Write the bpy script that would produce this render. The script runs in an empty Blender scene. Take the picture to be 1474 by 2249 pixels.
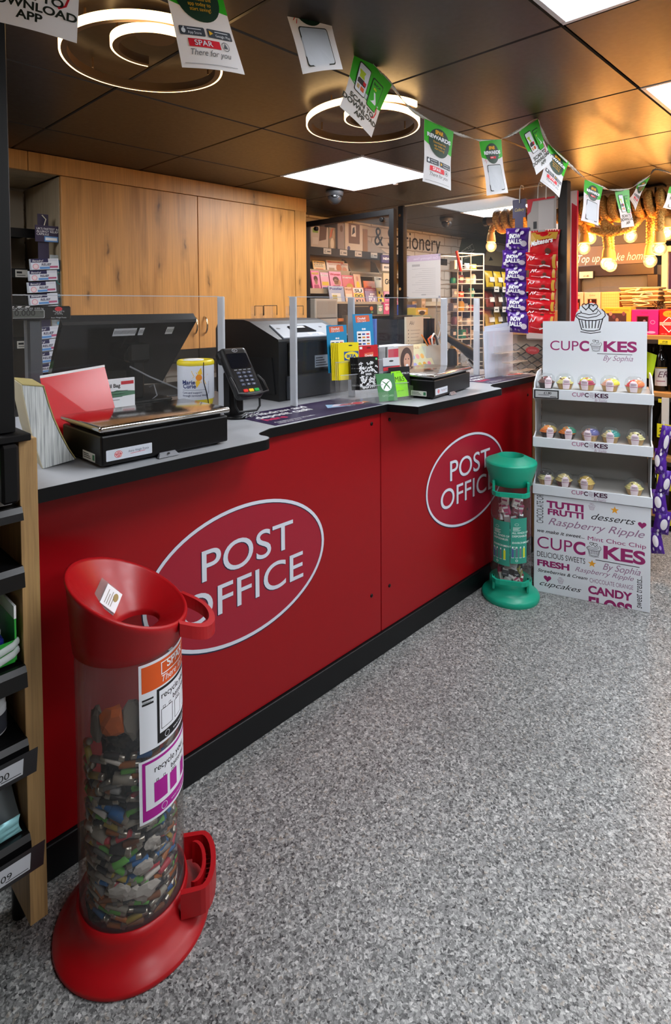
import bpy, bmesh, math, random
from math import pi, sin, cos, radians, atan2, hypot, sqrt
from mathutils import Vector, Matrix, Euler
random.seed(7)
SC = bpy.context.scene
COL = SC.collection

# ------------------------------------------------------------------ camera, world, exposure
EYE = Vector((0, 0, 1.45))
cam_d = bpy.data.cameras.new('camera')
cam = bpy.data.objects.new('camera', cam_d); COL.objects.link(cam)
YAW, PITCH, ROLL = 0.769166, 0.03358, -0.006538
_fw = Vector((sin(YAW), cos(YAW), 0)); _rt = Vector((cos(YAW), -sin(YAW), 0))
# world axes: +x runs along the counter to the right, +y runs behind the counter
_fwd = Vector((_fw.y * 0 + sin(YAW), cos(YAW), 0))
def _cam_matrix():
    d1 = Vector((sin(YAW), 0, cos(YAW))); d2 = Vector((sin(YAW - pi/2), 0, cos(YAW - pi/2))); d3 = Vector((0, -1, 0))
    W = Matrix((d1, d2, d3)).transposed()
    cp, sp, cr, sr = cos(PITCH), sin(PITCH), cos(ROLL), sin(ROLL)
    Rx = Matrix(((1,0,0),(0,cp,-sp),(0,sp,cp))); Rz = Matrix(((cr,-sr,0),(sr,cr,0),(0,0,1)))
    M = Rz @ Rx @ W
    B = Matrix((M[0], -M[1], -M[2])).transposed()
    return B
cam.matrix_world = Matrix.Translation(EYE) @ _cam_matrix().to_4x4()
cam_d.sensor_fit = 'VERTICAL'; cam_d.sensor_width = 36; cam_d.sensor_height = 36
cam_d.lens = 1280.86 * 36 / 2249
cam_d.shift_y = -(1124.5 - 714.1) / 2249
cam_d.clip_start = 0.02
SC.camera = cam
SC.view_settings.view_transform = 'Standard'
SC.view_settings.look = 'None'
SC.view_settings.gamma = 1
SC.view_settings.use_curve_mapping = False
SC.view_settings.exposure = 0.45
SC.cycles.use_denoising = True
SC.cycles.max_bounces = 10
SC.cycles.transparent_max_bounces = 16
SC.cycles.sample_clamp_indirect = 6
wd = bpy.data.worlds.new('shop_ambient'); SC.world = wd; wd.use_nodes = True
wd.node_tree.nodes['Background'].inputs[0].default_value = (0.9, 0.95, 1, 1)
wd.node_tree.nodes['Background'].inputs[1].default_value = 0.05
PANEL_POWER = 16.0      # emission of the square ceiling light panels
RING_POWER = 5.5       # emission of the spiral lamps
BULB_POWER = 40.0      # emission of the rope light filaments

BULB_WATT = 6.0        # light of each bare bulb on the rope

# ------------------------------------------------------------------ materials
def lin(c):
    return c/12.92 if c <= 0.04045 else ((c+0.055)/1.055)**2.4
def rgb(h):
    h = h.lstrip('#')
    return tuple(lin(int(h[i:i+2],16)/255) for i in (0,2,4))
MATS = {}
def mat(name, col='#808080', rough=0.5, metal=0.0, emit=0.0, trans=0.0, alpha=1.0, coat=0.0, spec=0.5, ior=1.45, noise=0.0):
    key = name
    if key in MATS: return MATS[key]
    m = bpy.data.materials.new(name); m.use_nodes = True
    nt = m.node_tree; b = nt.nodes['Principled BSDF']
    c = rgb(col) if isinstance(col, str) else col
    b.inputs['Base Color'].default_value = (*c, 1)
    b.inputs['Roughness'].default_value = rough
    b.inputs['Metallic'].default_value = metal
    b.inputs['IOR'].default_value = ior
    b.inputs['Specular IOR Level'].default_value = spec
    if coat: b.inputs['Coat Weight'].default_value = coat; b.inputs['Coat Roughness'].default_value = 0.08
    if emit:
        b.inputs['Emission Color'].default_value = (*c, 1); b.inputs['Emission Strength'].default_value = emit
    if trans: b.inputs['Transmission Weight'].default_value = trans
    b.inputs['Alpha'].default_value = alpha
    if noise:
        n = nt.nodes.new('ShaderNodeTexNoise'); n.inputs['Scale'].default_value = 60; n.inputs['Detail'].default_value = 3
        tc = nt.nodes.new('ShaderNodeTexCoord'); nt.links.new(tc.outputs['Object'], n.inputs['Vector'])
        mx = nt.nodes.new('ShaderNodeMapRange'); mx.inputs[3].default_value = max(0.02, rough-noise); mx.inputs[4].default_value = min(1, rough+noise)
        nt.links.new(n.outputs[0], mx.inputs[0]); nt.links.new(mx.outputs[0], b.inputs['Roughness'])
    MATS[key] = m
    return m
def c(h, rough=0.55):              # plain printed colour
    return mat('print_' + h.lstrip('#') + ('' if rough == 0.55 else '_%d' % int(rough*100)), h, rough)
def nodes(m):
    nt = m.node_tree
    def N(t, **kw):
        n = nt.nodes.new(t)
        for k, v in kw.items():
            if k.startswith('i_'):
                kk = k[2:]; n.inputs[int(kk) if kk.isdigit() else kk.replace('_',' ')].default_value = v
            else: setattr(n, k, v)
        return n
    return nt, N, nt.links.new, nt.nodes['Principled BSDF']
def ramp(n, stops, const=False):
    r = n.color_ramp
    if const: r.interpolation = 'CONSTANT'
    while len(r.elements) < len(stops): r.elements.new(0.5)
    for e, (p, col) in zip(r.elements, stops):
        e.position = p; e.color = (*(rgb(col) if isinstance(col, str) else col), 1)
def glass_mat(name, tint='#ffffff', refl=0.5, body=0.012, rough=0.02):
    """thin clear plastic sheet: lets the view through and keeps a real fresnel reflection"""
    if name in MATS: return MATS[name]
    m = bpy.data.materials.new(name); m.use_nodes = True; nt, N, L, b = nodes(m)
    out = nt.nodes['Material Output']
    tr = N('ShaderNodeBsdfTransparent'); tr.inputs[0].default_value = (*rgb(tint), 1)
    gl = N('ShaderNodeBsdfGlossy'); gl.inputs['Roughness'].default_value = rough
    df = N('ShaderNodeBsdfDiffuse'); df.inputs[0].default_value = (0.75, 0.78, 0.8, 1)
    fr = N('ShaderNodeFresnel')
    ge = N('ShaderNodeNewGeometry'); io = N('ShaderNodeMapRange'); io.inputs[3].default_value = 1.45; io.inputs[4].default_value = 1/1.45; L(ge.outputs['Backfacing'], io.inputs[0]); L(io.outputs[0], fr.inputs[0])
    mu = N('ShaderNodeMath', operation='MULTIPLY'); mu.inputs[1].default_value = refl; L(fr.outputs[0], mu.inputs[0])
    m1 = N('ShaderNodeMixShader'); m1.inputs[0].default_value = body; L(tr.outputs[0], m1.inputs[1]); L(df.outputs[0], m1.inputs[2])
    m2 = N('ShaderNodeMixShader'); L(mu.outputs[0], m2.inputs[0]); L(m1.outputs[0], m2.inputs[1]); L(gl.outputs[0], m2.inputs[2])
    L(m2.outputs[0], out.inputs[0])
    MATS[name] = m
    return m
def wood_mat(name, base, dark, axis='Z', knots=True, scale=1.0, rough=0.45):
    if name in MATS: return MATS[name]
    m = bpy.data.materials.new(name); m.use_nodes = True; nt, N, L, b = nodes(m)
    tc = N('ShaderNodeTexCoord'); mp = N('ShaderNodeMapping'); L(tc.outputs['Object'], mp.inputs[0])
    s = [6*scale, 6*scale, 6*scale]; s['XYZ'.index(axis)] = 0.55*scale
    mp.inputs['Scale'].default_value = s
    n1 = N('ShaderNodeTexNoise', i_Scale=2.4, i_Detail=5.0, i_Roughness=0.55, i_Distortion=0.8); L(mp.outputs[0], n1.inputs['Vector'])
    mp2 = N('ShaderNodeMapping'); L(tc.outputs['Object'], mp2.inputs[0])
    s2 = [90*scale]*3; s2['XYZ'.index(axis)] = 1.6*scale; mp2.inputs['Scale'].default_value = s2
    n2 = N('ShaderNodeTexNoise', i_Scale=2.0, i_Detail=3.0); L(mp2.outputs[0], n2.inputs['Vector'])
    r1 = N('ShaderNodeValToRGB'); ramp(r1, [(0.22, dark), (0.46, base), (0.75, tuple(min(1, x*1.18) for x in rgb(base)))]); L(n1.outputs[0], r1.inputs[0])
    mr = N('ShaderNodeMapRange'); mr.inputs[1].default_value = 0.3; mr.inputs[2].default_value = 0.7; mr.inputs[3].default_value = 0.82; mr.inputs[4].default_value = 1.10; L(n2.outputs[0], mr.inputs[0])
    mx = N('ShaderNodeMix', data_type='RGBA', blend_type='MULTIPLY'); mx.inputs[0].default_value = 1; L(r1.outputs[0], mx.inputs[6]); L(mr.outputs[0], mx.inputs[7])
    res = mx.outputs[2]
    if knots:
        sp = N('ShaderNodeSeparateXYZ'); L(tc.outputs['Object'], sp.inputs[0])
        cb = N('ShaderNodeCombineXYZ'); L(sp.outputs[0], cb.inputs[0]); L(sp.outputs[2], cb.inputs[1])
        mp3 = N('ShaderNodeMapping'); L(cb.outputs[0], mp3.inputs[0]); mp3.inputs['Scale'].default_value = (7.0*scale, 2.0*scale, 1)
        nz = N('ShaderNodeTexNoise', i_Scale=14.0, i_Detail=2.0); L(tc.outputs['Object'], nz.inputs['Vector'])
        ad = N('ShaderNodeMix', data_type='RGBA', blend_type='LINEAR_LIGHT'); ad.inputs[0].default_value = 0.14; L(mp3.outputs[0], ad.inputs[6]); L(nz.outputs[1], ad.inputs[7])
        vo = N('ShaderNodeTexVoronoi', i_Scale=1.0); vo.voronoi_dimensions = '2D'; L(ad.outputs[2], vo.inputs['Vector'])
        kr = N('ShaderNodeValToRGB'); ramp(kr, [(0.02, (0.85,0.85,0.85)), (0.06, (0.35,0.35,0.35)), (0.20, (0,0,0))]); L(vo.outputs['Distance'], kr.inputs[0])
        # only some cells carry a knot
        gt = N('ShaderNodeMath', operation='GREATER_THAN'); gt.inputs[1].default_value = 0.62
        sx = N('ShaderNodeSeparateColor'); L(vo.outputs['Color'], sx.inputs[0]); L(sx.outputs[0], gt.inputs[0])
        mu = N('ShaderNodeMath', operation='MULTIPLY'); L(kr.outputs[0], mu.inputs[0]); L(gt.outputs[0], mu.inputs[1])
        mk = N('ShaderNodeMix', data_type='RGBA'); L(mu.outputs[0], mk.inputs[0]); L(res, mk.inputs[6]); mk.inputs[7].default_value = (*[x*0.35 for x in rgb(dark)], 1)
        res = mk.outputs[2]
    L(res, b.inputs['Base Color']); b.inputs['Roughness'].default_value = rough
    bp = N('ShaderNodeBump'); bp.inputs['Strength'].default_value = 0.08; L(n2.outputs[0], bp.inputs['Height']); L(bp.outputs[0], b.inputs['Normal'])
    MATS[name] = m
    return m

# ------------------------------------------------------------------ mesh builder
class Plane:
    """a flat printing surface: u right, v up, w out of it"""
    def __init__(s, o, ux, uy):
        s.o = Vector(o); s.ux = Vector(ux).normalized(); s.uy = Vector(uy).normalized(); s.n = s.ux.cross(s.uy).normalized(); s.flat = True
    def __call__(s, u, v, w=0): return s.o + s.ux*u + s.uy*v + s.n*w
class Cyl:
    """a cylinder wall about z as a printing surface; u runs along the circumference from angle a0"""
    def __init__(s, cc, r, a0, z0=0): s.c = Vector(cc); s.r = r; s.a0 = a0; s.z0 = z0; s.flat = False
    def __call__(s, u, v, w=0):
        a = s.a0 + u/s.r; q = s.r + w
        return Vector((s.c.x + q*cos(a), s.c.y + q*sin(a), s.c.z + s.z0 + v))
class Warp:
    def __init__(s, fn, step=0.02): s.fn = fn; s.flat = False
    def __call__(s, u, v, w=0): return s.fn(u, v, w)
EPS = 0.00035
_TXT = {}
def text_geo(body, bold=0.0, shear=0.0, space=1.0):
    key = (body, bold, shear, space)
    if key in _TXT: return _TXT[key]
    cu = bpy.data.curves.new('t', 'FONT'); cu.body = body; cu.size = 1; cu.offset = bold; cu.shear = shear
    cu.space_character = space; cu.resolution_u = 6; cu.align_x = 'LEFT'
    ob = bpy.data.objects.new('t', cu); COL.objects.link(ob)
    dg = bpy.context.evaluated_depsgraph_get(); dg.update()
    me = bpy.data.meshes.new_from_object(ob.evaluated_get(dg))
    vs = [(v.co.x, v.co.y) for v in me.vertices]; fs = [tuple(p.vertices) for p in me.polygons]
    bpy.data.objects.remove(ob); bpy.data.curves.remove(cu); bpy.data.meshes.remove(me)
    _TXT[key] = (vs, fs)
    return vs, fs
class MB:
    def __init__(s, X=None):
        s.v = []; s.f = []; s.mi = []; s.sm = []; s.mats = []; s.X = X
    def m(s, material):
        if material not in s.mats: s.mats.append(material)
        return s.mats.index(material)
    def add(s, vs, fs, material, smooth=False, X=None):
        k = len(s.v); i = s.m(material); X = X if X is not None else s.X
        for p in vs:
            p = Vector(p); s.v.append(X @ p if X is not None else p)
        for f in fs:
            s.f.append(tuple(q + k for q in f)); s.mi.append(i); s.sm.append(smooth)
        return s
    def bm(s, b, material, smooth=False, X=None):
        b.verts.ensure_lookup_table()
        for i, v in enumerate(b.verts): v.index = i
        s.add([v.co.copy() for v in b.verts], [tuple(v.index for v in f.verts) for f in b.faces], material, smooth, X); b.free()
        return s
    def box(s, cc, d, material, bev=0.0, X=None, seg=1, smooth=False):
        b = bmesh.new(); bmesh.ops.create_cube(b, size=1)
        for v in b.verts: v.co = Vector((v.co.x*d[0], v.co.y*d[1], v.co.z*d[2]))
        if bev > 0:
            bmesh.ops.bevel(b, geom=list(b.edges), offset=min(bev, min(d)*0.45), segments=seg, affect='EDGES', profile=0.5)
        for v in b.verts: v.co += Vector(cc)
        return s.bm(b, material, smooth, X)
    def b2(s, lo, hi, material, bev=0.0, X=None, seg=1):
        lo = Vector(lo); hi = Vector(hi)
        return s.box((lo+hi)/2, hi-lo, material, bev, X, seg)
    def loft(s, rings, material, smooth=True, closed=True, cap0=True, cap1=True, X=None):
        n = len(rings[0]); vs = [p for r in rings for p in r]; fs = []
        for i in range(len(rings)-1):
            for j in range(n if closed else n-1):
                a = i*n + j; b2 = i*n + (j+1) % n
                fs.append((a, b2, b2+n, a+n))
        s.add(vs, fs, material, smooth, X)
        if cap0: s.add(rings[0], [tuple(range(n))[::-1]], material, False, X)
        if cap1: s.add(rings[-1], [tuple(range(n))], material, False, X)
        return s
    def lathe(s, prof, material, cc=(0,0,0), n=32, smooth=True, cap0=False, cap1=False, X=None, sx=1, sy=1):
        rs = [[Vector((cc[0]+r*cos(2*pi*k/n)*sx, cc[1]+r*sin(2*pi*k/n)*sy, cc[2]+z)) for k in range(n)] for r, z in prof]
        return s.loft(rs, material, smooth, True, cap0, cap1, X)
    def cyl(s, p, q, r, material, n=16, r2=None, caps=True, smooth=True, X=None):
        p = Vector(p); q = Vector(q); d = (q-p).normalized(); r2 = r if r2 is None else r2
        a = d.orthogonal().normalized(); b = d.cross(a)
        A = [p + a*r*cos(2*pi*k/n) + b*r*sin(2*pi*k/n) for k in range(n)]
        B = [q + a*r2*cos(2*pi*k/n) + b*r2*sin(2*pi*k/n) for k in range(n)]
        return s.loft([A, B], material, smooth, True, caps, caps, X)
    def tube(s, pts, r, material, n=8, closed=False, X=None, smooth=True, flat=1.0):
        pts = [Vector(p) for p in pts]; N = len(pts); rings = []; up = None
        for i, p in enumerate(pts):
            if closed: d = pts[(i+1) % N] - pts[i-1]
            else: d = pts[min(i+1, N-1)] - pts[max(i-1, 0)]
            d.normalize()
            if up is None: up = d.orthogonal().normalized() if abs(d.z) > 0.9 else Vector((0,0,1))
            a = d.cross(up)
            if a.length < 1e-6: a = d.orthogonal()
            a.normalize(); b = a.cross(d).normalized(); up = b
            rr = r[i] if isinstance(r, (list, tuple)) else r
            rings.append([p + a*rr*cos(2*pi*k/n) + b*rr*flat*sin(2*pi*k/n) for k in range(n)])
        if closed: rings.append(rings[0])
        return s.loft(rings, material, smooth, True, not closed, not closed, X)
    def prism(s, poly, F, t, material, back=True, smooth=False):
        """polygon (u,v) on surface F given thickness t outwards"""
        n = len(poly); A = [F(u, v, 0) for u, v in poly]; B = [F(u, v, t) for u, v in poly]
        fs = [tuple(range(n, 2*n))] + ([tuple(range(n))[::-1]] if back else [])
        fs += [(i, (i+1) % n, (i+1) % n + n, i+n) for i in range(n)]
        return s.add(A+B, fs, material, smooth)
    def sphere(s, cc, r, material, n=16, m=10, sc=(1,1,1), X=None):
        prof = [(max(1e-5, r*sin(pi*i/m)), -r*cos(pi*i/m)) for i in range(m+1)]
        rs = [[Vector((cc[0]+q*cos(2*pi*k/n)*sc[0], cc[1]+q*sin(2*pi*k/n)*sc[1], cc[2]+z*sc[2])) for k in range(n)] for q, z in prof]
        return s.loft(rs, material, True, True, False, False, X)
    # ---- flat print on a surface
    def poly(s, F, pts, material, layer=1):
        pts = [tuple(p) for p in pts]
        a = sum(pts[i][0]*pts[(i+1) % len(pts)][1] - pts[(i+1) % len(pts)][0]*pts[i][1] for i in range(len(pts)))
        if a < 0: pts = pts[::-1]
        return s.add([F(u, v, EPS*layer) for u, v in pts], [tuple(range(len(pts)))], material)
    def rect(s, F, x0, y0, x1, y1, material, layer=1, nx=None):
        nx = nx or (1 if F.flat else max(2, int(abs(x1-x0)/0.008)))
        ny = 1 if not isinstance(F, Warp) else max(2, int(abs(y1-y0)/0.015))
        vs = []; fs = []
        for j in range(ny+1):
            for i in range(nx+1): vs.append(F(x0+(x1-x0)*i/nx, y0+(y1-y0)*j/ny, EPS*layer))
        for j in range(ny):
            for i in range(nx):
                a = j*(nx+1)+i; fs.append((a, a+1, a+nx+2, a+nx+1))
        return s.add(vs, fs, material, smooth=not F.flat)
    def rrect(s, F, x0, y0, x1, y1, r, material, layer=1):
        P = []
        for (cx, cy, a0) in ((x1-r, y1-r, 0), (x0+r, y1-r, pi/2), (x0+r, y0+r, pi), (x1-r, y0+r, 3*pi/2)):
            for k in range(5): P.append((cx + r*cos(a0+k*pi/8), cy + r*sin(a0+k*pi/8)))
        return s.poly(F, P, material, layer)
    def frame(s, F, x0, y0, x1, y1, t, material, layer=1):
        s.rect(F, x0, y0, x1, y0+t, material, layer); s.rect(F, x0, y1-t, x1, y1, material, layer)
        s.rect(F, x0, y0+t, x0+t, y1-t, material, layer); return s.rect(F, x1-t, y0+t, x1, y1-t, material, layer)
    def ell(s, F, cx, cy, a, b, material, layer=1, n=28, rot=0):
        if not F.flat:                       # follow a curved surface with inner rings
            vs = [F(cx, cy, EPS*layer)]; fs = []
            for q in (1, 2, 3):
                for k in range(n):
                    th = 2*pi*k/n; x, y = a*cos(th)*q/3, b*sin(th)*q/3
                    vs.append(F(cx + x*cos(rot) - y*sin(rot), cy + x*sin(rot) + y*cos(rot), EPS*layer))
            for k in range(n):
                k2 = (k+1) % n; fs.append((0, 1+k, 1+k2))
                for q in (0, 1): fs.append((1+q*n+k, 1+(q+1)*n+k, 1+(q+1)*n+k2, 1+q*n+k2))
            return s.add(vs, fs, material, True)
        return s.poly(F, [(cx + a*cos(2*pi*k/n)*cos(rot) - b*sin(2*pi*k/n)*sin(rot), cy + a*cos(2*pi*k/n)*sin(rot) + b*sin(2*pi*k/n)*cos(rot)) for k in range(n)], material, layer)
    def ring(s, F, cx, cy, a, b, t, material, layer=1, n=48, a0=0, a1=2*pi):
        vs = []; fs = []
        for k in range(n+1):
            q = a0 + (a1-a0)*k/n
            vs.append(F(cx+(a-t)*cos(q), cy+(b-t)*sin(q), EPS*layer)); vs.append(F(cx+a*cos(q), cy+b*sin(q), EPS*layer))
        for k in range(n): fs.append((2*k, 2*k+1, 2*k+3, 2*k+2))
        return s.add(vs, fs, material)
    def stroke(s, F, pts, w, material, layer=1, closed=False):
        pts = [Vector((p[0], p[1])) for p in pts]; N = len(pts); vs = []; fs = []
        for i in range(N):
            d = (pts[(i+1) % N] - pts[i-1]) if closed else (pts[min(i+1, N-1)] - pts[max(i-1, 0)])
            if d.length < 1e-9: d = Vector((1, 0))
            d.normalize(); nn = Vector((-d.y, d.x)); ww = w[i] if isinstance(w, (list, tuple)) else w
            for sg in (-1, 1):
                q = pts[i] + nn*ww*0.5*sg; vs.append(F(q.x, q.y, EPS*layer))
        for i in range(N if closed else N-1):
            a = 2*i; b = 2*((i+1) % N); fs.append((a, b, b+1, a+1))
        return s.add(vs, fs, material)
    def text(s, F, body, x, y, size, material, layer=2, align='L', bold=0.0, shear=0.0, sx=1.0, rot=0.0, space=1.0, width=None):
        vs, fs = text_geo(body, bold, shear, space)
        if not vs: return s
        w = max(p[0] for p in vs)
        if width: sx = width/(w*size)
        ox = 0 if align == 'L' else (-w*size*sx/2 if align == 'C' else -w*size*sx)
        out = []
        for (u, v) in vs:
            p, q = ox + u*size*sx, v*size
            out.append(F(x + p*cos(rot) - q*sin(rot), y + p*sin(rot) + q*cos(rot), EPS*layer))
        return s.add(out, fs, material)
    def build(s, name, parent=None, loc=None):
        me = bpy.data.meshes.new(name)
        me.from_pydata([tuple(v) for v in s.v], [], s.f)
        for mm in s.mats: me.materials.append(mm)
        me.polygons.foreach_set('material_index', s.mi); me.polygons.foreach_set('use_smooth', s.sm)
        me.update()
        o = bpy.data.objects.new(name, me); COL.objects.link(o)
        if parent is not None: o.parent = parent
        if loc is not None: o.location = loc
        return o
def merge_close(o, d=1e-5):
    b = bmesh.new(); b.from_mesh(o.data); bmesh.ops.remove_doubles(b, verts=b.verts, dist=d); b.to_mesh(o.data); b.free()
def thing(name, label, cat, loc=(0,0,0), rotz=0.0, group=None, rot=None):
    o = bpy.data.objects.new(name, None); COL.objects.link(o); o.empty_display_size = 0.05
    o.location = loc; o.rotation_euler = rot if rot else (0, 0, rotz)
    o['label'] = label; o['category'] = cat
    if group: o['group'] = group
    return o
def tag(o, label, cat, group=None, kind=None):
    o['label'] = label; o['category'] = cat
    if group: o['group'] = group
    if kind: o['kind'] = kind
    return o
def struct(o, label=None, cat=None):
    o['kind'] = 'structure'
    if label: o['label'] = label
    if cat: o['category'] = cat
    return o
def dup(root, loc=None, rotz=None, label=None, group=None, rot=None):
    r = root.copy(); COL.objects.link(r)
    if loc is not None: r.location = loc
    if rotz is not None: r.rotation_euler = (0, 0, rotz)
    if rot is not None: r.rotation_euler = rot
    if label: r['label'] = label
    if group: r['group'] = group
    for ch in list(root.children):
        k = ch.copy(); COL.objects.link(k); k.parent = r
        for g in list(ch.children):
            d = g.copy(); COL.objects.link(d); d.parent = k
    return r
def T(*a): return Matrix.Translation(Vector(a))
def RZ(a): return Matrix.Rotation(a, 4, 'Z')
def RX(a): return Matrix.Rotation(a, 4, 'X')
def RY(a): return Matrix.Rotation(a, 4, 'Y')
XZ = lambda o: Plane(o, (1,0,0), (0,0,1))            # upright print facing -y
# common materials
BLACK = mat('black_plastic', '#060607', 0.42, spec=0.3)
BLACKM = mat('black_powder_coat', '#08080a', 0.5, spec=0.3)
WHITE = mat('white_card', '#e6e8ec', 0.5)
WHITEP = mat('white_print', '#eef0f3', 0.5)
INK = mat('black_ink', '#121214', 0.5)
GREY = mat('grey_plastic', '#8b8e93', 0.45)
DGREY = mat('dark_grey_plastic', '#3b3d41', 0.45)
CHROME = mat('brushed_steel', '#c9c8c5', 0.13, 1.0)
GLASS = glass_mat('clear_acrylic', refl=0.40)
GLASS2 = glass_mat('clear_acrylic_box', body=0.035, refl=0.9)
FROST = mat('frosted_acrylic_edge', '#d6dbe3', 0.35, alpha=0.85)
# points measured on the photograph, given their real depth plane
_B = cam.matrix_world.to_3x3()
def _ray(u, v): return _B @ Vector(((u-737)/1280.86, -(v-714.1)/1280.86, -1))
def at_y(u, v, y): d = _ray(u, v); return EYE + d*(y/d.y)
def at_x(u, v, x): d = _ray(u, v); return EYE + d*(x/d.x)
def at_z(u, v, z): d = _ray(u, v); return EYE + d*((z-EYE.z)/d.z)
WT = 1.0432            # worktop surface
# ------------------------------------------------------------------ the room
FLOOR_M = bpy.data.materials.new('speckled_vinyl'); FLOOR_M.use_nodes = True
def _floor():
    nt, N, L, b = nodes(FLOOR_M)
    tc = N('ShaderNodeTexCoord')
    nz = N('ShaderNodeTexNoise', i_Scale=95.0, i_Detail=1.0); L(tc.outputs['Object'], nz.inputs['Vector'])
    ad = N('ShaderNodeMix', data_type='RGBA', blend_type='LINEAR_LIGHT'); ad.inputs[0].default_value = 0.006
    L(tc.outputs['Object'], ad.inputs[6]); L(nz.outputs[1], ad.inputs[7])
    v1 = N('ShaderNodeTexVoronoi', i_Scale=165.0); v1.inputs['Randomness'].default_value = 1; L(ad.outputs[2], v1.inputs['Vector'])
    s1 = N('ShaderNodeSeparateColor'); L(v1.outputs['Color'], s1.inputs[0])
    r1 = N('ShaderNodeValToRGB'); ramp(r1, [(0.0, '#2a2c2e'), (0.14, '#535555'), (0.30, '#838584'), (0.50, '#9fa1a0'), (0.72, '#bbbcba'), (0.84, '#e0e0de'), (0.93, '#b6ac9e'), (0.97, '#36383a')], True); L(s1.outputs[0], r1.inputs[0])
    v2 = N('ShaderNodeTexVoronoi', i_Scale=270.0); L(ad.outputs[2], v2.inputs['Vector'])
    s2 = N('ShaderNodeSeparateColor'); L(v2.outputs['Color'], s2.inputs[0])
    r2 = N('ShaderNodeValToRGB'); ramp(r2, [(0.0, '#222426'), (0.17, '#8b8d8c'), (0.55, '#a7a9a7'), (0.83, '#ecece9')], True); L(s2.outputs[1], r2.inputs[0])
    mx = N('ShaderNodeMix', data_type='RGBA'); mx.inputs[0].default_value = 0.40; L(r1.outputs[0], mx.inputs[6]); L(r2.outputs[0], mx.inputs[7])
    big = N('ShaderNodeTexNoise', i_Scale=1.6, i_Detail=3.0); L(tc.outputs['Object'], big.inputs['Vector'])
    mr = N('ShaderNodeMapRange'); mr.inputs[1].default_value = 0.3; mr.inputs[2].default_value = 0.7; mr.inputs[3].default_value = 0.64; mr.inputs[4].default_value = 0.78; L(big.outputs[0], mr.inputs[0])
    m3 = N('ShaderNodeMix', data_type='RGBA', blend_type='MULTIPLY'); m3.inputs[0].default_value = 1; L(mx.outputs[2], m3.inputs[6]); L(mr.outputs[0], m3.inputs[7])
    L(m3.outputs[2], b.inputs['Base Color']); b.inputs['Roughness'].default_value = 0.42
    bp = N('ShaderNodeBump'); bp.inputs['Strength'].default_value = 0.12; bp.inputs['Distance'].default_value = 0.002; L(v1.outputs['Distance'], bp.inputs['Height']); L(bp.outputs[0], b.inputs['Normal'])
_floor()
X0, X1, Y0, Y1, ZC = -2.6, 7.2, -3.6, 3.44, 2.18
o = MB().b2((X0, Y0, -0.05), (X1, Y1, 0), FLOOR_M).build('floor'); struct(o, 'grey speckled vinyl floor', 'floor')
# faint welded seam across the vinyl
# ceiling of dark square tiles
TILE = mat('dark_bronze_ceiling_tile', '#231b15', 0.38, noise=0.06)
GX, GY, TS = 1.535, 0.65, 0.625
PANELS = [(-1,-1), (1,-1), (1,2), (4,2), (1,-4), (3,-4), (3,-1), (5,-1), (6,2), (-2,-3), (-3,2)]
m = MB(); m.b2((X0, Y0, ZC+0.02), (X1, Y1, ZC+0.06), mat('ceiling_void', '#0b0908', 0.8))
i0, i1 = math.floor((X0-GX)/TS), math.ceil((X1-GX)/TS); j0, j1 = math.floor((Y0-GY)/TS), math.ceil((Y1-GY)/TS)
for i in range(i0, i1):
    for j in range(j0, j1):
        if (i, j) in PANELS: continue
        a, b2_ = max(X0, GX+i*TS)+0.002, min(X1, GX+(i+1)*TS)-0.002
        e, f_ = max(Y0, GY+j*TS)+0.002, min(Y1, GY+(j+1)*TS)-0.002
        if b2_-a > 0.02 and f_-e > 0.02:
            m.b2((a, e, ZC), (b2_, f_, ZC+0.021), TILE, 0.004)
o = m.build('ceiling'); struct(o, 'ceiling of dark bronze square tiles', 'ceiling')
# walls
BRICK = bpy.data.materials.new('white_brick_wallpaper'); BRICK.use_nodes = True
def _brick():
    nt, N, L, b = nodes(BRICK)
    tc = N('ShaderNodeTexCoord'); sp = N('ShaderNodeSeparateXYZ'); L(tc.outputs['Object'], sp.inputs[0])
    cb = N('ShaderNodeCombineXYZ'); L(sp.outputs[0], cb.inputs[0]); L(sp.outputs[2], cb.inputs[1])
    nz = N('ShaderNodeTexNoise', i_Scale=9.0); L(tc.outputs['Object'], nz.inputs['Vector'])
    ad = N('ShaderNodeMix', data_type='RGBA', blend_type='LINEAR_LIGHT'); ad.inputs[0].default_value = 0.012; L(cb.outputs[0], ad.inputs[6]); L(nz.outputs[1], ad.inputs[7])
    br = N('ShaderNodeTexBrick'); br.inputs['Scale'].default_value = 1.0; br.inputs['Brick Width'].default_value = 0.26; br.inputs['Row Height'].default_value = 0.09
    br.inputs['Mortar Size'].default_value = 0.007; br.inputs['Mortar Smooth'].default_value = 0.4
    br.inputs['Color1'].default_value = (*rgb('#cfc6b8'), 1); br.inputs['Color2'].default_value = (*rgb('#d9d1c4'), 1); br.inputs['Mortar'].default_value = (*rgb('#a09484'), 1)
    L(ad.outputs[2], br.inputs['Vector']); L(br.outputs[0], b.inputs['Base Color']); b.inputs['Roughness'].default_value = 0.7
_brick()
PAINT = mat('beige_wall_paint', '#b3a792', 0.8)
DARKW = mat('charcoal_wall_board', '#3a3632', 0.6)
o = MB().b2((X0-0.06, Y1, 0), (X1, Y1+0.06, ZC+0.05), BRICK).build('wall_back'); struct(o, 'back wall papered with white brick', 'wall')
o = MB().b2((X0-0.06, Y0, 0), (X0, Y1, ZC+0.05), PAINT).build('wall_left'); struct(o, 'beige shop wall on the left', 'wall')
o = MB().b2((X0-0.06, Y0-0.06, 0), (X1, Y0, ZC+0.05), PAINT).build('wall_front'); struct(o, 'beige shop wall behind the viewer', 'wall')
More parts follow.
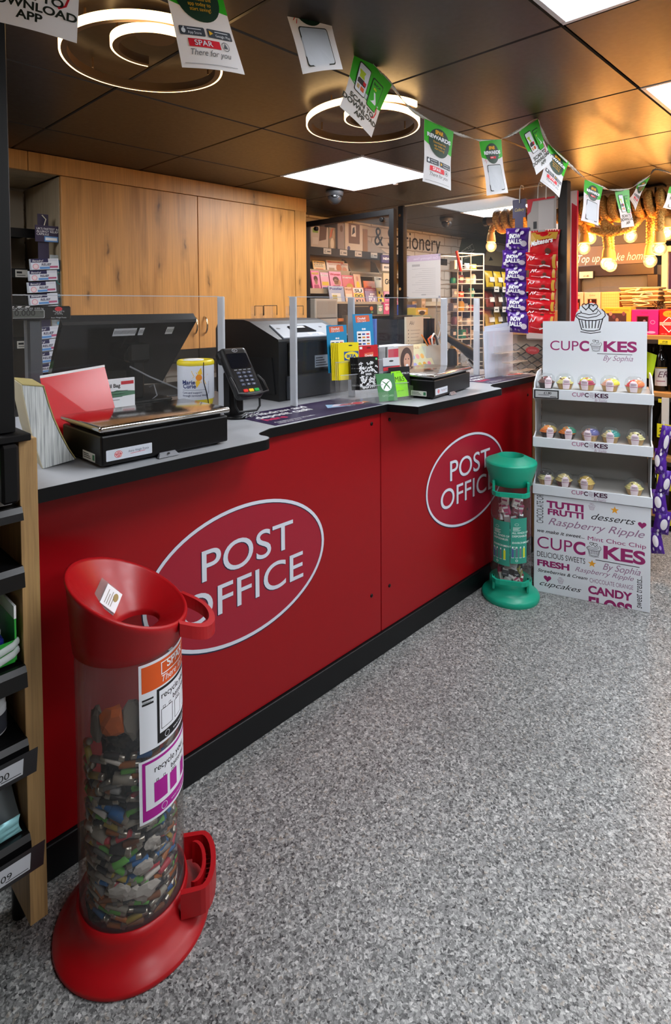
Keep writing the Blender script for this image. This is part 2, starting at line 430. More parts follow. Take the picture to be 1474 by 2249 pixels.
o = MB().b2((X1, Y0-0.06, 0), (X1+0.06, Y1+0.06, ZC+0.05), DARKW).build('wall_right'); struct(o, 'dark shop wall on the right', 'wall')

# ------------------------------------------------------------------ square light panels set in the ceiling
LED = mat('led_panel_diffuser', '#f2f5fa', 0.6, emit=PANEL_POWER)
FRM = mat('white_panel_frame', '#d9dee6', 0.4)
def light_panel(i, j, label):
    x, y = GX+(i+0.5)*TS, GY+(j+0.5)*TS
    t = thing('ceiling_light_panel', label, 'ceiling light', (x, y, ZC), group='square ceiling light panels')
    h = TS/2-0.003
    m = MB()
    for sx, sy in ((1,0), (-1,0), (0,1), (0,-1)):
        if sx: m.box((sx*(h-0.007), 0, 0.006), (0.014, 2*h, 0.016), FRM, 0.001)
        else: m.box((0, sy*(h-0.007), 0.006), (2*h-0.03, 0.014, 0.016), FRM, 0.001)
    m.build('frame', t)
    MB().box((0, 0, 0.008), (2*h-0.028, 2*h-0.028, 0.004), LED).build('diffuser', t)
    return t
light_panel(1, 2, 'bright square ceiling panel beside the dome camera, above the back of the counter')
light_panel(-1, -1, 'square light panel cut by the top edge of the photo, nearest the viewer')
light_panel(1, -1, 'square light panel cut by the right edge of the photo')
light_panel(4, 2, 'farthest square light panel, seen behind the hanging snack bags')
for k in PANELS[4:]:  # remaining panels are out of view, added for the light they give
    light_panel(k[0], k[1], 'unseen square light panel added to the shop ceiling to light the room')

# ------------------------------------------------------------------ spiral ring lamps
RINGE = mat('ring_lamp_diffuser', '#ffcd88', 0.5, emit=RING_POWER)
BRONZE = mat('ring_lamp_body', '#6b5138', 0.45, 0.3)
def ring_lamp(x, y, z, label, ang=0.0):
    t = thing('ring_lamp', label, 'ceiling lamp', (x, y, z), rotz=ang, group='spiral ring ceiling lamps')
    R, r2 = 0.211, 0.105
    tN = radians(246)                           # the small turn touches the large one on this side
    off = 0.094
    P = []
    for k in range(221):                        # one spiral: small turn, easing out into the large turn
        th = radians(61 + (640-61)*k/220)
        f = min(1, max(0, (math.degrees(th)-205)/150)); f = f*f*(3-2*f)
        sx_, sy_ = off*cos(tN)+r2*cos(th), off*sin(tN)+r2*sin(th)
        bx_, by_ = R*cos(th), R*sin(th)
        rise = max(0, (math.degrees(th)-470)/170)*0.030
        P.append((sx_*(1-f)+bx_*f, sy_*(1-f)+by_*f, rise))
    oc = (off*cos(tN), off*sin(tN))
    def strip(name, path, closed, dz):
        N_ = len(path)
        def nrm(i):
            p, q = Vector(path[i-1 if closed or i else 0]), Vector(path[(i+1) % N_ if closed else min(i+1, N_-1)])
            d = (q-p).normalized(); return Vector((d.y, -d.x)).normalized()
        def prof(offs):
            rings = []
            for i in range(N_):
                nn = nrm(i); P0 = Vector(path[i])
                rings.append([Vector((P0.x+nn.x*u, P0.y+nn.y*u, v+P0.z)) for u, v in offs])
            if closed: rings.append(rings[0])
            return rings
        b = MB().loft(prof([(-0.013, -0.011), (-0.013, 0.011), (0.002, 0.011), (0.002, -0.011)]), BRONZE, False, True, not closed, not closed).build(name + '_body', t)
        MB().loft(prof([(0.0022, -0.0115), (0.0022, 0.012), (0.0075, 0.0105), (0.0075, -0.0105)]), RINGE, False, True, not closed, not closed).build(name + '_diffuser', t)
    strip('spiral', P, False, 0)
    m = MB(); m.lathe([(0.05, 0.0), (0.05, 0.022)], BRONZE, (oc[0], oc[1], 0.024), 24, cap0=True, cap1=True)
    m.build('ceiling_mount', t)
    for q in (40, 110, 150, 185): MB().cyl((P[q][0]*0.98, P[q][1]*0.98, P[q][2]+0.018), (P[q][0]*0.98, P[q][1]*0.98, 0.047), 0.003, BRONZE, 8).build('hanger', t)
    return t
ring_lamp(0.811, 1.506, 2.130, 'glowing double ring ceiling lamp nearest the viewer, partly behind two paper flags', 0.2)
ring_lamp(1.666, 1.455, 2.130, 'glowing double ring ceiling lamp farther along the counter, behind the tilted flag')
# ------------------------------------------------------------------ service counter
REDL = mat('red_laminate', '#900811', 0.32, noise=0.05, spec=0.35)
REDO = mat('oval_red_vinyl', '#98162c', 0.38)
SILV = mat('silver_white_vinyl', '#ccd2dc', 0.4)
NAVY = mat('navy_vinyl_edge', '#17203a', 0.45)
TOPG = mat('grey_laminate_top', '#a3a6ab', 0.42, noise=0.06)
EDGE = mat('black_edge_band', '#08090b', 0.42, spec=0.3)
PY = 1.526
t = thing('service_counter', 'long red service counter with two white oval emblems and a black plinth', 'counter', (0.46, PY, 0))
def emblem(mb, F, cx, cz):
    a, b = 0.362, 0.224
    mb.ell(F, cx, cz, a-0.006, b-0.006, REDO, 1, 64)
    mb.ring(F, cx-0.0015, cz-0.002, a+0.002, b+0.002, 0.014, NAVY, 2, 72)
    mb.ring(F, cx, cz, a, b, 0.0115, SILV, 3, 72)
    for dx, dz, mm, ly in ((-0.003, -0.002, NAVY, 2), (0, 0, SILV, 3)):
        mb.text(F, 'POST', cx-0.176+dx, cz+0.021+dz, 0.139, mm, ly, width=0.385, bold=0.003)
        mb.text(F, 'OFFICE', cx-0.251+dx, cz-0.103+dz, 0.136, mm, ly, width=0.507, bold=0.003)
for x0, x1, ex in ((0.0, 1.377, 1.144-0.46), (1.381, 2.755, 2.519-0.46)):
    p = MB().b2((x0, 0, 0.094), (x1, 0.018, 1.012), REDL, 0.0015).build('front_panel', t)
    m = MB(); emblem(m, Plane((0, 0, 0), (1,0,0), (0,0,1)), ex, 0.581 if x0 == 0 else 0.588); e = m.build('oval_emblem', p); e['label'] = 'white outlined oval emblem with two lines of white capitals'
    for sx, sz in ((1.322, 0.972), (1.317, 0.268)) if x0 == 0 else ((1.437, 0.972), (1.433, 0.268), (2.70, 0.93), (2.70, 0.268)):
        MB().lathe([(0.0075, 0), (0.0075, 0.002), (0.005, 0.0035), (0.0001, 0.0036)], mat('dark_screw', '#1b0a0b', 0.35, 0.4), n=12, X=T(sx, 0, sz) @ RX(pi/2)).build('screw_cap', p)
MB().b2((0, -0.010, 0), (2.755, 0.03, 0.092), mat('black_plinth', '#0b0c0e', 0.45, spec=0.35), 0.002).build('plinth', t)
MB().b2((0, 0.02, 0.0), (2.755, 0.5, 1.005), mat('counter_carcass', '#2a2523', 0.6)).build('carcass', t)
MB().b2((2.757, -0.004, 0), (2.79, 0.5, 1.01), wood_mat('oak_board', '#8a6a42', '#5f4528', 'Z', False), 0.001).build('end_panel', t)['label'] = 'oak end panel'
# worktop, grey with a black edge band
def arc(cx, cy, r, a0, a1, n=8): return [(cx+r*cos(a0+(a1-a0)*k/n), cy+r*sin(a0+(a1-a0)*k/n)) for k in range(n+1)]
poly = [(0.462, 1.378)] + arc(1.110, 1.420, 0.040, -pi/2, -0.05) + arc(1.19, 1.435, 0.044, pi-0.2, pi/2+0.25) + [(1.23, 1.500), (1.50, 1.506)]
poly += [(1.862, 1.508)] + [(1.895, 1.378)] + arc(2.565, 1.412, 0.034, -pi/2, 0.5) + [(2.63, 1.468), (2.68, 1.487), (3.235, 1.487)]
poly += [(3.275, 1.52), (3.275, 2.72), (2.70, 2.72), (2.70, 2.36), (0.462, 2.36)]
t = thing('counter_worktop', 'grey counter worktop with a black edge, stepping out at both serving points', 'worktop', (0, 0, 1.012))
def pl(zz): return Plane((0, 0, zz), (1,0,0), (0,1,0))
MB().prism(poly, pl(0.0), 0.031, TOPG).build('worktop_slab', t)
m = MB(); n = len(poly)
front = poly[:-5]
outer = []
for i in range(len(front)):
    p = Vector(front[i]); q0 = Vector(front[max(i-1, 0)]); q1 = Vector(front[min(i+1, len(front)-1)]); d = (q1-q0).normalized(); outer.append(p + Vector((d.y, -d.x))*0.0022)
rings = [[Vector((*front[i], 0.0)), Vector((*outer[i], 0.0)), Vector((*outer[i], 0.0305)), Vector((*front[i], 0.0312))] for i in range(len(front))]
m.loft(rings, EDGE, False).build('edge_band', t)

# ------------------------------------------------------------------ oak wall cabinets behind the counter
OAK = wood_mat('oak_veneer', '#c58c4a', '#9a662f', 'Z', True, 1.0, 0.42)
OAKS = wood_mat('oak_veneer_side', '#a8977c', '#857359', 'Z', False, 1.0, 0.5)
CY = 2.936
t = thing('wall_cabinet', 'tall two door oak wall cabinet behind the counter with steel bow handles', 'cabinet', (1.12, CY, 1.205))
MB().b2((0, 0.02, 0), (0.018, 0.50, 0.88), OAKS, 0.001).build('side_panel', t)
MB().b2((1.61, 0.02, 0), (1.628, 0.50, 0.97), OAKS, 0.001).build('side_panel', t)
MB().b2((0.018, 0.025, 0.0), (1.61, 0.50, 0.018), OAKS, 0.001).build('bottom_panel', t)
MB().b2((0.018, 0.48, 0.018), (1.61, 0.498, 0.88), OAKS).build('back_panel', t)
MB().b2((1.529, 0.0, 0.0), (1.63, 0.02, 0.975), OAK, 0.001).build('end_stile', t)
HND = mat('polished_brass_steel', '#d8c7a6', 0.2, 1.0)
for x0, x1, hx in ((0.004, 0.768, 0.738), (0.772, 1.525, 0.806)):
    d = MB().b2((x0, 0.0, 0.0), (x1, 0.02, 0.882), OAK, 0.0015).build('door', t)
    pts = [(hx, 0.0, 0.085)] + [(hx, -0.030*sin(pi*k/10)**0.5, 0.085+0.10*k/10) for k in range(1, 10)] + [(hx, 0, 0.185)]
    MB().tube(pts, 0.0055, HND, 8).build('handle', d)
t = thing('cabinet_fascia', 'oak fascia board under the ceiling above the cabinets', 'fascia', (0.3, CY-0.002, 2.09))
MB().b2((0, 0, 0), (0.675, 0.02, 0.088), OAK, 0.001).build('short_board', t)
MB().b2((0.678, 0, 0), (2.452, 0.02, 0.088), OAK, 0.001).build('long_board', t)
MB().b2((0, 0.02, 0.002), (0.818, 0.5, 0.018), OAKS).build('soffit_board', t)
# base cabinet below
t = thing('base_cabinet', 'oak base cabinet under the wall cabinet, mostly hidden behind the counter', 'cabinet', (0.3, CY, 0))
MB().b2((0, 0.02, 0.0), (2.45, 0.50, 0.92), OAKS).build('body', t)
for k in range(4): MB().b2((0.004+k*0.612, 0, 0.08), (0.608+k*0.612, 0.02, 0.92), OAK, 0.0015).build('door', t)
t = MB().b2((0.28, CY-0.03, 0.922), (2.76, 3.435, 0.955), mat('charcoal_back_worktop', '#2b2a2a', 0.45), 0.002).build('back_worktop'); tag(t, 'dark back worktop below the oak wall cabinets', 'worktop')
# ------------------------------------------------------------------ red battery recycling tube
REDP = mat('red_bin_plastic', '#a60d15', 0.36, noise=0.1)
TUBEM = glass_mat('scuffed_clear_tube', '#dedad6', 0.6, 0.055, 0.10)
BX, BY = 0.624, 1.286
HANG = atan2(-0.253, 0.385)            # the handle side
t = thing('battery_recycling_bin', 'red battery recycling tube with a slanted funnel top and two recycling stickers, nearest the viewer', 'recycling bin', (BX, BY, 0), HANG)
TR = 0.118
def tilted(r, cz, tilt, n=64, dx=0.0):
    return [Vector((dx + r*cos(2*pi*k/n)*cos(tilt), r*sin(2*pi*k/n), cz - r*cos(2*pi*k/n)*sin(tilt))) for k in range(n)]
TI = atan2(0.46, 1.0)
# base: flared skirt with raised collar
prof = [(0.174, 0.0), (0.177, 0.006), (0.174, 0.012), (0.158, 0.022), (0.141, 0.036), (0.131, 0.052), (0.1265, 0.066), (0.1235, 0.088), (0.1195, 0.088), (0.119, 0.05), (0.02, 0.045), (0.0002, 0.045)]
b = MB().lathe(prof, REDP, n=64); b.add([Vector((0.174*cos(2*pi*k/64), 0.174*sin(2*pi*k/64), 0)) for k in range(64)], [tuple(range(64))[::-1]], REDP)
b.build('base', t)
def bow_handle(z0, z1, r_in, r_out, halfw, name, zt=0.0):
    """a flat D shaped carrying handle lying outwards along local +x"""
    m = MB()
    path = [(r_in, -halfw), (r_out-0.03, -halfw*0.98)] + [(r_out-0.03+0.03*sin(pi*k/12), -halfw*0.98*cos(pi*k/12)) for k in range(1, 12)] + [(r_out-0.03, halfw*0.98), (r_in, halfw)]
    rings = []
    for i, p in enumerate(path):
        d = (Vector(path[min(i+1, len(path)-1)]) - Vector(path[max(i-1, 0)])).normalized(); nn = Vector((d.y, -d.x))
        sl = lambda q: -q.x*zt
        A = Vector(p) + nn*0.006; B = Vector(p) - nn*0.006
        rings.append([Vector((A.x, A.y, z0+sl(A))), Vector((B.x, B.y, z0+sl(B))), Vector((B.x, B.y, z1+sl(B))), Vector((A.x, A.y, z1+sl(A)))])
    m.loft(rings, REDP, False)
    return m, path
m, path = bow_handle(0.045, 0.105, 0.112, 0.187, 0.074, 'h')
m.loft([[Vector((p[0]*0.86, p[1]*0.72, 0.05)), Vector((p[0]*0.86, p[1]*0.72, 0.104)), Vector((p[0]*0.9+0.001, p[1]*0.76, 0.104)), Vector((p[0]*0.9+0.001, p[1]*0.76, 0.05))] for p in path[1:-1]], REDP, False)
for k in range(9):
    y = -0.05 + 0.0125*k; xx = 0.187-0.012 - 0.28*y*y/0.06
    m.box((xx-0.004, y, 0.062), (0.020, 0.003, 0.03), REDP)
m.build('base_handle', t)
# clear tube
m = MB(); m.lathe([(TR, 0.06), (TR, 0.70)], TUBEM, n=64)
m.build('clear_tube', t)
# slanted funnel: outer collar, rim roll, cone down to the hole
n = 64
low = [Vector((0.1215*cos(2*pi*k/n), 0.1215*sin(2*pi*k/n), 0.678)) for k in range(n)]
mid = [Vector((0.125*cos(2*pi*k/n), 0.125*sin(2*pi*k/n), 0.70 - 0.018*cos(2*pi*k/n))) for k in range(n)]
rings = [[Vector((0.1192*cos(2*pi*k/n), 0.1192*sin(2*pi*k/n), 0.676)) for k in range(n)], low, mid, tilted(0.1445, 0.770, TI), tilted(0.148, 0.782, TI), tilted(0.1475, 0.788, TI), tilted(0.143, 0.790, TI), tilted(0.138, 0.785, TI), tilted(0.134, 0.780, TI)]
hole = lambda r, dz: [Vector((0.020 + r*cos(2*pi*k/n), 0.002 + r*sin(2*pi*k/n), 0.712+dz)) for k in range(n)]
rings += [hole(0.052, 0.003), hole(0.049, -0.002), hole(0.048, -0.012)]
MB().loft(rings, REDP, True, True, False, False).build('funnel_top', t)
# side handle at the funnel, level with the tilted rim
m = MB()
hp = [(0.118, -0.072), (0.160, -0.062), (0.184, -0.040), (0.194, 0.0), (0.184, 0.040), (0.160, 0.062), (0.118, 0.072)]
def smooth2(P, it=2):
    for _ in range(it):
        Q = [P[0]]
        for a, b_ in zip(P, P[1:]): Q += [(a[0]*.75+b_[0]*.25, a[1]*.75+b_[1]*.25), (a[0]*.25+b_[0]*.75, a[1]*.25+b_[1]*.75)]
        P = Q + [P[-1]]
    return P
hp = smooth2(hp)
rings = []
for i, p in enumerate(hp):
    d = (Vector(hp[min(i+1, len(hp)-1)]) - Vector(hp[max(i-1, 0)])).normalized(); nn = Vector((d.y, -d.x))
    A, B = Vector(p) + nn*0.007, Vector(p) - nn*0.007
    zt = lambda q: 0.790 - q.x*math.tan(TI)
    rings.append([Vector((A.x, A.y, zt(A)-0.03)), Vector((B.x, B.y, zt(B)-0.03)), Vector((B.x, B.y, zt(B))), Vector((A.x, A.y, zt(A)))])
m.loft(rings, REDP, False)
m.build('side_handle', t)
# stickers wrapped on the tube
a0 = radians(253) - HANG
ORA = c('#d9571b'); LIL = c('#d6d9e4'); MAG = c('#a5128a'); STK = c('#dfe2e8')
F = Cyl((0, 0, 0), TR+0.001, a0, 0.474)
m = MB(); W_, H_ = 0.21, 0.192
m.rect(F, 0, 0, W_, H_+0.004, STK, 0)
m.rect(F, 0.006, H_-0.060, W_-0.006, H_-0.002, ORA, 1)
m.frame(F, 0.052, H_-0.036, 0.16, H_-0.008, 0.0022, WHITEP, 2)
m.text(F, 'SPAR', 0.068, H_-0.026, 0.026, WHITEP, 2, bold=0.02, sx=1.15)
m.text(F, 'There for you', 0.05, H_-0.053, 0.021, WHITEP, 2, shear=0.25)
m.rect(F, 0.006, H_-0.078, 0.032, H_-0.074, INK, 1); m.rect(F, 0.006, H_-0.088, 0.032, H_-0.0835, INK, 1); m.text(F, 'Dispose', 0.007, H_-0.083, 0.006, INK, 1)
m.rect(F, 0.040, 0.006, W_-0.006, H_-0.064, INK, 1); m.rect(F, 0.046, 0.026, W_-0.012, H_-0.070, STK, 2)
m.text(F, 'recycle your', 0.050, H_-0.090, 0.020, INK, 3, bold=0.006); m.text(F, 'batteries here', 0.085, H_-0.108, 0.017, INK, 3, bold=0.006)
for k, (w, h) in enumerate(((0.034, 0.044), (0.026, 0.040), (0.026, 0.036), (0.02, 0.03))):
    x = 0.050 + k*0.042; m.frame(F, x, 0.034, x+w, 0.034+h, 0.0012, INK, 3); m.frame(F, x+0.005, 0.034+h, x+0.012, 0.034+h+0.006, 0.001, INK, 3); m.frame(F, x+w-0.012, 0.034+h, x+w-0.005, 0.034+h+0.006, 0.001, INK, 3)
m.ring(F, 0.066, 0.016, 0.007, 0.007, 0.0012, STK, 3, 20); m.text(F, 'www.recycle-more.co.uk', 0.085, 0.013, 0.009, STK, 3)
m.build('black_phone_sticker', t)['label'] = 'white sticker with an orange heading and a black phone outline'
F = Cyl((0, 0, 0), TR+0.001, a0, 0.316)
m = MB(); H_ = 0.138
m.rect(F, -0.003, -0.002, W_, H_+0.002, STK, 0)
m.rect(F, 0.004, 0.004, W_-0.006, H_-0.003, MAG, 1); m.rect(F, 0.011, 0.026, W_-0.012, H_-0.009, STK, 2)
m.text(F, 'recycle your', 0.030, H_-0.034, 0.020, INK, 3, bold=0.006); m.text(F, 'batteries here', 0.075, H_-0.052, 0.016, INK, 3, bold=0.006)
for k, (w, h) in enumerate(((0.034, 0.045), (0.024, 0.040), (0.022, 0.034), (0.02, 0.03))):
    x = 0.030 + k*0.042; m.rect(F, x, 0.036, x+w, 0.036+h, MAG, 3); m.frame(F, x+0.005, 0.036+h, x+0.011, 0.036+h+0.006, 0.001, INK, 3); m.frame(F, x+w-0.011, 0.036+h, x+w-0.005, 0.036+h+0.006, 0.001, INK, 3)
m.ring(F, 0.055, 0.015, 0.008, 0.008, 0.0012, LIL, 3, 20); m.text(F, 'www.recycle-more.co.uk', 0.075, 0.012, 0.008, LIL, 3)
m.build('magenta_phone_sticker', t)['label'] = 'white sticker with a magenta phone outline'
# what lies inside the tube
RNG = random.Random(3)
FILL = bpy.data.materials.new('battery_dust_fill'); FILL.use_nodes = True
def _fill():
    nt, N, L, b = nodes(FILL); tc = N('ShaderNodeTexCoord')
    v = N('ShaderNodeTexVoronoi', i_Scale=60.0); L(tc.outputs['Object'], v.inputs['Vector']); s = N('ShaderNodeSeparateColor'); L(v.outputs['Color'], s.inputs[0])
    r = N('ShaderNodeValToRGB'); ramp(r, [(0, '#1c1c1c'), (0.35, '#3a3936'), (0.6, '#56544e'), (0.8, '#6f6c63'), (0.93, '#5a3a34')], True); L(s.outputs[0], r.inputs[0]); L(r.outputs[0], b.inputs['Base Color']); b.inputs['Roughness'].default_value = 0.5
_fill()
m = MB()
rs = []
for k in range(14):
    z = 0.06 + 0.40*k/13; rs.append([Vector((BX + (0.058+0.010*RNG.random())*cos(2*pi*q/28), BY + (0.058+0.010*RNG.random())*sin(2*pi*q/28), z+0.008*RNG.random())) for q in range(28)])
m.loft(rs, FILL, False)
tag(m.build('battery_fill'), 'dense grey mass of spent batteries filling the core of the red bin', 'batteries', kind='stuff')
BC = ['#2a6fb5', '#6fbf5a', '#c23a4a', '#3b3b3d', '#b3a04a', '#8f9296', '#d9d9d6', '#7a4a2a', '#b06a30', '#1f1f22', '#4a4d52', '#a8a59c']
BN = {'#2a6fb5':'blue', '#6fbf5a':'green', '#c23a4a':'red', '#3b3b3d':'charcoal', '#b3a04a':'ochre', '#8f9296':'grey', '#d9d9d6':'white', '#7a4a2a':'brown', '#b06a30':'copper', '#1f1f22':'black', '#4a4d52':'slate', '#a8a59c':'silver'}
SHN = mat('battery_can', '#b8b6ae', 0.3, 0.9)
protos = {}
def make_battery(col, r, l):
    t = thing('battery', '%s spent battery lying among others inside the red bin' % BN[col], 'battery', group='%s batteries in the red bin' % BN[col])
    MB().lathe([(0.0002, 0), (r*0.9, 0), (r, 0.001), (r, l*0.28)], SHN, n=12).build('metal_end', t)
    MB().lathe([(r*1.01, l*0.25), (r*1.01, l*0.95), (r*0.8, l*0.965), (r*0.4, l*0.97), (r*0.4, l), (0.0002, l)], mat('battery_wrap_'+BN[col], col, 0.38), n=12).build('wrapper', t)
    return t
cnt = 0
spots = []
for lev in range(30):
    z = 0.072 + lev*0.0132
    nb = 7 if lev < 26 else 4
    for q in range(nb):
        a = radians(165 + (335-165)*(q+RNG.random()*0.9)/nb)
        spots.append((a, z + RNG.uniform(-0.004, 0.004)))
for a, z in spots:
    col = RNG.choice(BC); big = RNG.random() < 0.2
    r, l = (0.007, 0.048) if not big else ((0.0128, 0.048) if RNG.random() < 0.4 else (0.0052, 0.043))
    key = (col, r)
    rad = TR-0.0125-r*0.6
    # lie roughly tangent to the wall with a random slope
    tilt = RNG.uniform(-0.6, 0.6); tang = a + pi/2
    if RNG.random() < 0.5: tang += pi
    d = Vector((cos(tang)*cos(tilt), sin(tang)*cos(tilt), sin(tilt)))
    cen = Vector((BX + rad*0.93*cos(a), BY + rad*0.93*sin(a), z+0.01))
    p = cen - d*l/2
    q = d.to_track_quat('Z', 'Y').to_euler()
    if p.z < 0.062: p.z = 0.064
    if key not in protos:
        o = make_battery(col, r, l); protos[key] = o; o.location = p; o.rotation_euler = q
    else: o = dup(protos[key], p, rot=q)
# bigger odd things lying on top and white tissue lumps
def lump(name, label, cat, a, z, r, col, sc, rad=0.085, seed=1):
    R_ = random.Random(seed); b = bmesh.new(); bmesh.ops.create_icosphere(b, subdivisions=2, radius=r)
    for v in b.verts: v.co = Vector((v.co.x*sc[0], v.co.y*sc[1], v.co.z*sc[2]))*(0.8+0.45*R_.random())
    m = MB(); m.bm(b, mat('lump_'+col.strip('#'), col, 0.6)); o = m.build(name); o.location = (BX+rad*cos(a), BY+rad*sin(a), z); o.rotation_euler = (0, 0, a)
    return tag(o, label, cat)
lump('battery_pack', 'orange battery pack near the top of the red bin', 'battery pack', radians(222), 0.540, 0.032, '#d0661c', (0.4, 1.0, 1.1), 0.094, 1)
lump('blister_card', 'crumpled grey patterned wrapper near the top of the red bin', 'wrapper', radians(247), 0.545, 0.026, '#9a958e', (0.25, 0.75, 1.6), 0.098, 2)
lump('crumpled_wrapper', 'crumpled clear wrapper pressed against the left side of the red bin', 'wrapper', radians(196), 0.530, 0.026, '#7d766f', (0.3, 0.7, 1.6), 0.096, 3)
for k, (an, z, r) in enumerate(((228, 0.165, 0.020), (243, 0.155, 0.018), (260, 0.150, 0.022), (258, 0.205, 0.018), (268, 0.25, 0.014))):
    lump('tissue_lump', ('white tissue lump low in the red bin, ' + ['leftmost of the lower row', 'middle of the lower row', 'rightmost of the lower row', 'upper one above the lower row', 'smallest and highest'][k]), 'tissue', radians(an), z, r, '#bdbcb9', (0.35, 1.2, 0.8), 0.103, 20+k)
for k in range(16):
    an = radians(RNG.uniform(180, 330)); z = RNG.uniform(0.46, 0.52)
    lump('scrap', 'dark crumpled scrap on top of the batteries in the red bin', 'scrap', an, z, RNG.uniform(0.014, 0.022), RNG.choice(['#2f2d2b', '#3c3a37', '#54504a']), (0.7, 1, 0.7), 0.06, 40+k)['group'] = 'scraps on top of the batteries'
# small pack stuck in the funnel
t = thing('button_cell_pack', 'small white card pack in clear wrap lying in the red funnel', 'packet', (0.578, 1.30, 0.795), rot=(0, 0, 0))
nz_ = Vector((0.405, -0.670, 0.622)).normalized(); xx_ = Vector((0.895, 0.430, -0.119)); xx_ = (xx_ - nz_*xx_.dot(nz_)).normalized(); yy_ = nz_.cross(xx_)
t.rotation_euler = (Matrix((xx_, yy_, nz_)).transposed().to_4x4() @ RZ(0.55)).to_euler(); t.location = Vector((0.6076, 1.3481, 0.7492)) + nz_*0.004
m = MB(); m.box((0, 0, 0.002), (0.058, 0.046, 0.002), WHITE); F = Plane((0, 0, 0.0031), (1,0,0), (0,1,0))
for k in range(4): m.rect(F, -0.022, 0.012-k*0.006, 0.018-(k % 2)*0.01, 0.014-k*0.006, c('#8f8a80'), 1)
m.ell(F, 0.008, -0.010, 0.012, 0.007, c('#a08a52'), 1); m.build('card', t)
MB().box((0.0, 0.010, 0.0003), (0.068, 0.066, 0.0006), glass_mat('packet_film', '#f0f0f0', 1.5, 0.12, 0.08)).build('clear_wrap', t)

# ------------------------------------------------------------------ green recycling tube
GRN = mat('green_bin_plastic', '#0f9c7e', 0.36, noise=0.08)
GX_, GY_ = 2.652, 1.367
ga = atan2(-GY_, -GX_)             # towards the viewer
t = thing('vape_recycling_bin', 'small green recycling tube beside the red counter, in front of the cupcake stand', 'recycling bin', (GX_, GY_, 0), ga)
prof = [(0.135, 0.0), (0.1385, 0.008), (0.1385, 0.022), (0.133, 0.031), (0.116, 0.040), (0.106, 0.052), (0.1005, 0.072), (0.1005, 0.098), (0.096, 0.098), (0.096, 0.05), (0.0002, 0.05)]
b = MB().lathe(prof, GRN, n=48); b.add([Vector((0.135*cos(2*pi*k/48), 0.135*sin(2*pi*k/48), 0)) for k in range(48)], [tuple(range(48))[::-1]], GRN); b.build('base', t)
MB().lathe([(0.0965, 0.07), (0.0965, 0.60)], glass_mat('green_bin_tube', '#f2f4f3', 0.8, 0.025, 0.05), n=48).build('clear_tube', t)
def dring(cx, r, z): return [Vector((cx + r*cos(2*pi*k/48), r*sin(2*pi*k/48), z)) for k in range(48)]
m = MB(); m.loft([dring(0, 0.0972, 0.572), dring(0, 0.1015, 0.572), dring(0, 0.102, 0.598), dring(0, 0.105, 0.603)], GRN, True, True, False, False); m.loft([dring(0, 0.105, 0.603), dring(0, 0.117, 0.640), dring(0, 0.122, 0.658), dring(0, 0.124, 0.674)], GRN, True, True, False, False)
m.loft([dring(0, 0.124, 0.674), dring(0, 0.122, 0.680), dring(-0.002, 0.118, 0.683)], GRN, True, True, False, False); m.loft([dring(-0.002, 0.118, 0.683), dring(-0.022, 0.066, 0.702), dring(-0.023, 0.062, 0.702)], GRN, True, True, False, False); m.loft([dring(-0.023, 0.062, 0.702), dring(-0.022, 0.054, 0.672), dring(-0.02, 0.052, 0.60)], GRN, True, True, False, False); m.build('funnel_top', t)
for z, nm, sg in ((0.545, 'top_handle', 1), (0.122, 'base_handle', -1)):
    m = MB(); pts = []
    hw = 0.082
    ring_ = []
    P = [(0.070, -hw), (0.100, -hw*0.98), (0.120, -hw*0.80)] + [(0.124, -hw*0.6+1.2*hw*k/6) for k in range(7)] + [(0.120, hw*0.80), (0.100, hw*0.98), (0.070, hw)]
    for i, p in enumerate(P):
        d = (Vector(P[min(i+1, len(P)-1)]) - Vector(P[max(i-1, 0)])).normalized(); nn = Vector((d.y, -d.x)); A = Vector(p)+nn*0.006; B = Vector(p)-nn*0.006
        ring_.append([Vector((A.x, A.y, z-0.010)), Vector((B.x, B.y, z-0.010)), Vector((B.x, B.y, z+0.010)), Vector((A.x, A.y, z+0.010))])
    m.loft(ring_, GRN, False); m.build(nm, t)
    for sy in (-1, 1): MB().box((0.078, sy*hw*0.97, z+sg*0.022), (0.026, 0.012, 0.064), GRN, 0.002).build(nm + '_arm', t)
TEAL = mat('teal_sticker', '#2f8f7c', 0.45)
def wrap_sticker(name, aa, w, z0, h, full):
    F = Cyl((0,0,0), 0.0975, aa, z0); m = MB(); m.rect(F, 0, 0, w, h, TEAL, 0)
    wt = c('#dfeee9')
    m.ring(F, 0.03, h-0.03, 0.010, 0.006, 0.001, wt, 1, 20)
    for k, s in enumerate(('ALL KINDS OF', 'DISPOSABLES', '', 'ENVIRONMENT')):
        if s: m.text(F, s, 0.008, h-0.075-k*0.016, 0.013, wt, 1, bold=0.01)
    for k in range(5): m.rect(F, 0.012, h-0.045-k*0.004, 0.05-(k % 3)*0.006, h-0.0435-k*0.004, wt, 1)
    m.frame(F, 0.012, h-0.150, 0.024, h-0.138, 0.0014, wt, 1)
    for k, cl in enumerate(('#4a5a8c', '#58707a', '#6a7a80', '#c9d632')):
        x = 0.006+k*0.019; m.rect(F, x, 0.03, x+0.010, 0.075, c(cl), 1); m.rect(F, x+0.002, 0.075, x+0.008, 0.083, wt, 1); m.rect(F, x-0.001, 0.028, x+0.011, 0.032, wt, 1)
    m.ring(F, 0.03, 0.015, 0.006, 0.006, 0.002, wt, 1, 16); m.build(name, t)
wrap_sticker('front_sticker', radians(-1), 0.085, 0.205, 0.22, True)
wrap_sticker('left_sticker', radians(-57), 0.093, 0.19, 0.215, False)
RNG = random.Random(11)
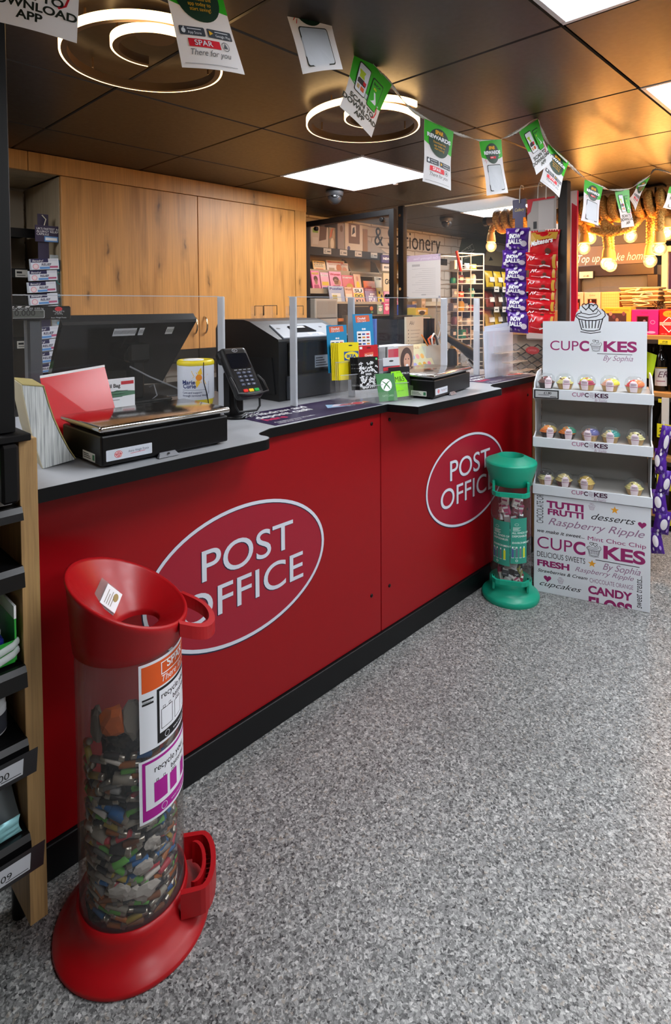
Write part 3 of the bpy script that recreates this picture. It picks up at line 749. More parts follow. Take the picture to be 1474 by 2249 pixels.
cols = ['#d9d3cf', '#c7c9cc', '#3a3032', '#8a1f3a', '#b04a72', '#4a4d55', '#8c8a3a', '#d8dadd', '#6a2a3a', '#aa9a9a', '#c04a8a', '#23262c']
names = {'#d9d3cf':'cream', '#c7c9cc':'silver', '#3a3032':'dark brown', '#8a1f3a':'maroon', '#b04a72':'pink', '#4a4d55':'slate', '#8c8a3a':'olive', '#d8dadd':'white', '#6a2a3a':'plum', '#aa9a9a':'mauve grey', '#c04a8a':'magenta', '#23262c':'black'}
bp = {}
k = 0
for lev in range(11):
    z = 0.080 + lev*0.038
    for q in range(4):
        aa = ga + radians(-75 + 150*(q+RNG.random()*0.6)/3.6)
        rr = 0.052
        cl = cols[k % len(cols)] if lev > 8 or RNG.random() < 0.6 else RNG.choice(cols); k += 1
        if lev > 8: cl = RNG.choice(['#d9d3cf', '#d8dadd', '#b04a72', '#6a2a3a'])
        w, h = 0.034, RNG.choice([0.046, 0.05])
        key = cl
        if key not in bp:
            m = MB(); m.box((0, 0, 0), (0.018, w, 0.05), mat('box_'+names[cl].replace(' ', '_'), cl, 0.45), 0.002); F = Plane((0.0091, -w/2, -0.025), (0,1,0), (0,0,1)); m.rect(F, 0.004, 0.03, w-0.004, 0.04, WHITEP if cl not in ('#d9d3cf', '#d8dadd') else c('#a04a6a'), 1); m.rect(F, 0.004, 0.010, w-0.010, 0.014, c('#9a9aa0'), 1)
            o = m.build('spent_vape_box'); tag(o, '%s spent vape packet among others inside the green bin' % names[cl], 'packet', '%s packets in the green bin' % names[cl]); bp[key] = o
        else:
            o = bp[key].copy(); COL.objects.link(o)
        o.location = (GX_+rr*cos(aa), GY_+rr*sin(aa), z+0.028); o.rotation_euler = (RNG.uniform(-0.5, 0.5), RNG.uniform(-0.3, 0.3), aa+RNG.uniform(-0.3, 0.3))
m = MB(); m.lathe([(0.05, 0.055), (0.055, 0.2), (0.05, 0.44), (0.02, 0.47)], mat('green_bin_core', '#2b2526', 0.7), (GX_, GY_, 0), 16, False, True, True)
tag(m.build('packet_fill'), 'dark mass of packets in the core of the green bin', 'packets', kind='stuff')
# ------------------------------------------------------------------ oak shelf unit at the left edge
_before = set(bpy.data.objects)
OAKR = wood_mat('rough_oak_board', '#a58355', '#7a5d38', 'Z', False, 1.6, 0.55)
OAKB = wood_mat('oak_back_board', '#a88a5e', '#7d6440', 'Z', True, 1.3, 0.55)
t = thing('shelf_unit', 'oak sided shop shelf unit with black shelves at the left edge, beside the red counter', 'shelf unit', (-0.45, 1.425, 0))
MB().b2((0.894, 0.012, 0), (0.933, 0.46, 1.148), OAKR, 0.001).build('side_panel', t)
MB().b2((-0.04, 0.012, 0), (0.0, 0.46, 1.148), OAKR, 0.001).build('side_panel', t)
MB().b2((0, 0.205, 0.10), (0.894, 0.225, 1.148), OAKB).build('back_board', t)
MB().b2((0, 0.20, 0.0), (0.894, 0.22, 0.10), BLACKM).build('toe_board', t)
LIPM = mat('black_shelf_lip', '#0b0b0d', 0.32)
def gondola_shelf(z, h, label=None):
    s = MB().b2((0.001, 0.0, z-0.022), (0.893, 0.204, z-0.006), BLACKM).build('shelf', t)
    m = MB(); m.loft([[Vector((x, -0.018, z-h)), Vector((x, -0.014, z-0.012)), Vector((x, -0.006, z)), Vector((x, 0.004, z)), Vector((x, 0.004, z-0.02)), Vector((x, -0.010, z-h))] for x in (0.002, 0.892)], LIPM, False)
    m.build('lip', s)
    if label:
        x0, w, hh, txt = label
        q = MB(); F = Plane((x0, -0.022, z-h-0.02), (1,0,0), (0,-0.2,1)); q.rect(F, -0.006, -0.012, w+0.03, hh+0.012, mat('label_holder', '#1c1d20', 0.3), 0); q.rect(F, 0, 0, w, hh, c('#c9cdd4'), 2)
        q.text(F, txt, 0.006, 0.010, 0.024, INK, 3); q.rect(F, w*0.4, 0.005, w-0.004, 0.007, INK, 3); q.build('price_label', s)
    return s
gondola_shelf(1.000, 0.028); gondola_shelf(0.864, 0.045); gondola_shelf(0.634, 0.045)
gondola_shelf(0.464, 0.046, (0.80, 0.075, 0.042, '1.00')); gondola_shelf(0.240, 0.05, (0.80, 0.085, 0.046, '1.09'))
# black framed clear screen standing on the unit
t = thing('post_screen', 'tall black post with a clear side screen above the oak shelf unit', 'screen post', (0.423, 1.47, 1.165))
MB().box((0, 0, 0.505), (0.040, 0.040, 1.01), BLACKM, 0.002).build('post', t)
MB().b2((-0.05, -0.05, -0.018), (0.043, 0.05, -0.002), BLACKM, 0.002).build('foot_plate', t)
MB().b2((-0.60, -0.004, 0.02), (-0.02, 0.002, 1.0), GLASS).build('clear_sheet', t)
MB().b2((0.0205, -0.004, 0.0), (0.0225, 0.004, 1.01), mat('pale_edge_strip', '#8f867a', 0.4)).build('edge_strip', t)
t = thing('black_bracket_box', 'black metal casing below the left post, behind the small green leaflet', 'casing', (0.30, 1.44, 1.003))
MB().b2((-0.3, 0.05, 0.0), (0.135, 0.09, 0.142), mat('black_green_sheet', '#0d1512', 0.35), 0.004).build('sheet', t)
MB().b2((0.10, -0.03, 0.01), (0.137, 0.05, 0.142), BLACKM, 0.006).build('end_block', t)
for x, z in ((0.06, 0.10), (0.095, 0.09), (0.10, 0.02)): MB().lathe([(0.005, 0), (0.005, 0.003), (0.0002, 0.004)], BLACK, n=10, X=T(x, 0.05, z) @ RX(pi/2)).build('bolt', t)
# leaflet on the top shelf
t = thing('shelf_leaflet', 'curved green and white leaflet standing on the top black shelf at the left edge', 'leaflet', (0.28, 1.425, 1.003))
def bend(u, v, w): return Vector((u + 0.10*(1-v/0.12)**1.6*0.45, 0.02 - w + 0.03*(v/0.12)**2, v))
F = Warp(bend); m = MB(); m.rect(F, 0, 0, 0.105, 0.12, WHITEP, 0, 6); m.rect(F, 0, 0.062, 0.105, 0.12, c('#2fae3f'), 1, 6); m.frame(F, 0.045, 0.026, 0.085, 0.062, 0.002, INK, 2); m.text(F, 'SCAN TO', 0.04, 0.017, 0.011, INK, 2); m.text(F, 'DOWNLOAD', 0.04, 0.009, 0.010, INK, 2); m.text(F, 'APP', 0.05, 0.002, 0.009, INK, 2); m.build('card', t)
# gum tray, gum tub, bag on the lower shelves
GW = c('#e3e6e6', 0.35); GG = mat('gum_green', '#2fa53a', 0.35); GB = mat('gum_blue', '#252c86', 0.35)
t = thing('gum_tray', 'green and white counter tray on the third black shelf at the left edge', 'display tray', (0.29, 1.445, 0.637))
m = MB(); m.b2((0, 0, 0), (0.142, 0.13, 0.004), GG); m.b2((0.138, 0, 0), (0.142, 0.13, 0.10), GG); m.b2((0, 0, 0.004), (0.138, 0.004, 0.05), GG); m.b2((0, 0.126, 0.004), (0.138, 0.13, 0.13), GW); m.build('tray', t)
m = MB(); m.prism([(0, 0.10), (0.128, 0.10), (0.128, 0.13), (0, 0.13)], Plane((0.1375, 0, 0), (0,1,0), (0,0,1)), 0.005, GW); m.build('tray_flap', t)
for k, (z, col, nm) in enumerate(((0.008, '#2a2f93', 'blue and green'), (0.028, '#252c86', 'blue and white'), (0.049, '#e3e6e6', 'white and green'), (0.070, '#2fa53a', 'green and white'))):
    t = thing('gum_pack', '%s gum pack lying in the green tray, %s' % (nm, ['lowest of the pile', 'second from the bottom', 'third from the bottom', 'on top of the pile'][k]), 'gum pack', (0.295, 1.452+0.008*k, 0.642+z), rot=(0.08, 0, 0.02*k))
    m = MB(); m.box((0.06, 0.05, 0.009), (0.125-0.006*k, 0.085, 0.018), mat('gumwrap_%d' % k, col, 0.3), 0.006, seg=2); F = XZ((0, 0.0072, 0)); m.rect(F, 0.03, 0.004, 0.10, 0.010, GW if k < 2 else c('#1f8a3a'), 1); m.text(F, 'EXTRA', 0.045, 0.0045, 0.008, GB if k < 2 else WHITEP, 2, bold=0.02); m.build('wrapper', t)
for k in range(2):
    t = MB().tube([(0.30, 1.418, 0.648+0.02*k), (0.36, 1.424, 0.652+0.02*k), (0.42, 1.43, 0.664+0.02*k), (0.436, 1.45, 0.662+0.02*k)], 0.004, glass_mat('clear_plastic_strip', body=0.5), 8, flat=2.2).build('clear_strip'); tag(t, '%s clear plastic strip in front of the green tray' % ['lower', 'upper'][k], 'strip')
t = thing('gum_tub', 'front white gum tub with a dark label on the fourth black shelf', 'tub', (0.385, 1.50, 0.466))
MB().lathe([(0.0002, 0), (0.034, 0), (0.0365, 0.003), (0.0365, 0.058), (0.033, 0.066), (0.0002, 0.066)], mat('white_tub', '#d8dbe0', 0.35), n=32).build('tub', t)
q = MB(); q.lathe([(0.0355, 0.066), (0.0355, 0.078), (0.033, 0.083), (0.0002, 0.083)], mat('white_tub', '#d8dbe0'), n=32); F = Plane((0,0,0.0833), (1,0,0), (0,1,0)); q.ell(F, 0, 0, 0.027, 0.027, c('#2a2c36'), 1); q.ell(F, 0.008, 0.006, 0.012, 0.009, c('#a8447a'), 2); q.ell(F, -0.01, -0.004, 0.008, 0.006, c('#4a7ab0'), 2); q.build('lid', t)
m = MB(); F = Cyl((0,0,0), 0.0368, radians(200), 0.006); m.rect(F, -0.02, 0, 0.10, 0.042, c('#34363f'), 1); m.rect(F, -0.02, 0, 0.012, 0.02, c('#2b63b8'), 2); m.text(F, 'xtra', 0.008, 0.010, 0.026, WHITEP, 3, bold=0.03, shear=0.2); m.build('label', t)
t = dup(t, (0.318, 1.560, 0.466), 0.4, 'white gum tub half hidden behind the front tub on the fourth black shelf')
t = thing('foil_pack', 'large dark grey foil pack lying on the lowest black shelf at the left edge', 'packet', (0.30, 1.43, 0.244))
def pillow(w, h, d, n=10, mm=8, pinch=0.85):
    """a filled bag lying in local x (width) and z (height), bulging along -y"""
    rows = []
    for j in range(mm+1):
        v = j/mm; row = []
        for i in range(n+1):
            u = i/n; bul = (sin(pi*u)**0.6)*(sin(pi*v)**0.55)
            row.append((w*(u-0.5)*(1-0.05*sin(pi*v)), h*v, d*bul))
        rows.append(row)
    return rows
def bag_mesh(m, w, h, d, material, X, seed=0, crease=0.003, both=True):
    R_ = random.Random(seed); rows = pillow(w, h, d, 14, 12)
    for sg in ((-1, 1) if both else (-1,)):
        vs = []
        for r in rows:
            for (x, z, b) in r:
                e = b*(1 + R_.uniform(-1, 1)*0.08) + (R_.uniform(-1, 1)*crease if b > 0.002 else 0)
                vs.append((x, sg*max(e, 0.0004 if sg < 0 else 0.0004), z))
        n = 15; fs = []
        for j in range(12):
            for i in range(14):
                a = j*n+i; q = (a, a+1, a+n+1, a+n); fs.append(q if sg < 0 else q[::-1])
        m.add(vs, fs, material, True, X)
m = MB(); bag_mesh(m, 0.22, 0.17, 0.035, mat('grey_foil', '#7d8488', 0.35, 0.5), T(0.03, 0.05, 0.0) @ RX(-0.6)); m.build('foil_bag', t)
m = MB(); bag_mesh(m, 0.20, 0.035, 0.012, mat('teal_foil_trim', '#7fb3b8', 0.35, 0.3), T(0.03, 0.004, 0.0) @ RX(-0.3), 4); m.build('bag_seal', t)

# this unit stands a little nearer and is a little smaller than drawn above
for o in set(bpy.data.objects) - _before:
    if o.parent is None:
        k = 0.944; o.location = EYE + (o.location - EYE)*k; o.scale = (k, k, k)
        if o.type == 'MESH': o.data.transform(Matrix.Diagonal((1, 1, 1, 1)))
        if o.name.startswith('shelf_unit'):
            for x in (0.2, 0.913): MB().cyl((x, 0.15, -0.086), (x, 0.15, 0.001), 0.018, BLACK, 12).build('foot', o)
# ------------------------------------------------------------------ medicine shelves behind the counter on the left
t = thing('medicine_rack', 'black metal medicine shelving in the niche left of the oak cabinet', 'shelf unit', (0.30, 2.95, 0.96))
MB().b2((0, 0.44, 0), (0.80, 0.455, 1.11), mat('beige_rack_back', '#8f8372', 0.6)).build('back_panel', t)
def rack_shelf(z, tags):
    s = MB().b2((0.0, 0.12, z), (0.78, 0.44, z+0.012), BLACKM).build('shelf', t)
    MB().b2((0.0, 0.112, z-0.03), (0.78, 0.120, z+0.014), BLACKM).build('shelf_edge', s)
    for x in (0.12, 0.42, 0.66):
        MB().prism([(0.12, z), (0.44, z), (0.44, z-0.10)], Plane((x, 0, 0), (0,1,0), (0,0,1)), 0.004, mat('shelf_bracket', '#1a1b1d', 0.4)).build('bracket', s)
    for k in range(tags):
        q = MB(); F = XZ((0.45+0.1*k, 0.111, z-0.028)); q.rect(F, 0, 0, 0.055, 0.036, c('#b9b5ac'), 1); q.rect(F, 0.006, 0.018, 0.03, 0.028, INK, 2); q.rect(F, 0.006, 0.008, 0.045, 0.011, INK, 2); q.build('price_ticket', s)
rack_shelf(0.86, 0); rack_shelf(0.665, 3); rack_shelf(0.49, 3); rack_shelf(0.32, 3); rack_shelf(0.10, 3)
SH = [('#2b56a5', 'blue and white carton on the upper medicine shelf, farther left', 0.36, 0.677, 0.12, 0.05), ('#17203f', 'navy and white carton on the upper medicine shelf, beside the hanging strip', 0.50, 0.677, 0.13, 0.05), ('#9ab93a', 'lime green carton on the middle medicine shelf', 0.40, 0.502, 0.10, 0.06), ('#b9a32a', 'yellow and brown carton on the middle medicine shelf', 0.52, 0.502, 0.11, 0.07), ('#3a4f6a', 'slate blue carton on the medicine shelf behind the weight display', 0.42, 0.332, 0.13, 0.05), ('#2f7a3a', 'green carton at the bottom of the medicine shelves', 0.44, 0.112, 0.08, 0.07), ('#3a78b5', 'small blue carton at the bottom of the medicine shelves', 0.54, 0.112, 0.06, 0.10)]
for col, lab, x, z, w, h in SH:
    m = MB(); m.b2((0, 0, 0), (w, 0.10, h), mat('carton_'+col.strip('#'), col, 0.4), 0.001); F = XZ((0, 0, 0)); m.rect(F, 0.01, h*0.35, w*0.7, h*0.62, WHITEP, 1); m.rect(F, 0.012, h*0.15, w*0.5, h*0.25, c('#c9d3e6'), 1)
    m.ell(F, w*0.82, h*0.5, w*0.1, h*0.25, c('#d24b2f') if h > 0.055 else c('#2a2a50'), 1, 16)
    o = m.build('medicine_carton', None, (0.30+x, 2.95+0.14, 0.96+z)); tag(o, lab, 'carton', 'cartons on the medicine shelves')
# hanging strip of allergy relief cartons
NV = c('#231f4a'); SKY = c('#5b8fc9')
sx, sy = at_y(97, 600, 2.98).x, 2.98
t = thing('clip_strip', 'dark purple hanging strip with a header card carrying the hay fever cartons', 'hanging strip', (sx, sy, 1.12))
m = MB(); m.b2((-0.025, 0, 0), (0.025, 0.002, 0.78), mat('purple_strip', '#2b2340', 0.45)); m.build('strip', t)
hx0, hx1 = at_y(77, 520, sy-0.01).x - sx, at_y(129, 520, sy-0.01).x - sx
hz0, hz1 = at_y(100, 532, sy).z-1.12, at_y(100, 496, sy).z-1.12
m = MB(); m.b2((hx0, -0.012, hz0), (hx1, -0.010, hz1), mat('purple_header', '#2d2444', 0.45)); F = XZ((hx0, -0.0121, hz0))
for k, s in enumerate(("UK'S FASTEST ACTING", 'ALLERGY RELIEF', 'CAPSULE')): m.text(F, s, 0.006, 0.058-0.013*k, 0.014, WHITEP, 1)
m.rect(F, (hx1-hx0)*0.38, 0.002, (hx1-hx0)*0.96, 0.028, SKY, 1); m.rect(F, (hx1-hx0)*0.42, 0.008, (hx1-hx0)*0.92, 0.022, WHITEP, 2); m.build('header_card', t)
m = MB(); m.tube([(0.0, -0.004, hz1-0.01), (0.01, -0.01, hz1+0.03), (-0.004, 0.0, hz1+0.05)], 0.0025, c('#c9c4b0'), 6); m.build('hook', t)
ty = [(572, 612), (590, 0)]
WC = mat('hayfever_carton_white', '#d3d8e2', 0.35)
def hay(lab, v_top, v_bot, uc, idx):
    z1, z0 = at_y(uc, v_top, sy-0.035).z, at_y(uc, v_bot, sy-0.035).z; x = at_y(uc, (v_top+v_bot)/2, sy-0.035).x
    h = z1-z0; w = 0.125
    t2 = thing('hayfever_carton', lab, 'carton', (x, sy-0.035, z0), 0, 'hay fever cartons on the hanging strip', rot=(0, radians(-4), 0.05*((idx % 3)-1)))
    m = MB(); m.b2((-w/2, 0, 0), (w/2, 0.028, h), WC, 0.001); F = XZ((-w/2, 0, 0))
    m.rect(F, 0, h*0.66, w*0.62, h, NV, 1); m.text(F, 'Benadryl', 0.006, h*0.73, h*0.26, WHITEP, 2, shear=0.2)
    m.rect(F, w*0.62, h*0.75, w*0.95, h*0.95, c('#c6ccd8'), 1); m.text(F, 'RELIEF', w*0.36, h*0.36, h*0.30, NV, 2, bold=0.02, shear=0.15)
    m.ell(F, w*0.16, h*0.30, h*0.26, h*0.26, c('#d88a9a'), 1, 20); m.ell(F, w*0.16, h*0.30, h*0.20, h*0.20, c('#e3d3d6'), 2, 20)
    m.rect(F, w*0.30, h*0.06, w*0.66, h*0.26, SKY, 1); m.rect(F, w*0.66, h*0.14, w*0.96, h*0.32, c('#b0587a'), 1)
    m.rect(Plane((w/2, 0, 0), (0,1,0), (0,0,1)), 0, 0, 0.028, h*0.9, SKY, 1)
    m.build('carton', t2)
names_ = ['topmost', 'second from the top', 'third from the top', 'fourth from the top, above the weight display', 'fifth, hidden behind the weight display', 'fourth from the bottom, below the weight display', 'third from the bottom', 'second from the bottom', 'lowest']
for k, (a, b_, uc) in enumerate(((568, 592, 100), (594, 616, 97), (619, 642, 95), (645, 669, 98), (672, 694, 100), (718, 744, 104), (746, 771, 103), (773, 797, 103), (799, 818, 102))):
    hay('hay fever relief carton on the hanging strip, %s' % names_[k], a, b_, uc, k)
# second strip: clear bags with blue print
TB = glass_mat('clear_bag_film', '#dcecf2', 0.9, 0.35, 0.12)
for k, (uc, v0, v1) in enumerate(((132, 560, 640), (131, 640, 680), (135, 700, 742))):
    p0 = at_y(uc, v1, sy-0.02); p1 = at_y(uc, v0, sy-0.02); h = p1.z-p0.z
    t2 = thing('travel_bag', 'clear bag with turquoise print hanging beside the hay fever cartons, %s' % ['uppermost and largest', 'middle one', 'lowest one'][k], 'bag', (p0.x, sy+0.0, p0.z), 0, 'clear bags beside the hay fever cartons')
    m = MB(); bag_mesh(m, 0.075, h, 0.014, TB, None, 30+k); m.build('film', t2)
    m = MB(); F = XZ((-0.03, -0.018, 0)); m.ring(F, 0.03, h*0.35, 0.018, h*0.16, 0.004, c('#3aa5a0'), 0, 20); m.rect(F, 0.012, h*0.7, 0.05, h*0.85, c('#6aa9c9'), 0); m.rect(F, 0.02, h*0.55, 0.045, h*0.62, c('#2d6a9a'), 0); m.build('print', t2)
# ------------------------------------------------------------------ cardboard cupcake stand
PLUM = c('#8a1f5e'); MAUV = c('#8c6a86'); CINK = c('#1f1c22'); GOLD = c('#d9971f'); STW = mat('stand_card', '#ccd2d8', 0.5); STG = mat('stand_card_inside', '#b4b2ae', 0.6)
NL, NR = Vector((2.782, 1.308)), Vector((2.947, 0.815))
sa = atan2(NR.y-NL.y, NR.x-NL.x); SW = (NR-NL).length
t = stand = thing('cupcake_stand', 'white cardboard cupcake display stand with three shelves and a cupcake topped header', 'display stand', (NL.x, NL.y, 0), sa)
SD = 0.30
def cup_icon(m, F, cx, cy, s, ink, ly=2):
    """line drawing of a cupcake with two hearts; s = width"""
    w = 0.035*s
    def st(P, ww=1.0, closed=False): m.stroke(F, [(cx+x*s, cy+y*s) for x, y in P], w*ww, ink, ly, closed)
    st([(-0.40, 0.02), (-0.30, -0.38), (-0.12, -0.43), (0.12, -0.43), (0.30, -0.38), (0.40, 0.02)])
    st([(-0.34, -0.46), (0.0, -0.52), (0.34, -0.46)], 0.8)
    for k in range(6):
        x = -0.27+0.108*k; st([(x*1.1, -0.05), (x*0.9, -0.33)], 0.9)
    st([(-0.50, 0.10), (-0.40, 0.0), (-0.15, -0.05), (0.15, -0.05), (0.38, 0.0), (0.48, 0.12), (0.46, 0.26), (0.36, 0.36)])
    st([(-0.50, 0.10), (-0.44, 0.18), (-0.30, 0.24)])
    st([(-0.44, 0.12), (-0.1, 0.04), (0.2, 0.10), (0.34, 0.20), (0.28, 0.30)], 0.8)
    st([(-0.34, 0.30), (-0.30, 0.22), (-0.05, 0.16), (0.18, 0.20), (0.26, 0.32), (0.16, 0.38)], 0.8)
    heart(m, F, cx+0.08*s, cy+0.42*s, 0.30*s, ink, ly, True, w); heart(m, F, cx-0.16*s, cy+0.46*s, 0.26*s, ink, ly, True, w)
def heart(m, F, cx, cy, s, ink, ly=2, line=False, w=0.002):
    P = []
    for k in range(24):
        a = 2*pi*k/24; P.append((cx + s*0.5*(16*sin(a)**3)/16, cy + s*0.5*(13*cos(a)-5*cos(2*a)-2*cos(3*a)-cos(4*a))/16))
    if line: m.stroke(F, P, w, ink, ly, True)
    else: m.poly(F, P, ink, ly)
def star(m, F, cx, cy, r, ink, ly=2):
    for k in range(5):
        a = pi/2+2*pi*k/5
        m.poly(F, [(cx, cy), (cx+r*0.42*cos(a-pi/5), cy+r*0.42*sin(a-pi/5)), (cx+r*cos(a), cy+r*sin(a)), (cx+r*0.42*cos(a+pi/5), cy+r*0.42*sin(a+pi/5))], ink, ly)
def logo(m, F, x, y, w, ink1, ink2, ly=2, sub=True, thin=PLUM):
    """CUPC(cupcake)KES with By Sophia below, w = full width"""
    s = w*0.175
    m.text(F, 'CUP', x, y, s, thin, ly, width=w*0.345)
    m.text(F, 'C', x+w*0.352, y, s, ink1, ly, width=w*0.115, bold=0.035)
    cup_icon(m, F, x+w*0.545, y+s*0.36, w*0.135, ink2, ly)
    m.text(F, 'KES', x+w*0.622, y, s, ink1, ly, width=w*0.378, bold=0.035)
    if sub:
        m.stroke(F, [(x+w*0.56, y-s*0.18), (x+w*0.95, y-s*0.20)], s*0.04, ink2, ly)
        m.text(F, 'By Sophia', x+w*0.62, y-s*0.66, s*0.54, MAUV, ly, shear=0.4, width=w*0.34)
p = MB().b2((0, 0, 0), (SW, SD, 0.497), STW, 0.002).build('printed_base_box', stand)
p['label'] = 'white base box printed with plum dessert words'
F = XZ((0, 0, 0)); m = MB()
def bx(X, Y):     # from the close-up of the front face
    top = 110+0.139*(X-150); bot = 1059+0.19*(X-150)
    return ((X-150)/1140*SW, 0.497*(1-(Y-top)/(bot-top)))
def put(s, X, Y, X2, cap, ink, **k):
    a = bx(X, Y); b_ = bx(X2, Y); m.text(F, s, a[0], a[1], cap*0.00050/0.70, ink, 1, width=b_[0]-a[0], **k)
put('TUTTI', 285, 245, 655, 66, PLUM, bold=0.045); put('FRUTTI', 290, 312, 655, 56, PLUM, bold=0.04)
put('desserts', 715, 365, 1150, 62, CINK, shear=0.45); put('Raspberry Ripple', 290, 410, 1235, 70, MAUV, shear=0.4)
put('we make it sweet...', 178, 480, 665, 34, CINK, shear=0.3, bold=0.012); put('Mint Choc Chip', 692, 568, 1248, 40, PLUM)
a = bx(178, 632); logo(m, F, a[0], a[1], SW*0.935, PLUM, CINK, 1, True)
put('DELICIOUS SWEETS', 180, 718, 675, 54, CINK); put('FRESH', 184, 806, 518, 58, PLUM, bold=0.045)
put('Raspberry Ripple', 568, 868, 1140, 46, MAUV, shear=0.4); put('Strawberries & Cream', 190, 868, 698, 32, CINK, shear=0.3, bold=0.012)
put('CHOCOLATE ORANGE', 718, 978, 1135, 42, MAUV); put('cupcakes', 200, 1000, 640, 50, CINK, shear=0.45)
put('CANDY', 706, 1082, 1128, 74, PLUM, bold=0.04)
a = bx(706, 1150); b_ = bx(1128, 1150)
vs, fs = text_geo('FLOSS', 0.04, 0, 1); wmax = max(q[0] for q in vs); sc = (b_[0]-a[0])/wmax
m.add([F(a[0]+q[0]*sc, max(0.001, -0.036+q[1]*0.086), EPS) for q in vs], fs, PLUM)
a = bx(248, 405); m.text(F, 'CHOCOLATE OR', a[0], a[1], 0.046, CINK, 1, rot=pi/2, width=0.145)
a = bx(1215, 1235); m.text(F, 'sweet treats...', a[0], a[1]+0.0, 0.044, CINK, 1, rot=pi/2, width=0.155, shear=0.2)
for X, Y, k in ((955, 285, 's'), (742, 800, 's'), (1210, 425, 'h'), (295, 938, 'h')):
    a = bx(X, Y)
    if k == 's': star(m, F, a[0], a[1], 0.019, GOLD, 1)
    else: heart(m, F, a[0], a[1]-0.002, 0.036, PLUM, 1)
for X, Y in ((735, 250), (430, 965)): a = bx(X, Y); cup_icon(m, F, a[0], a[1], 0.03, MAUV, 1)
m.build('front_print', p)
for x0, nm in ((-0.004, 'side_panel'), (SW-0.001, 'side_panel')):
    P = [(0.004, 0.497), (SD, 0.497), (SD, 1.10), (0.13, 1.10), (0.02, 1.06), (0.002, 1.02), (0.002, 0.98), (0.06, 0.955), (0.075, 0.80), (0.004, 0.785), (0.002, 0.74), (0.06, 0.71), (0.075, 0.57), (0.004, 0.55)]
    MB().prism(P, Plane((x0, 0, 0), (0,1,0), (0,0,1)), 0.005, STW).build(nm, stand)
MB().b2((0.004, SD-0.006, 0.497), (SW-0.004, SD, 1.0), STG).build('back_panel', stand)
for k, (z0, z1) in enumerate(((0.98, 1.03), (0.738, 0.786), (0.500, 0.548))):
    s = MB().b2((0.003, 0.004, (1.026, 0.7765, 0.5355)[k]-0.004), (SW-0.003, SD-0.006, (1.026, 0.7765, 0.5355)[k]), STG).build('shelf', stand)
    m = MB(); e = 0.006; m.b2((-e, -0.008, z0), (SW+e, 0.0, z1), STW, 0.001); F = XZ((0, -0.0082, z0))
    logo(m, F, SW*0.335, 0.021, SW*0.31, c('#3a1030'), MAUV, 1, True); m.build('shelf_lip', s)
    m = MB(); m.b2((-e, -0.002, z0), (-e+0.004, 0.06, z1), STW); m.b2((SW+e-0.004, -0.002, z0), (SW+e, 0.06, z1), STW); m.build('lip_return', s)
# clear guards behind the front lips
for z0, w in ((1.03, 0.12),):
    for xx in (0.03, SW-0.03-w): MB().b2((xx, 0.10, z0), (xx+w, 0.102, z0+0.085), GLASS).build('clear_guard', stand)
# header board
HT = Plane((0.015, 0.215, 0), (1,0,0), (0,0,1)); HW = SW-0.03
P = [(0, 0.99), (HW, 0.99), (HW, 1.36), (HW*0.645, 1.36), (HW*0.645, 1.385), (HW*0.60, 1.415), (HW*0.555, 1.428), (HW*0.535, 1.448), (HW*0.48, 1.456), (HW*0.42, 1.446), (HW*0.37, 1.438), (HW*0.365, 1.42), (HW*0.335, 1.405), (HW*0.315, 1.36), (0, 1.36)]
h = MB().prism(P, HT, -0.005, STW).build('header_board', stand)
m = MB(); F = Plane((0.015, 0.215, 0), (1,0,0), (0,0,1)); F.n = Vector((0,-1,0))
cup_icon(m, F, HW*0.475, 1.372, HW*0.29, CINK, 2)
logo(m, F, HW*0.07, 1.208, HW*0.84, PLUM, CINK, 1, True); m.build('header_print', h)
# digital price tag on the top lip
q = MB(); q.b2((0.0, -0.016, 0.984), (0.115, -0.009, 1.026), mat('tag_frame', '#1b1c1f', 0.35), 0.001); F = XZ((0, -0.0162, 0.984)); q.rect(F, 0.006, 0.005, 0.109, 0.037, c('#a9adb0'), 1); q.text(F, '£1.80', 0.045, 0.022, 0.016, INK, 2, bold=0.02); q.rect(F, 0.02, 0.016, 0.07, 0.018, INK, 2); q.rect(F, 0.075, 0.008, 0.105, 0.011, INK, 2)
q.build('price_tag', stand)
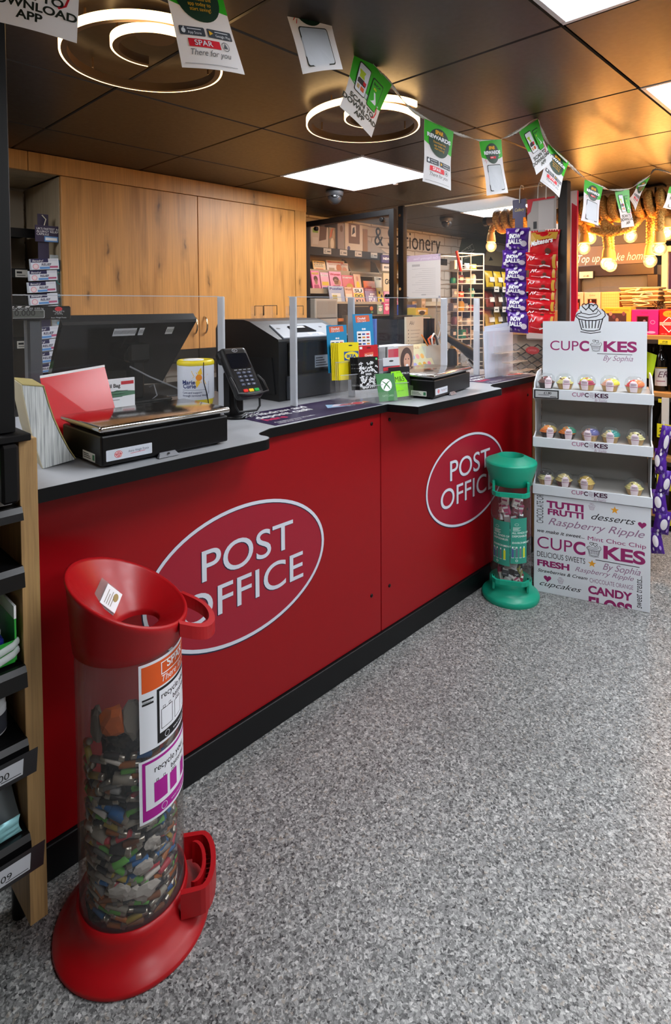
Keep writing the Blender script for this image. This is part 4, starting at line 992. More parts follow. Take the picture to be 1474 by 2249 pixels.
# ---- cupcakes, each in a clear domed cup with a white label
CUPM = glass_mat('clear_cupcake_dome', '#f6f8f8', 0.9, 0.05, 0.04)
CASE = {'brown': mat('brown_case', '#2b1a14', 0.6), 'tan': mat('tan_case', '#c9a064', 0.6), 'red': mat('red_case', '#6a1f20', 0.6)}
TAGP = c('#e3d6dc')
Ms = Matrix.Translation((NL.x, NL.y, 0)) @ RZ(sa)
def cupcake(x, y, z, case, fros, top, label, rz=0.0, tagrow=1, scale=1.0):
    o = thing('cupcake', label, 'cupcake', Ms @ Vector((x, y, z)), sa+rz, 'cupcakes on the cardboard stand')
    pr = [(0.026, 0), (0.028, 0.002), (0.036, 0.030), (0.037, 0.031)]
    n = 40; rs = []
    for r, zz in pr: rs.append([Vector(((r+(0.0012 if k % 2 else -0.0006))*cos(2*pi*k/n), (r+(0.0012 if k % 2 else -0.0006))*sin(2*pi*k/n), zz)) for k in range(n)])
    MB().loft(rs, CASE[case], False, True, True, True).build('paper_case', o)
    # swirled frosting
    rs = []; R_ = random.Random(hash(label) % 1000)
    for i in range(15):
        f = i/14; r = 0.037*(1-f)**0.55*(1+0.10*sin(i*1.9)) + 0.001; zz = 0.030+0.030*f
        rs.append([Vector((r*(1+0.06*cos(6*2*pi*k/24+i*0.7))*cos(2*pi*k/24), r*(1+0.06*cos(6*2*pi*k/24+i*0.7))*sin(2*pi*k/24), zz+0.0015*sin(3*2*pi*k/24+i))) for k in range(24)])
    MB().loft(rs, mat('frosting_'+fros.strip('#'), fros, 0.55), True, True, True, True).build('frosting', o)
    kind, col = top
    if kind == 'spr':
        for k in range(9):
            a = R_.random()*6.28; r = 0.022*R_.random()**0.5; MB().box((r*cos(a), r*sin(a)-0.004, 0.056-0.3*r*0.6), (0.009, 0.006, 0.006), mat('topping_'+col[k % len(col)].strip('#'), col[k % len(col)], 0.4), 0.002, X=T(0,0,0)).build('topping', o)
    elif kind == 'swirl':
        pts = [((0.006+0.022*k/20)*cos(k*0.55), (0.006+0.022*k/20)*sin(k*0.55), 0.058-0.012*k/20) for k in range(21)]
        MB().tube(pts, 0.0055, mat('topping_'+col[0].strip('#'), col[0], 0.45), 8).build('topping', o)
    elif kind == 'disc':
        MB().lathe([(0.0002, 0.052), (0.026, 0.052), (0.028, 0.058), (0.025, 0.063), (0.0002, 0.064)], mat('topping_'+col[0].strip('#'), col[0], 0.4), n=20).build('topping', o)
    elif kind == 'half':
        m = MB(); m.lathe([(0.036, 0.034), (0.035, 0.045), (0.022, 0.056), (0.0005, 0.062)], mat('topping_'+col[0].strip('#'), col[0], 0.45), (0.008, 0.006, 0.0), 24); m.build('topping', o)
    MB().lathe([(0.031, 0.0), (0.0415, 0.030), (0.043, 0.034), (0.0425, 0.044), (0.037, 0.062), (0.024, 0.074), (0.0005, 0.078)], CUPM, n=32).build('clear_dome', o)
    # label band with a rounded head at the front
    m = MB(); F = Cyl((0,0,0), 0.044, -pi/2-0.42, 0)
    def lab_(u, v, w):
        rr = 0.0435 if v > 0.030 else 0.033+0.0105*v/0.030
        if v > 0.05: rr = 0.0435-0.35*(v-0.05)
        a = -pi/2-0.42+u/0.0435; return Vector(((rr+w)*cos(a), (rr+w)*sin(a), v))
    G = Warp(lab_); m.rect(G, 0.0, 0.004, 0.036, 0.046, TAGP, 1, 6); m.rect(G, 0.004, 0.044, 0.032, 0.054, TAGP, 1, 6); m.rect(G, 0.009, 0.052, 0.027, 0.058, TAGP, 1, 5)
    m.rect(G, 0.006, 0.044, 0.030, 0.0465, c('#7a4a6a'), 2, 5); m.rect(G, 0.006, 0.038, 0.030, 0.040, c('#5a4a5a'), 2, 5); m.rect(G, 0.002, 0.029, 0.034, 0.031, PLUM, 2, 5)
    m.build('label_band', o)
    return o
zz = (1.0265, 0.777, 0.536)
def cx(px, a, b): return (px-a)/(b-a)*SW
ROW1 = [(1204, 'brown', '#6a4038', ('spr', ['#e8d9d4', '#a03a4a', '#3a2018']), 'brown cupcake with pale and pink pieces, leftmost on the top shelf'), (1248, 'tan', '#e6dc8a', ('spr', ['#5a2f1c', '#8a5a2a']), 'pale yellow cupcake with a brown piece, second from the left on the top shelf'),
        (1298, 'tan', '#b01f4a', ('swirl', ['#d8cf20']), 'crimson cupcake with a yellow flake, middle of the top shelf'), (1350, 'tan', '#e8a88e', ('half', ['#e2d62a']), 'pink and bright yellow cupcake, second from the right on the top shelf'), (1403, 'tan', '#e03a3a', ('half', ['#e0752a']), 'red and orange cupcake at the right end of the top shelf')]
ROW2 = [(1209, 'brown', '#e07a22', ('half', ['#b09a52']), 'orange cupcake with an olive gold cap, leftmost on the middle shelf'), (1254, 'brown', '#e8821f', ('half', ['#2f8f72']), 'orange and green cupcake in a dark case on the middle shelf'), (1306, 'tan', '#c89a8a', ('half', ['#5a5a9a']), 'pink and lilac blue cupcake, middle of the middle shelf'),
        (1352, 'tan', '#ead9a0', ('half', ['#1f8f8a']), 'cream and teal cupcake on the middle shelf'), (1407, 'tan', '#e6dc9a', ('spr', ['#4a2a1c', '#e6dc9a']), 'cream cupcake with a brown button, right end of the middle shelf')]
ROW3 = [(1200, 'tan', '#d9cf9a', ('disc', ['#1c1a1a']), 'cupcake topped with a black biscuit, leftmost on the bottom shelf'), (1247, 'red', '#ead28a', ('swirl', ['#ead9a2']), 'cream swirl cupcake in a dark red case on the bottom shelf'), (1299, 'tan', '#e8c868', ('swirl', ['#e0bc58']), 'caramel yellow swirl cupcake, third on the bottom shelf'), (1405, 'tan', '#e8dc8a', ('spr', ['#4a2a1c', '#efe2a0']), 'pale yellow cupcake standing alone at the right end of the bottom shelf')]
for row, z in zip((ROW1, ROW2, ROW3), zz):
    for k, (px, case, fr, top, lab) in enumerate(row):
        dz = 0.0
        cupcake(min(max(cx(px, 1179, 1440), 0.05), SW-0.05), 0.055 if z != zz[2] else 0.06, z, case, fr, top, lab, (0.35, 0.25, -0.2, 0.0, -0.1)[k])
# ------------------------------------------------------------------ parcel scales
GLOSSB = mat('glossy_black_body', '#09090b', 0.30, spec=0.4)
def parcel_scale(label, loc, rz, w=0.382, d=0.245, h=0.084):
    t = thing('parcel_scale', label, 'scale', (loc[0], loc[1], WT), rz, 'parcel scales on the counter')
    b = MB(); b.b2((0, 0, 0.007), (w, d, h), GLOSSB, 0.005, seg=2); b.b2((0.014, 0.014, h-0.002), (w-0.014, d-0.014, h+0.008), GLOSSB, 0.003); b.build('body', t)
    p = MB(); p.box((w/2, d/2-0.002, h+0.0165), (w+0.012, d+0.010, 0.016), CHROME, 0.0075, seg=4, smooth=True); p.build('weighing_plate', t)['label'] = 'polished steel weighing plate'
    for x in (0.03, w-0.03):
        for y in (0.03, d-0.03): MB().lathe([(0.011, 0), (0.013, 0.004), (0.009, 0.012)], BLACK, (x, y, 0), 14, cap0=True).build('foot', t)
    m = MB(); F = Plane((0.012, -0.0004, 0.018), (1,0,0), (0,0,1)); m.rrect(F, 0, 0, 0.125, 0.028, 0.002, c('#c3c9d3'), 1); m.ell(F, 0.032, 0.014, 0.011, 0.009, c('#c21f2e'), 2, 20); m.ring(F, 0.032, 0.014, 0.0095, 0.0075, 0.0008, WHITEP, 3, 24)
    m.text(F, 'POST', 0.0255, 0.015, 0.006, WHITEP, 3); m.text(F, 'OFFICE', 0.0242, 0.0095, 0.0058, WHITEP, 3)
    m.text(F, 'Avery Weigh-Tronix', 0.058, 0.014, 0.0085, c('#26304f'), 2, shear=0.2, width=0.058); m.stroke(F, [(0.064, 0.010), (0.095, 0.0115), (0.105, 0.012)], 0.001, c('#c21f2e'), 2); m.build('front_label', t)
    m = MB(); F = Plane((-0.0004, 0.11, 0.012), (0,-1,0), (0,0,1)); m.rrect(F, 0, 0, 0.075, 0.022, 0.001, c('#cdd0c8'), 1)
    for k in range(3): m.rect(F, 0.004, 0.005+0.005*k, 0.05-0.006*k, 0.007+0.005*k, INK, 2)
    m.rect(F, 0.060, 0.004, 0.072, 0.018, c('#2f6f4a'), 2); m.build('side_label', t)
    m = MB(); m.loft([[Vector((0.150, -0.001, 0.002)), Vector((0.212, -0.001, 0.002)), Vector((0.205, -0.001, 0.014)), Vector((0.158, -0.001, 0.014))], [Vector((0.150, -0.014, 0.002)), Vector((0.212, -0.014, 0.002)), Vector((0.205, -0.005, 0.012)), Vector((0.158, -0.005, 0.012))]], mat('scale_level_window', '#8d9096', 0.25, 0.3), False); m.ell(Plane((0.18, -0.011, 0.0105), (1,0,0), (0,1,0.9)), 0, 0, 0.004, 0.003, INK, 2, 12); m.build('level_window', t)
    return t
parcel_scale('black parcel scale with a steel plate at the left serving point, beside the paper stack', (0.629, 1.425), 0.0)
parcel_scale('black parcel scale with a steel plate at the right serving point, before the scanner', (2.075, 1.425), radians(9), 0.40)
# weight display on its pole
t = thing('weight_display', 'black weight display reading 0.000 on a grey pole behind the left scale', 'display', (0, 1.90, 0))
a, b_ = at_y(-30, 705, 1.88), at_y(156, 672, 1.88)
m = MB(); m.b2((a.x, 1.88, a.z), (b_.x, 1.935, b_.z), BLACK, 0.004); F = XZ((a.x, 1.8796, a.z)); W_, H_ = b_.x-a.x, b_.z-a.z
q0 = at_y(98, 705, 1.88).x-a.x
m.rrect(F, 0.02, H_*0.14, q0, H_*0.72, 0.003, c('#c3c6c8'), 1); m.rrect(F, 0.021, H_*0.16, q0-0.0015, H_*0.70, 0.003, c('#4c514c'), 2)
m.text(F, '0.000', q0-0.085, H_*0.32, 0.024, c('#15181a'), 3, bold=0.02, sx=1.1); m.text(F, 'kg', q0-0.012, H_*0.52, 0.008, c('#15181a'), 3)
m.text(F, 'FOR POSTAL USE  0.005 kg', q0-0.09, H_*0.77, 0.0075, c('#b9bcc0'), 1)
qx = at_y(129, 700, 1.88).x-a.x
m.ell(F, qx, H_*0.78, 0.011, 0.007, c('#d3404c'), 1, 20); m.ell(F, qx, H_*0.78, 0.0095, 0.0058, c('#c21f2e'), 2, 20)
for k, s in enumerate(('Max  6/15/30 kg', 'Min 40 g', 'e= 2/5/10 g')): m.text(F, s, qx, H_*(0.58-0.1*k), 0.0052, c('#c9ccd0'), 1, align='C')
m.text(F, 'Avery Weigh-Tronix', qx, H_*0.10, 0.0055, c('#c9ccd0'), 1, align='C')
for k in range(3): m.poly(F, [(q0-0.10+k*0.022, H_*0.90), (q0-0.088+k*0.022, H_*0.90), (q0-0.084+k*0.022, H_*1.0), (q0-0.096+k*0.022, H_*1.0)], c('#c9ccd0'), 1)
m.build('display_head', t)
px0, px1 = at_y(57, 760, 1.92).x, at_y(89, 760, 1.92).x
MB().b2((px0, 1.90, 0.035-0.035+WT), (px1, 1.94, a.z+0.004), mat('grey_metal_pole', '#4c5057', 0.4, 0.3), 0.006).build('pole', t)
MB().lathe([(0.05, 0), (0.05, 0.006), (0.03, 0.012)], mat('grey_metal_pole', '#4c5057'), ((px0+px1)/2, 1.92, WT), 24, cap0=True, cap1=True).build('pole_foot', t)
t.location = (0, 0, 0)
# leaning stack of paper forms
PAP = bpy.data.materials.new('page_edges'); PAP.use_nodes = True
def _pap():
    nt, N, L, b = nodes(PAP); tc = N('ShaderNodeTexCoord'); mp = N('ShaderNodeMapping'); mp.inputs['Scale'].default_value = (260, 0.6, 9); mp.inputs['Rotation'].default_value = (0, -0.42, 0); L(tc.outputs['Object'], mp.inputs[0])
    n = N('ShaderNodeTexNoise', i_Scale=1.0, i_Detail=4.0); L(mp.outputs[0], n.inputs['Vector']); r = N('ShaderNodeValToRGB'); ramp(r, [(0.3, '#7d8286'), (0.45, '#b3b9ba'), (0.6, '#cfd4d4'), (0.75, '#a9b3ac')]); L(n.outputs[0], r.inputs[0]); L(r.outputs[0], b.inputs['Base Color']); b.inputs['Roughness'].default_value = 0.7
_pap()
t = thing('paper_stack', 'thick leaning stack of paper forms with curved page edges, leftmost on the counter', 'paper stack', (0, 0, 0))
yA, yB = 1.545, 1.72
def pz(u, v): p = at_y(u, v, yA); return (p.x, max(p.z, WT+0.0005))
Lft = [pz(95, 1031), pz(82, 990), pz(70, 950), pz(60, 905), pz(52, 865), pz(49, 846)]
Rgt = [pz(164, 1009), pz(148, 985), pz(132, 955), pz(116, 920), pz(104, 885), pz(94, 850)]
rings = [[Vector((p[0], yA, p[1])), Vector((q[0], yA, q[1])), Vector((q[0]+0.03, yB, q[1])), Vector((p[0]+0.03, yB, p[1]))] for p, q in zip(Lft, Rgt)]
m = MB(); m.loft(rings, PAP, False); m.build('pages', t)
m = MB(); rr = [[Vector((q[0]+dx, y, q[1]+0.002)) for dx, y in ((0.0005, yA-0.001), (0.0035, yA-0.001), (0.0335, yB), (0.0305, yB))] for q in Rgt]; m.loft(rr, mat('ochre_cover', '#9c8f5c', 0.5), False); m.build('back_cover', t)
m = MB(); m.loft([[Vector((Lft[-1][0], yA-0.001, Lft[-1][1]+0.0003)), Vector((Rgt[-1][0]+0.003, yA-0.001, Rgt[-1][1]+0.0003)), Vector((Rgt[-1][0]+0.033, yB, Rgt[-1][1]+0.0003)), Vector((Lft[-1][0]+0.03, yB, Lft[-1][1]+0.0003))], [Vector((Lft[-1][0], yA-0.001, Lft[-1][1]+0.003)), Vector((Rgt[-1][0]+0.003, yA-0.001, Rgt[-1][1]+0.003)), Vector((Rgt[-1][0]+0.033, yB, Rgt[-1][1]+0.003)), Vector((Lft[-1][0]+0.03, yB, Lft[-1][1]+0.003))]], mat('ochre_cover', '#9c8f5c'), False); m.build('top_binding', t)
m = MB(); rr = [[Vector((p[0]-0.0005-dx, y, p[1]+0.001)) for dx, y in ((0, yA), (0.002, yA), (-0.028, yB), (-0.03, yB))] for p in Lft]; m.loft(rr, mat('cream_cover', '#b9b39a', 0.6), False); m.build('front_cover', t)
# red board behind the left scale
t = thing('red_folder', 'glossy red board with a white top edge leaning behind the left parcel scale', 'folder', (0, 0, 0))
RG = mat('glossy_red_board', '#c8121c', 0.22)
A, B = at_y(88, 831, 1.76), at_y(230, 806, 1.80); F_ = [Vector((A.x+0.012, 1.70, WT+0.001)), Vector((B.x+0.02, 1.73, WT+0.001)), B, A]
m = MB(); k = Vector((0.004, 0.012, 0)); m.loft([F_, [p+k for p in F_]], RG, False); m.build('board', t)
m = MB(); u_ = Vector((0, 0, 0.006)); m.loft([[A, B, B+k, A+k], [A+u_, B+u_, B+k+u_, A+k+u_]], WHITE, False); m.build('white_edge', t)
lo, hi = at_y(113, 893, 1.74), at_y(235, 866, 1.79)
t.location = (0, 0, 0)
# white leaflet behind it
t = thing('bag_leaflet', 'white leaflet with a red flash standing behind the red board', 'leaflet', (0, 0, 0))
A, B = at_y(226, 866, 1.97), at_y(294, 828, 1.97)
m = MB(); m.b2((A.x-0.02, 1.965, WT+0.001), (B.x, 1.972, B.z), WHITE); F = XZ((A.x-0.02, 1.9648, WT)); w, h = B.x-A.x+0.02, B.z-WT
m.text(F, 'Mail Bag', 0.02, h-0.030, 0.018, INK, 1, bold=0.03); m.rect(F, w*0.62, h-0.022, w-0.004, h-0.010, c('#c21f2e'), 1)
for q in range(4): m.rect(F, 0.02, h-0.045-q*0.010, w*0.8-q*0.01, h-0.043-q*0.010, c('#6b6e73'), 1)
m.poly(F, [(0, 0.10), (w*0.5, 0.115), (w, 0.108), (w, 0.095), (0, 0.088)], c('#4f7a5f'), 1); m.build('sheet', t)
# tilted monitor seen from behind
t = thing('monitor', 'black monitor tilted back, seen from behind through the clear screen at left', 'monitor', (0, 0, 0))
TL, TR = at_y(137, 714, 2.22), at_y(431, 706, 2.22); BL, BR = at_y(106, 850, 2.50), at_y(366, 866, 2.50)
ux = (TR-TL); uy = (TL-BL); nn = ux.cross(uy).normalized(); BR = BR - nn*((BR-BL).dot(nn))
BKP = mat('monitor_back_gloss', '#060607', 0.10, spec=0.3)
m = MB(); Q = [BL, BR, TR, TL]; m.loft([[p+nn*0.0 for p in Q], [p-nn*0.03 for p in Q]], BKP, False); m.build('casing', t)
m = MB(); e = [TL, TR, TR-nn*0.03, TL-nn*0.03]; zz = Vector((0, 0, 0.012)); m.loft([[p+nn*0.002 for p in (TL, TR)]+[p-nn*0.032 for p in (TR, TL)], [p+nn*0.002+zz for p in (TL, TR)]+[p-nn*0.032+zz for p in (TR, TL)]], mat('bezel_top', '#1d1e20', 0.4), False); m.build('top_bezel', t)
F = Plane(BL, ux, uy)
L_ = ux.length; H_ = uy.length
m = MB()
for u0, u1 in ((0.36, 0.53), (0.55, 0.59), (0.77, 0.83)):
    m.rect(F, L_*u0, H_*0.80, L_*u1, H_*0.92, c('#c9ccd0'), 1)
    for k in range(int((u1-u0)*120)): m.rect(F, L_*u0+0.004+k*0.0052, H_*0.83, L_*u0+0.006+k*0.0052, H_*0.89, INK, 2)
m.build('barcode_stickers', t)
m = MB(); cpt = (BL+BR+TL+TR)/4; m.box((cpt.x+0.06, cpt.y-0.02, cpt.z+0.02), (0.10, 0.06, 0.10), BLACK, 0.01); m.b2((cpt.x+0.03, cpt.y-0.03, WT+0.012), (cpt.x+0.09, cpt.y+0.03, cpt.z+0.02), BLACK, 0.01); m.build('arm_mount', t)
MB().box((cpt.x+0.06, cpt.y, WT+0.007), (0.24, 0.20, 0.012), BLACK, 0.004).build('stand_foot', t)
m = MB(); m.tube([at_y(322, 735, 2.30), at_y(330, 712, 2.24), at_y(345, 722, 2.27), at_y(338, 745, 2.33)], 0.004, BLACK, 6); m.build('cable_loop', t)
o = MB().tube([at_y(285, 805, 2.34), at_y(330, 828, 2.28), at_y(388, 852, 2.22), at_y(410, 868, 2.20)], 0.0035, GREY, 6).build('grey_cable'); tag(o, 'thin grey cable running from the monitor stand towards the donation tin', 'cable')
o = MB().tube([at_z(330, 880, WT+0.004), at_z(345, 868, WT+0.03), at_z(338, 845, WT+0.07), at_z(328, 850, WT+0.06)], 0.003, GREY, 6).build('grey_cable_loop'); tag(o, 'short looped grey cable under the monitor', 'cable')
# donation tin
YEL = mat('tin_yellow', '#e9d21c', 0.35)
dx, dy = 1.335, 2.105
t = thing('donation_tin', 'white charity collection tin with a daffodil, yellow lid and yellow base', 'collection tin', (dx, dy, WT), 0)
R0 = 0.074
MB().lathe([(0.0002, 0), (R0*0.90, 0), (R0*0.93, 0.01), (R0*0.97, 0.024), (R0, 0.028)], YEL, n=40).build('base', t)
MB().lathe([(R0, 0.027), (R0*1.01, 0.03), (R0*1.01, 0.163), (R0, 0.166)], mat('tin_white', '#d3d8e3', 0.38), n=48).build('body', t)
MB().lathe([(R0*0.99, 0.165), (R0*1.03, 0.167), (R0*1.03, 0.178), (R0*0.96, 0.186), (R0*0.88, 0.186), (R0*0.86, 0.181), (0.0002, 0.181)], YEL, n=40).build('lid', t)
MB().lathe([(0.0002, 0.1815), (0.042, 0.1815), (0.042, 0.1875), (0.036, 0.189), (0.0002, 0.189)], WHITE, (-0.01, 0, 0), 24).build('coin_slot_cap', t)
va = atan2(-dy, -dx)
F = Cyl((0, 0, 0), R0*1.012, va, 0.03); m = MB()
for k in range(6):
    a = 2*pi*k/6+0.3; m.poly(F, [(0.012, 0.088), (0.012+0.022*cos(a-0.45), 0.088+0.022*sin(a-0.45)), (0.012+0.042*cos(a), 0.088+0.042*sin(a)), (0.012+0.022*cos(a+0.45), 0.088+0.022*sin(a+0.45))], c('#f0c020'), 1)
m.ell(F, 0.012, 0.088, 0.013, 0.013, c('#e88a14'), 2, 14)
NVY = c('#1f2f6a')
m.text(F, 'Marie', -0.058, 0.062, 0.024, NVY, 3, bold=0.02); m.text(F, 'Curie', -0.055, 0.046, 0.024, NVY, 3, bold=0.02)
m.rect(F, -0.058, 0.038, 0.04, 0.039, NVY, 1); m.text(F, 'Care and support', -0.058, 0.024, 0.0115, NVY, 1); m.text(F, 'through terminal illness', -0.058, 0.012, 0.0115, NVY, 1)
m.text(F, 'Registered charity', 0.056, 0.02, 0.007, NVY, 1, rot=pi/2); m.build('wrap_print', t)
o = MB().tube([Vector((dx, dy, WT)) + Vector((1.025*R0*cos(va+0.42), 1.025*R0*sin(va+0.42), z)) for z in (0.180, 0.15, 0.10)] + [Vector((dx, dy, WT)) + Vector((1.04*R0*cos(va+0.60), 1.04*R0*sin(va+0.60), 0.05)), Vector((dx, dy, WT)) + Vector((1.1*R0*cos(va+0.66), 1.1*R0*sin(va+0.66), 0.003))], 0.0018, BLACK, 6).build('security_cord'); tag(o, 'black security cord hanging down the front of the donation tin', 'cord')
# card terminal on its post
t = thing('card_terminal', 'black chip and pin card terminal tilted on a post beside the donation tin', 'card terminal', (1.270, 1.735, WT), radians(-6))
MB().lathe([(0.045, 0), (0.047, 0.006), (0.04, 0.012), (0.0002, 0.012)], BLACK, n=28).build('post_foot', t)
MB().box((0.0, 0.022, 0.085), (0.058, 0.05, 0.16), BLACK, 0.005).build('post', t)
X = T(0.0, -0.03, 0.165) @ RX(radians(50)) @ Matrix.Diagonal((1.22, 1.14, 1.1, 1))
PED = mat('terminal_shell', '#17181b', 0.38, noise=0.06)
m = MB(X=X); m.box((0, 0, 0), (0.088, 0.185, 0.036), PED, 0.012, seg=3); m.box((0, 0.072, -0.012), (0.094, 0.045, 0.04), PED, 0.012, seg=2); m.build('shell', t)
m = MB(X=X); F = Plane((-0.044, -0.0925, 0.0184), (1,0,0), (0,1,0)); m.rrect(F, 0.010, 0.100, 0.078, 0.158, 0.004, mat('terminal_screen', '#15161c', 0.08), 1); m.ring(F, 0.044, 0.169, 0.009, 0.007, 0.001, c('#c9ccd4'), 1, 20); m.text(F, ')))', 0.0395, 0.1665, 0.007, c('#c9ccd4'), 1)
for k in range(4): m.rect(F, 0.016+0.015*k, 0.093, 0.026+0.015*k, 0.0955, c('#9aa0aa'), 1)
m.build('screen', t)
KEY = mat('terminal_key', '#cdd2dc', 0.4)
for r in range(4):
    for q in range(3):
        z_ = MB(X=X); F = Plane((-0.044, -0.0925, 0.0184), (1,0,0), (0,1,0)); x0, y0 = 0.020+0.0175*q, 0.078-0.0145*r
        z_.box((x0-0.044+0.0065, y0-0.0925+0.004, 0.0195), (0.013, 0.008, 0.003), mat('key_grey', '#4a5064', 0.4), 0.001); F2 = Plane((-0.044, -0.0925, 0.0211), (1,0,0), (0,1,0)); z_.text(F2, '123456789*0#'[r*3+q], x0+0.004, y0+0.001, 0.008, KEY, 1); z_.build('key', t)
for q, cl in enumerate(('#d8302a', '#e8c020', '#28a84a')):
    z_ = MB(X=X); z_.box((0.018+0.0185*q-0.044+0.008, 0.016-0.0925, 0.0195), (0.0155, 0.011, 0.004), mat('key_'+cl.strip('#'), cl, 0.4), 0.0015); z_.build('key', t)['label'] = ['red cancel key', 'yellow clear key', 'green enter key'][q]
m = MB(X=X); m.tube([(0.046, -0.02, 0.012), (0.05, -0.05, 0.024), (0.05, -0.088, 0.026), (0.0, -0.097, 0.024), (-0.05, -0.088, 0.026), (-0.05, -0.05, 0.024), (-0.046, -0.02, 0.012)], 0.0035, PED, 8); m.build('keypad_shield', t)
m = MB(); m.tube([(-0.035, -0.045, 0.115), (-0.032, -0.05, 0.05), (-0.022, -0.055, 0.03), (0.045, -0.065, 0.03), (0.058, -0.065, 0.045), (0.06, -0.06, 0.115)], 0.004, PED, 8); m.build('wire_stand', t)
o = MB(); pts = []
for k in range(60):
    a = k*0.9; pts.append((1.295+0.03*cos(k*0.105)+0.007*cos(a), 1.69+0.02*sin(k*0.105)+0.007*sin(a), WT+0.012+0.007*cos(a*1.0+1)))
o.tube(pts, 0.0016, mat('coiled_lead', '#b9bcc2', 0.3, 0.6), 5); tag(o.build('coiled_lead'), 'small silver coiled lead at the foot of the card terminal', 'lead')

# ------------------------------------------------------------------ cash recycler
t = thing('cash_machine', 'bulky black cash machine with a grey sloping top panel behind the clear screen', 'cash machine', (1.60, 1.885, WT))
W_ = 0.45
prof = [(0, 0), (0.46, 0), (0.46, 0.30), (0.43, 0.345), (0.24, 0.345), (0.20, 0.338), (0.004, 0.265), (0, 0.255)]
TILLM = mat('till_black', '#131416', 0.45, noise=0.07)
MB().prism(prof, Plane((0, 0, 0), (0,1,0), (0,0,1)), W_, TILLM).build('housing', t)
m = MB(); m.prism([(0.0, 0.03), (0.40, 0.03), (0.40, 0.17), (0.02, 0.185)], Plane((-0.006, 0.02, 0), (0,1,0), (0,0,1)), 0.006, mat('till_side_cover', '#17181a', 0.4)); m.build('side_cover', t)
GP = mat('till_grey_panel', '#8f959e', 0.35)
F = Plane((0.0, 0.004, 0.2655), (1,0,0), (0, 0.196, 0.073))
m = MB(); m.prism([(0.03, -0.002), (W_-0.02, -0.002), (W_-0.05, 0.15), (0.07, 0.15)], F, 0.006, GP); m.build('grey_top_panel', t)
m = MB(); G = Plane(F(0, 0, 0.0062), (1,0,0), (0, 0.196, 0.073)); m.prism([(0.13, 0.05), (0.27, 0.05), (0.255, 0.115), (0.145, 0.115)], G, 0.004, mat('till_screen', '#101216', 0.1)); m.rect(Plane(G(0,0,0.004), (1,0,0), (0,0.196,0.073)), 0.165, 0.09, 0.235, 0.11, c('#c3c8cc'), 1); m.ell(G, 0.08, 0.10, 0.012, 0.008, INK, 1, 16); m.ell(G, 0.34, 0.10, 0.010, 0.007, INK, 1, 16); m.rect(G, 0.20, 0.012, 0.29, 0.038, c('#d3d8dc'), 1); m.text(G, 'NOTES', 0.215, 0.016, 0.014, c('#2d5f9a'), 2, bold=0.02); m.build('note_slot_display', t)
m = MB(); m.b2((0.05, -0.012, 0.11), (W_-0.02, 0.0, 0.25), mat('till_gloss_front', '#0b0c0e', 0.1), 0.004); F = XZ((0.05, -0.0124, 0.11)); m.rect(F, 0.15, 0.02, 0.24, 0.075, c('#aab2ba'), 1)
for k in range(4): m.rect(F, 0.156, 0.028+0.011*k, 0.23-0.01*k, 0.032+0.011*k, INK, 2)
m.ell(F, 0.05, 0.06, 0.004, 0.005, c('#2c2e33'), 1, 12); m.build('front_window', t)
MB().b2((0.04, -0.008, 0.004), (W_-0.01, 0.0, 0.105), mat('till_lower_front', '#2b2e33', 0.4), 0.003).build('lower_front', t)
# clear leaflet pockets behind the cash machine
for k, (u0, u1, v0, v1) in enumerate(((552, 570, 672, 694), (572, 600, 671, 694), (628, 658, 672, 694))):
    A, B = at_y(u0, v1, 2.40), at_y(u1, v0, 2.40)
    t = thing('leaflet_pocket', 'clear leaflet pocket standing behind the cash machine, %s' % ['leftmost', 'middle', 'rightmost'][k], 'leaflet holder', (A.x, 2.40, WT), 0, 'leaflet pockets behind the cash machine')
    w = B.x-A.x; h = B.z-WT
    m = MB(); m.b2((0, 0, 0), (w, 0.003, h), GLASS2); m.b2((0, -0.03, 0), (0.003, 0, h*0.9), GLASS2); m.b2((w-0.003, -0.03, 0), (w, 0, h*0.9), GLASS2); m.build('back_sheet', t)
    m = MB(); m.tube([(0, -0.03, h-0.05), (0, -0.03, h), (w, -0.03, h), (w, -0.03, h-0.05)], 0.002, BLACK, 6); m.build('rim', t)

# ------------------------------------------------------------------ low clear screens with frosted fins
def low_screen(label, x0, x1, fins, y=1.778, h=0.442):
    t = thing('counter_screen', label, 'clear screen', (x0, y, WT), 0, 'low clear screens on the counter')
    MB().b2((0, -0.003, 0.0), (x1-x0, 0.003, h), GLASS).build('sheet', t)
    MB().b2((0, -0.0034, h), (x1-x0, 0.0034, h+0.003), mat('polished_sheet_edge', '#c9ced6', 0.25, alpha=0.55)).build('polished_edge', t)
    for fx in fins: MB().b2((fx-x0-0.005, -0.042, 0), (fx-x0+0.005, -0.003, h+0.001), FROST, 0.003).build('fin', t)
    return t
low_screen('low clear counter screen at left, in front of the tilted monitor', 0.50, 1.268, [1.262], 1.836)
low_screen('low clear counter screen in front of the cash machine and gift cards', 1.565, 2.655, [1.569, 1.915, 2.65])
low_screen('low clear counter screen at the right end, by the white papers', 2.668, 3.185, [2.985])

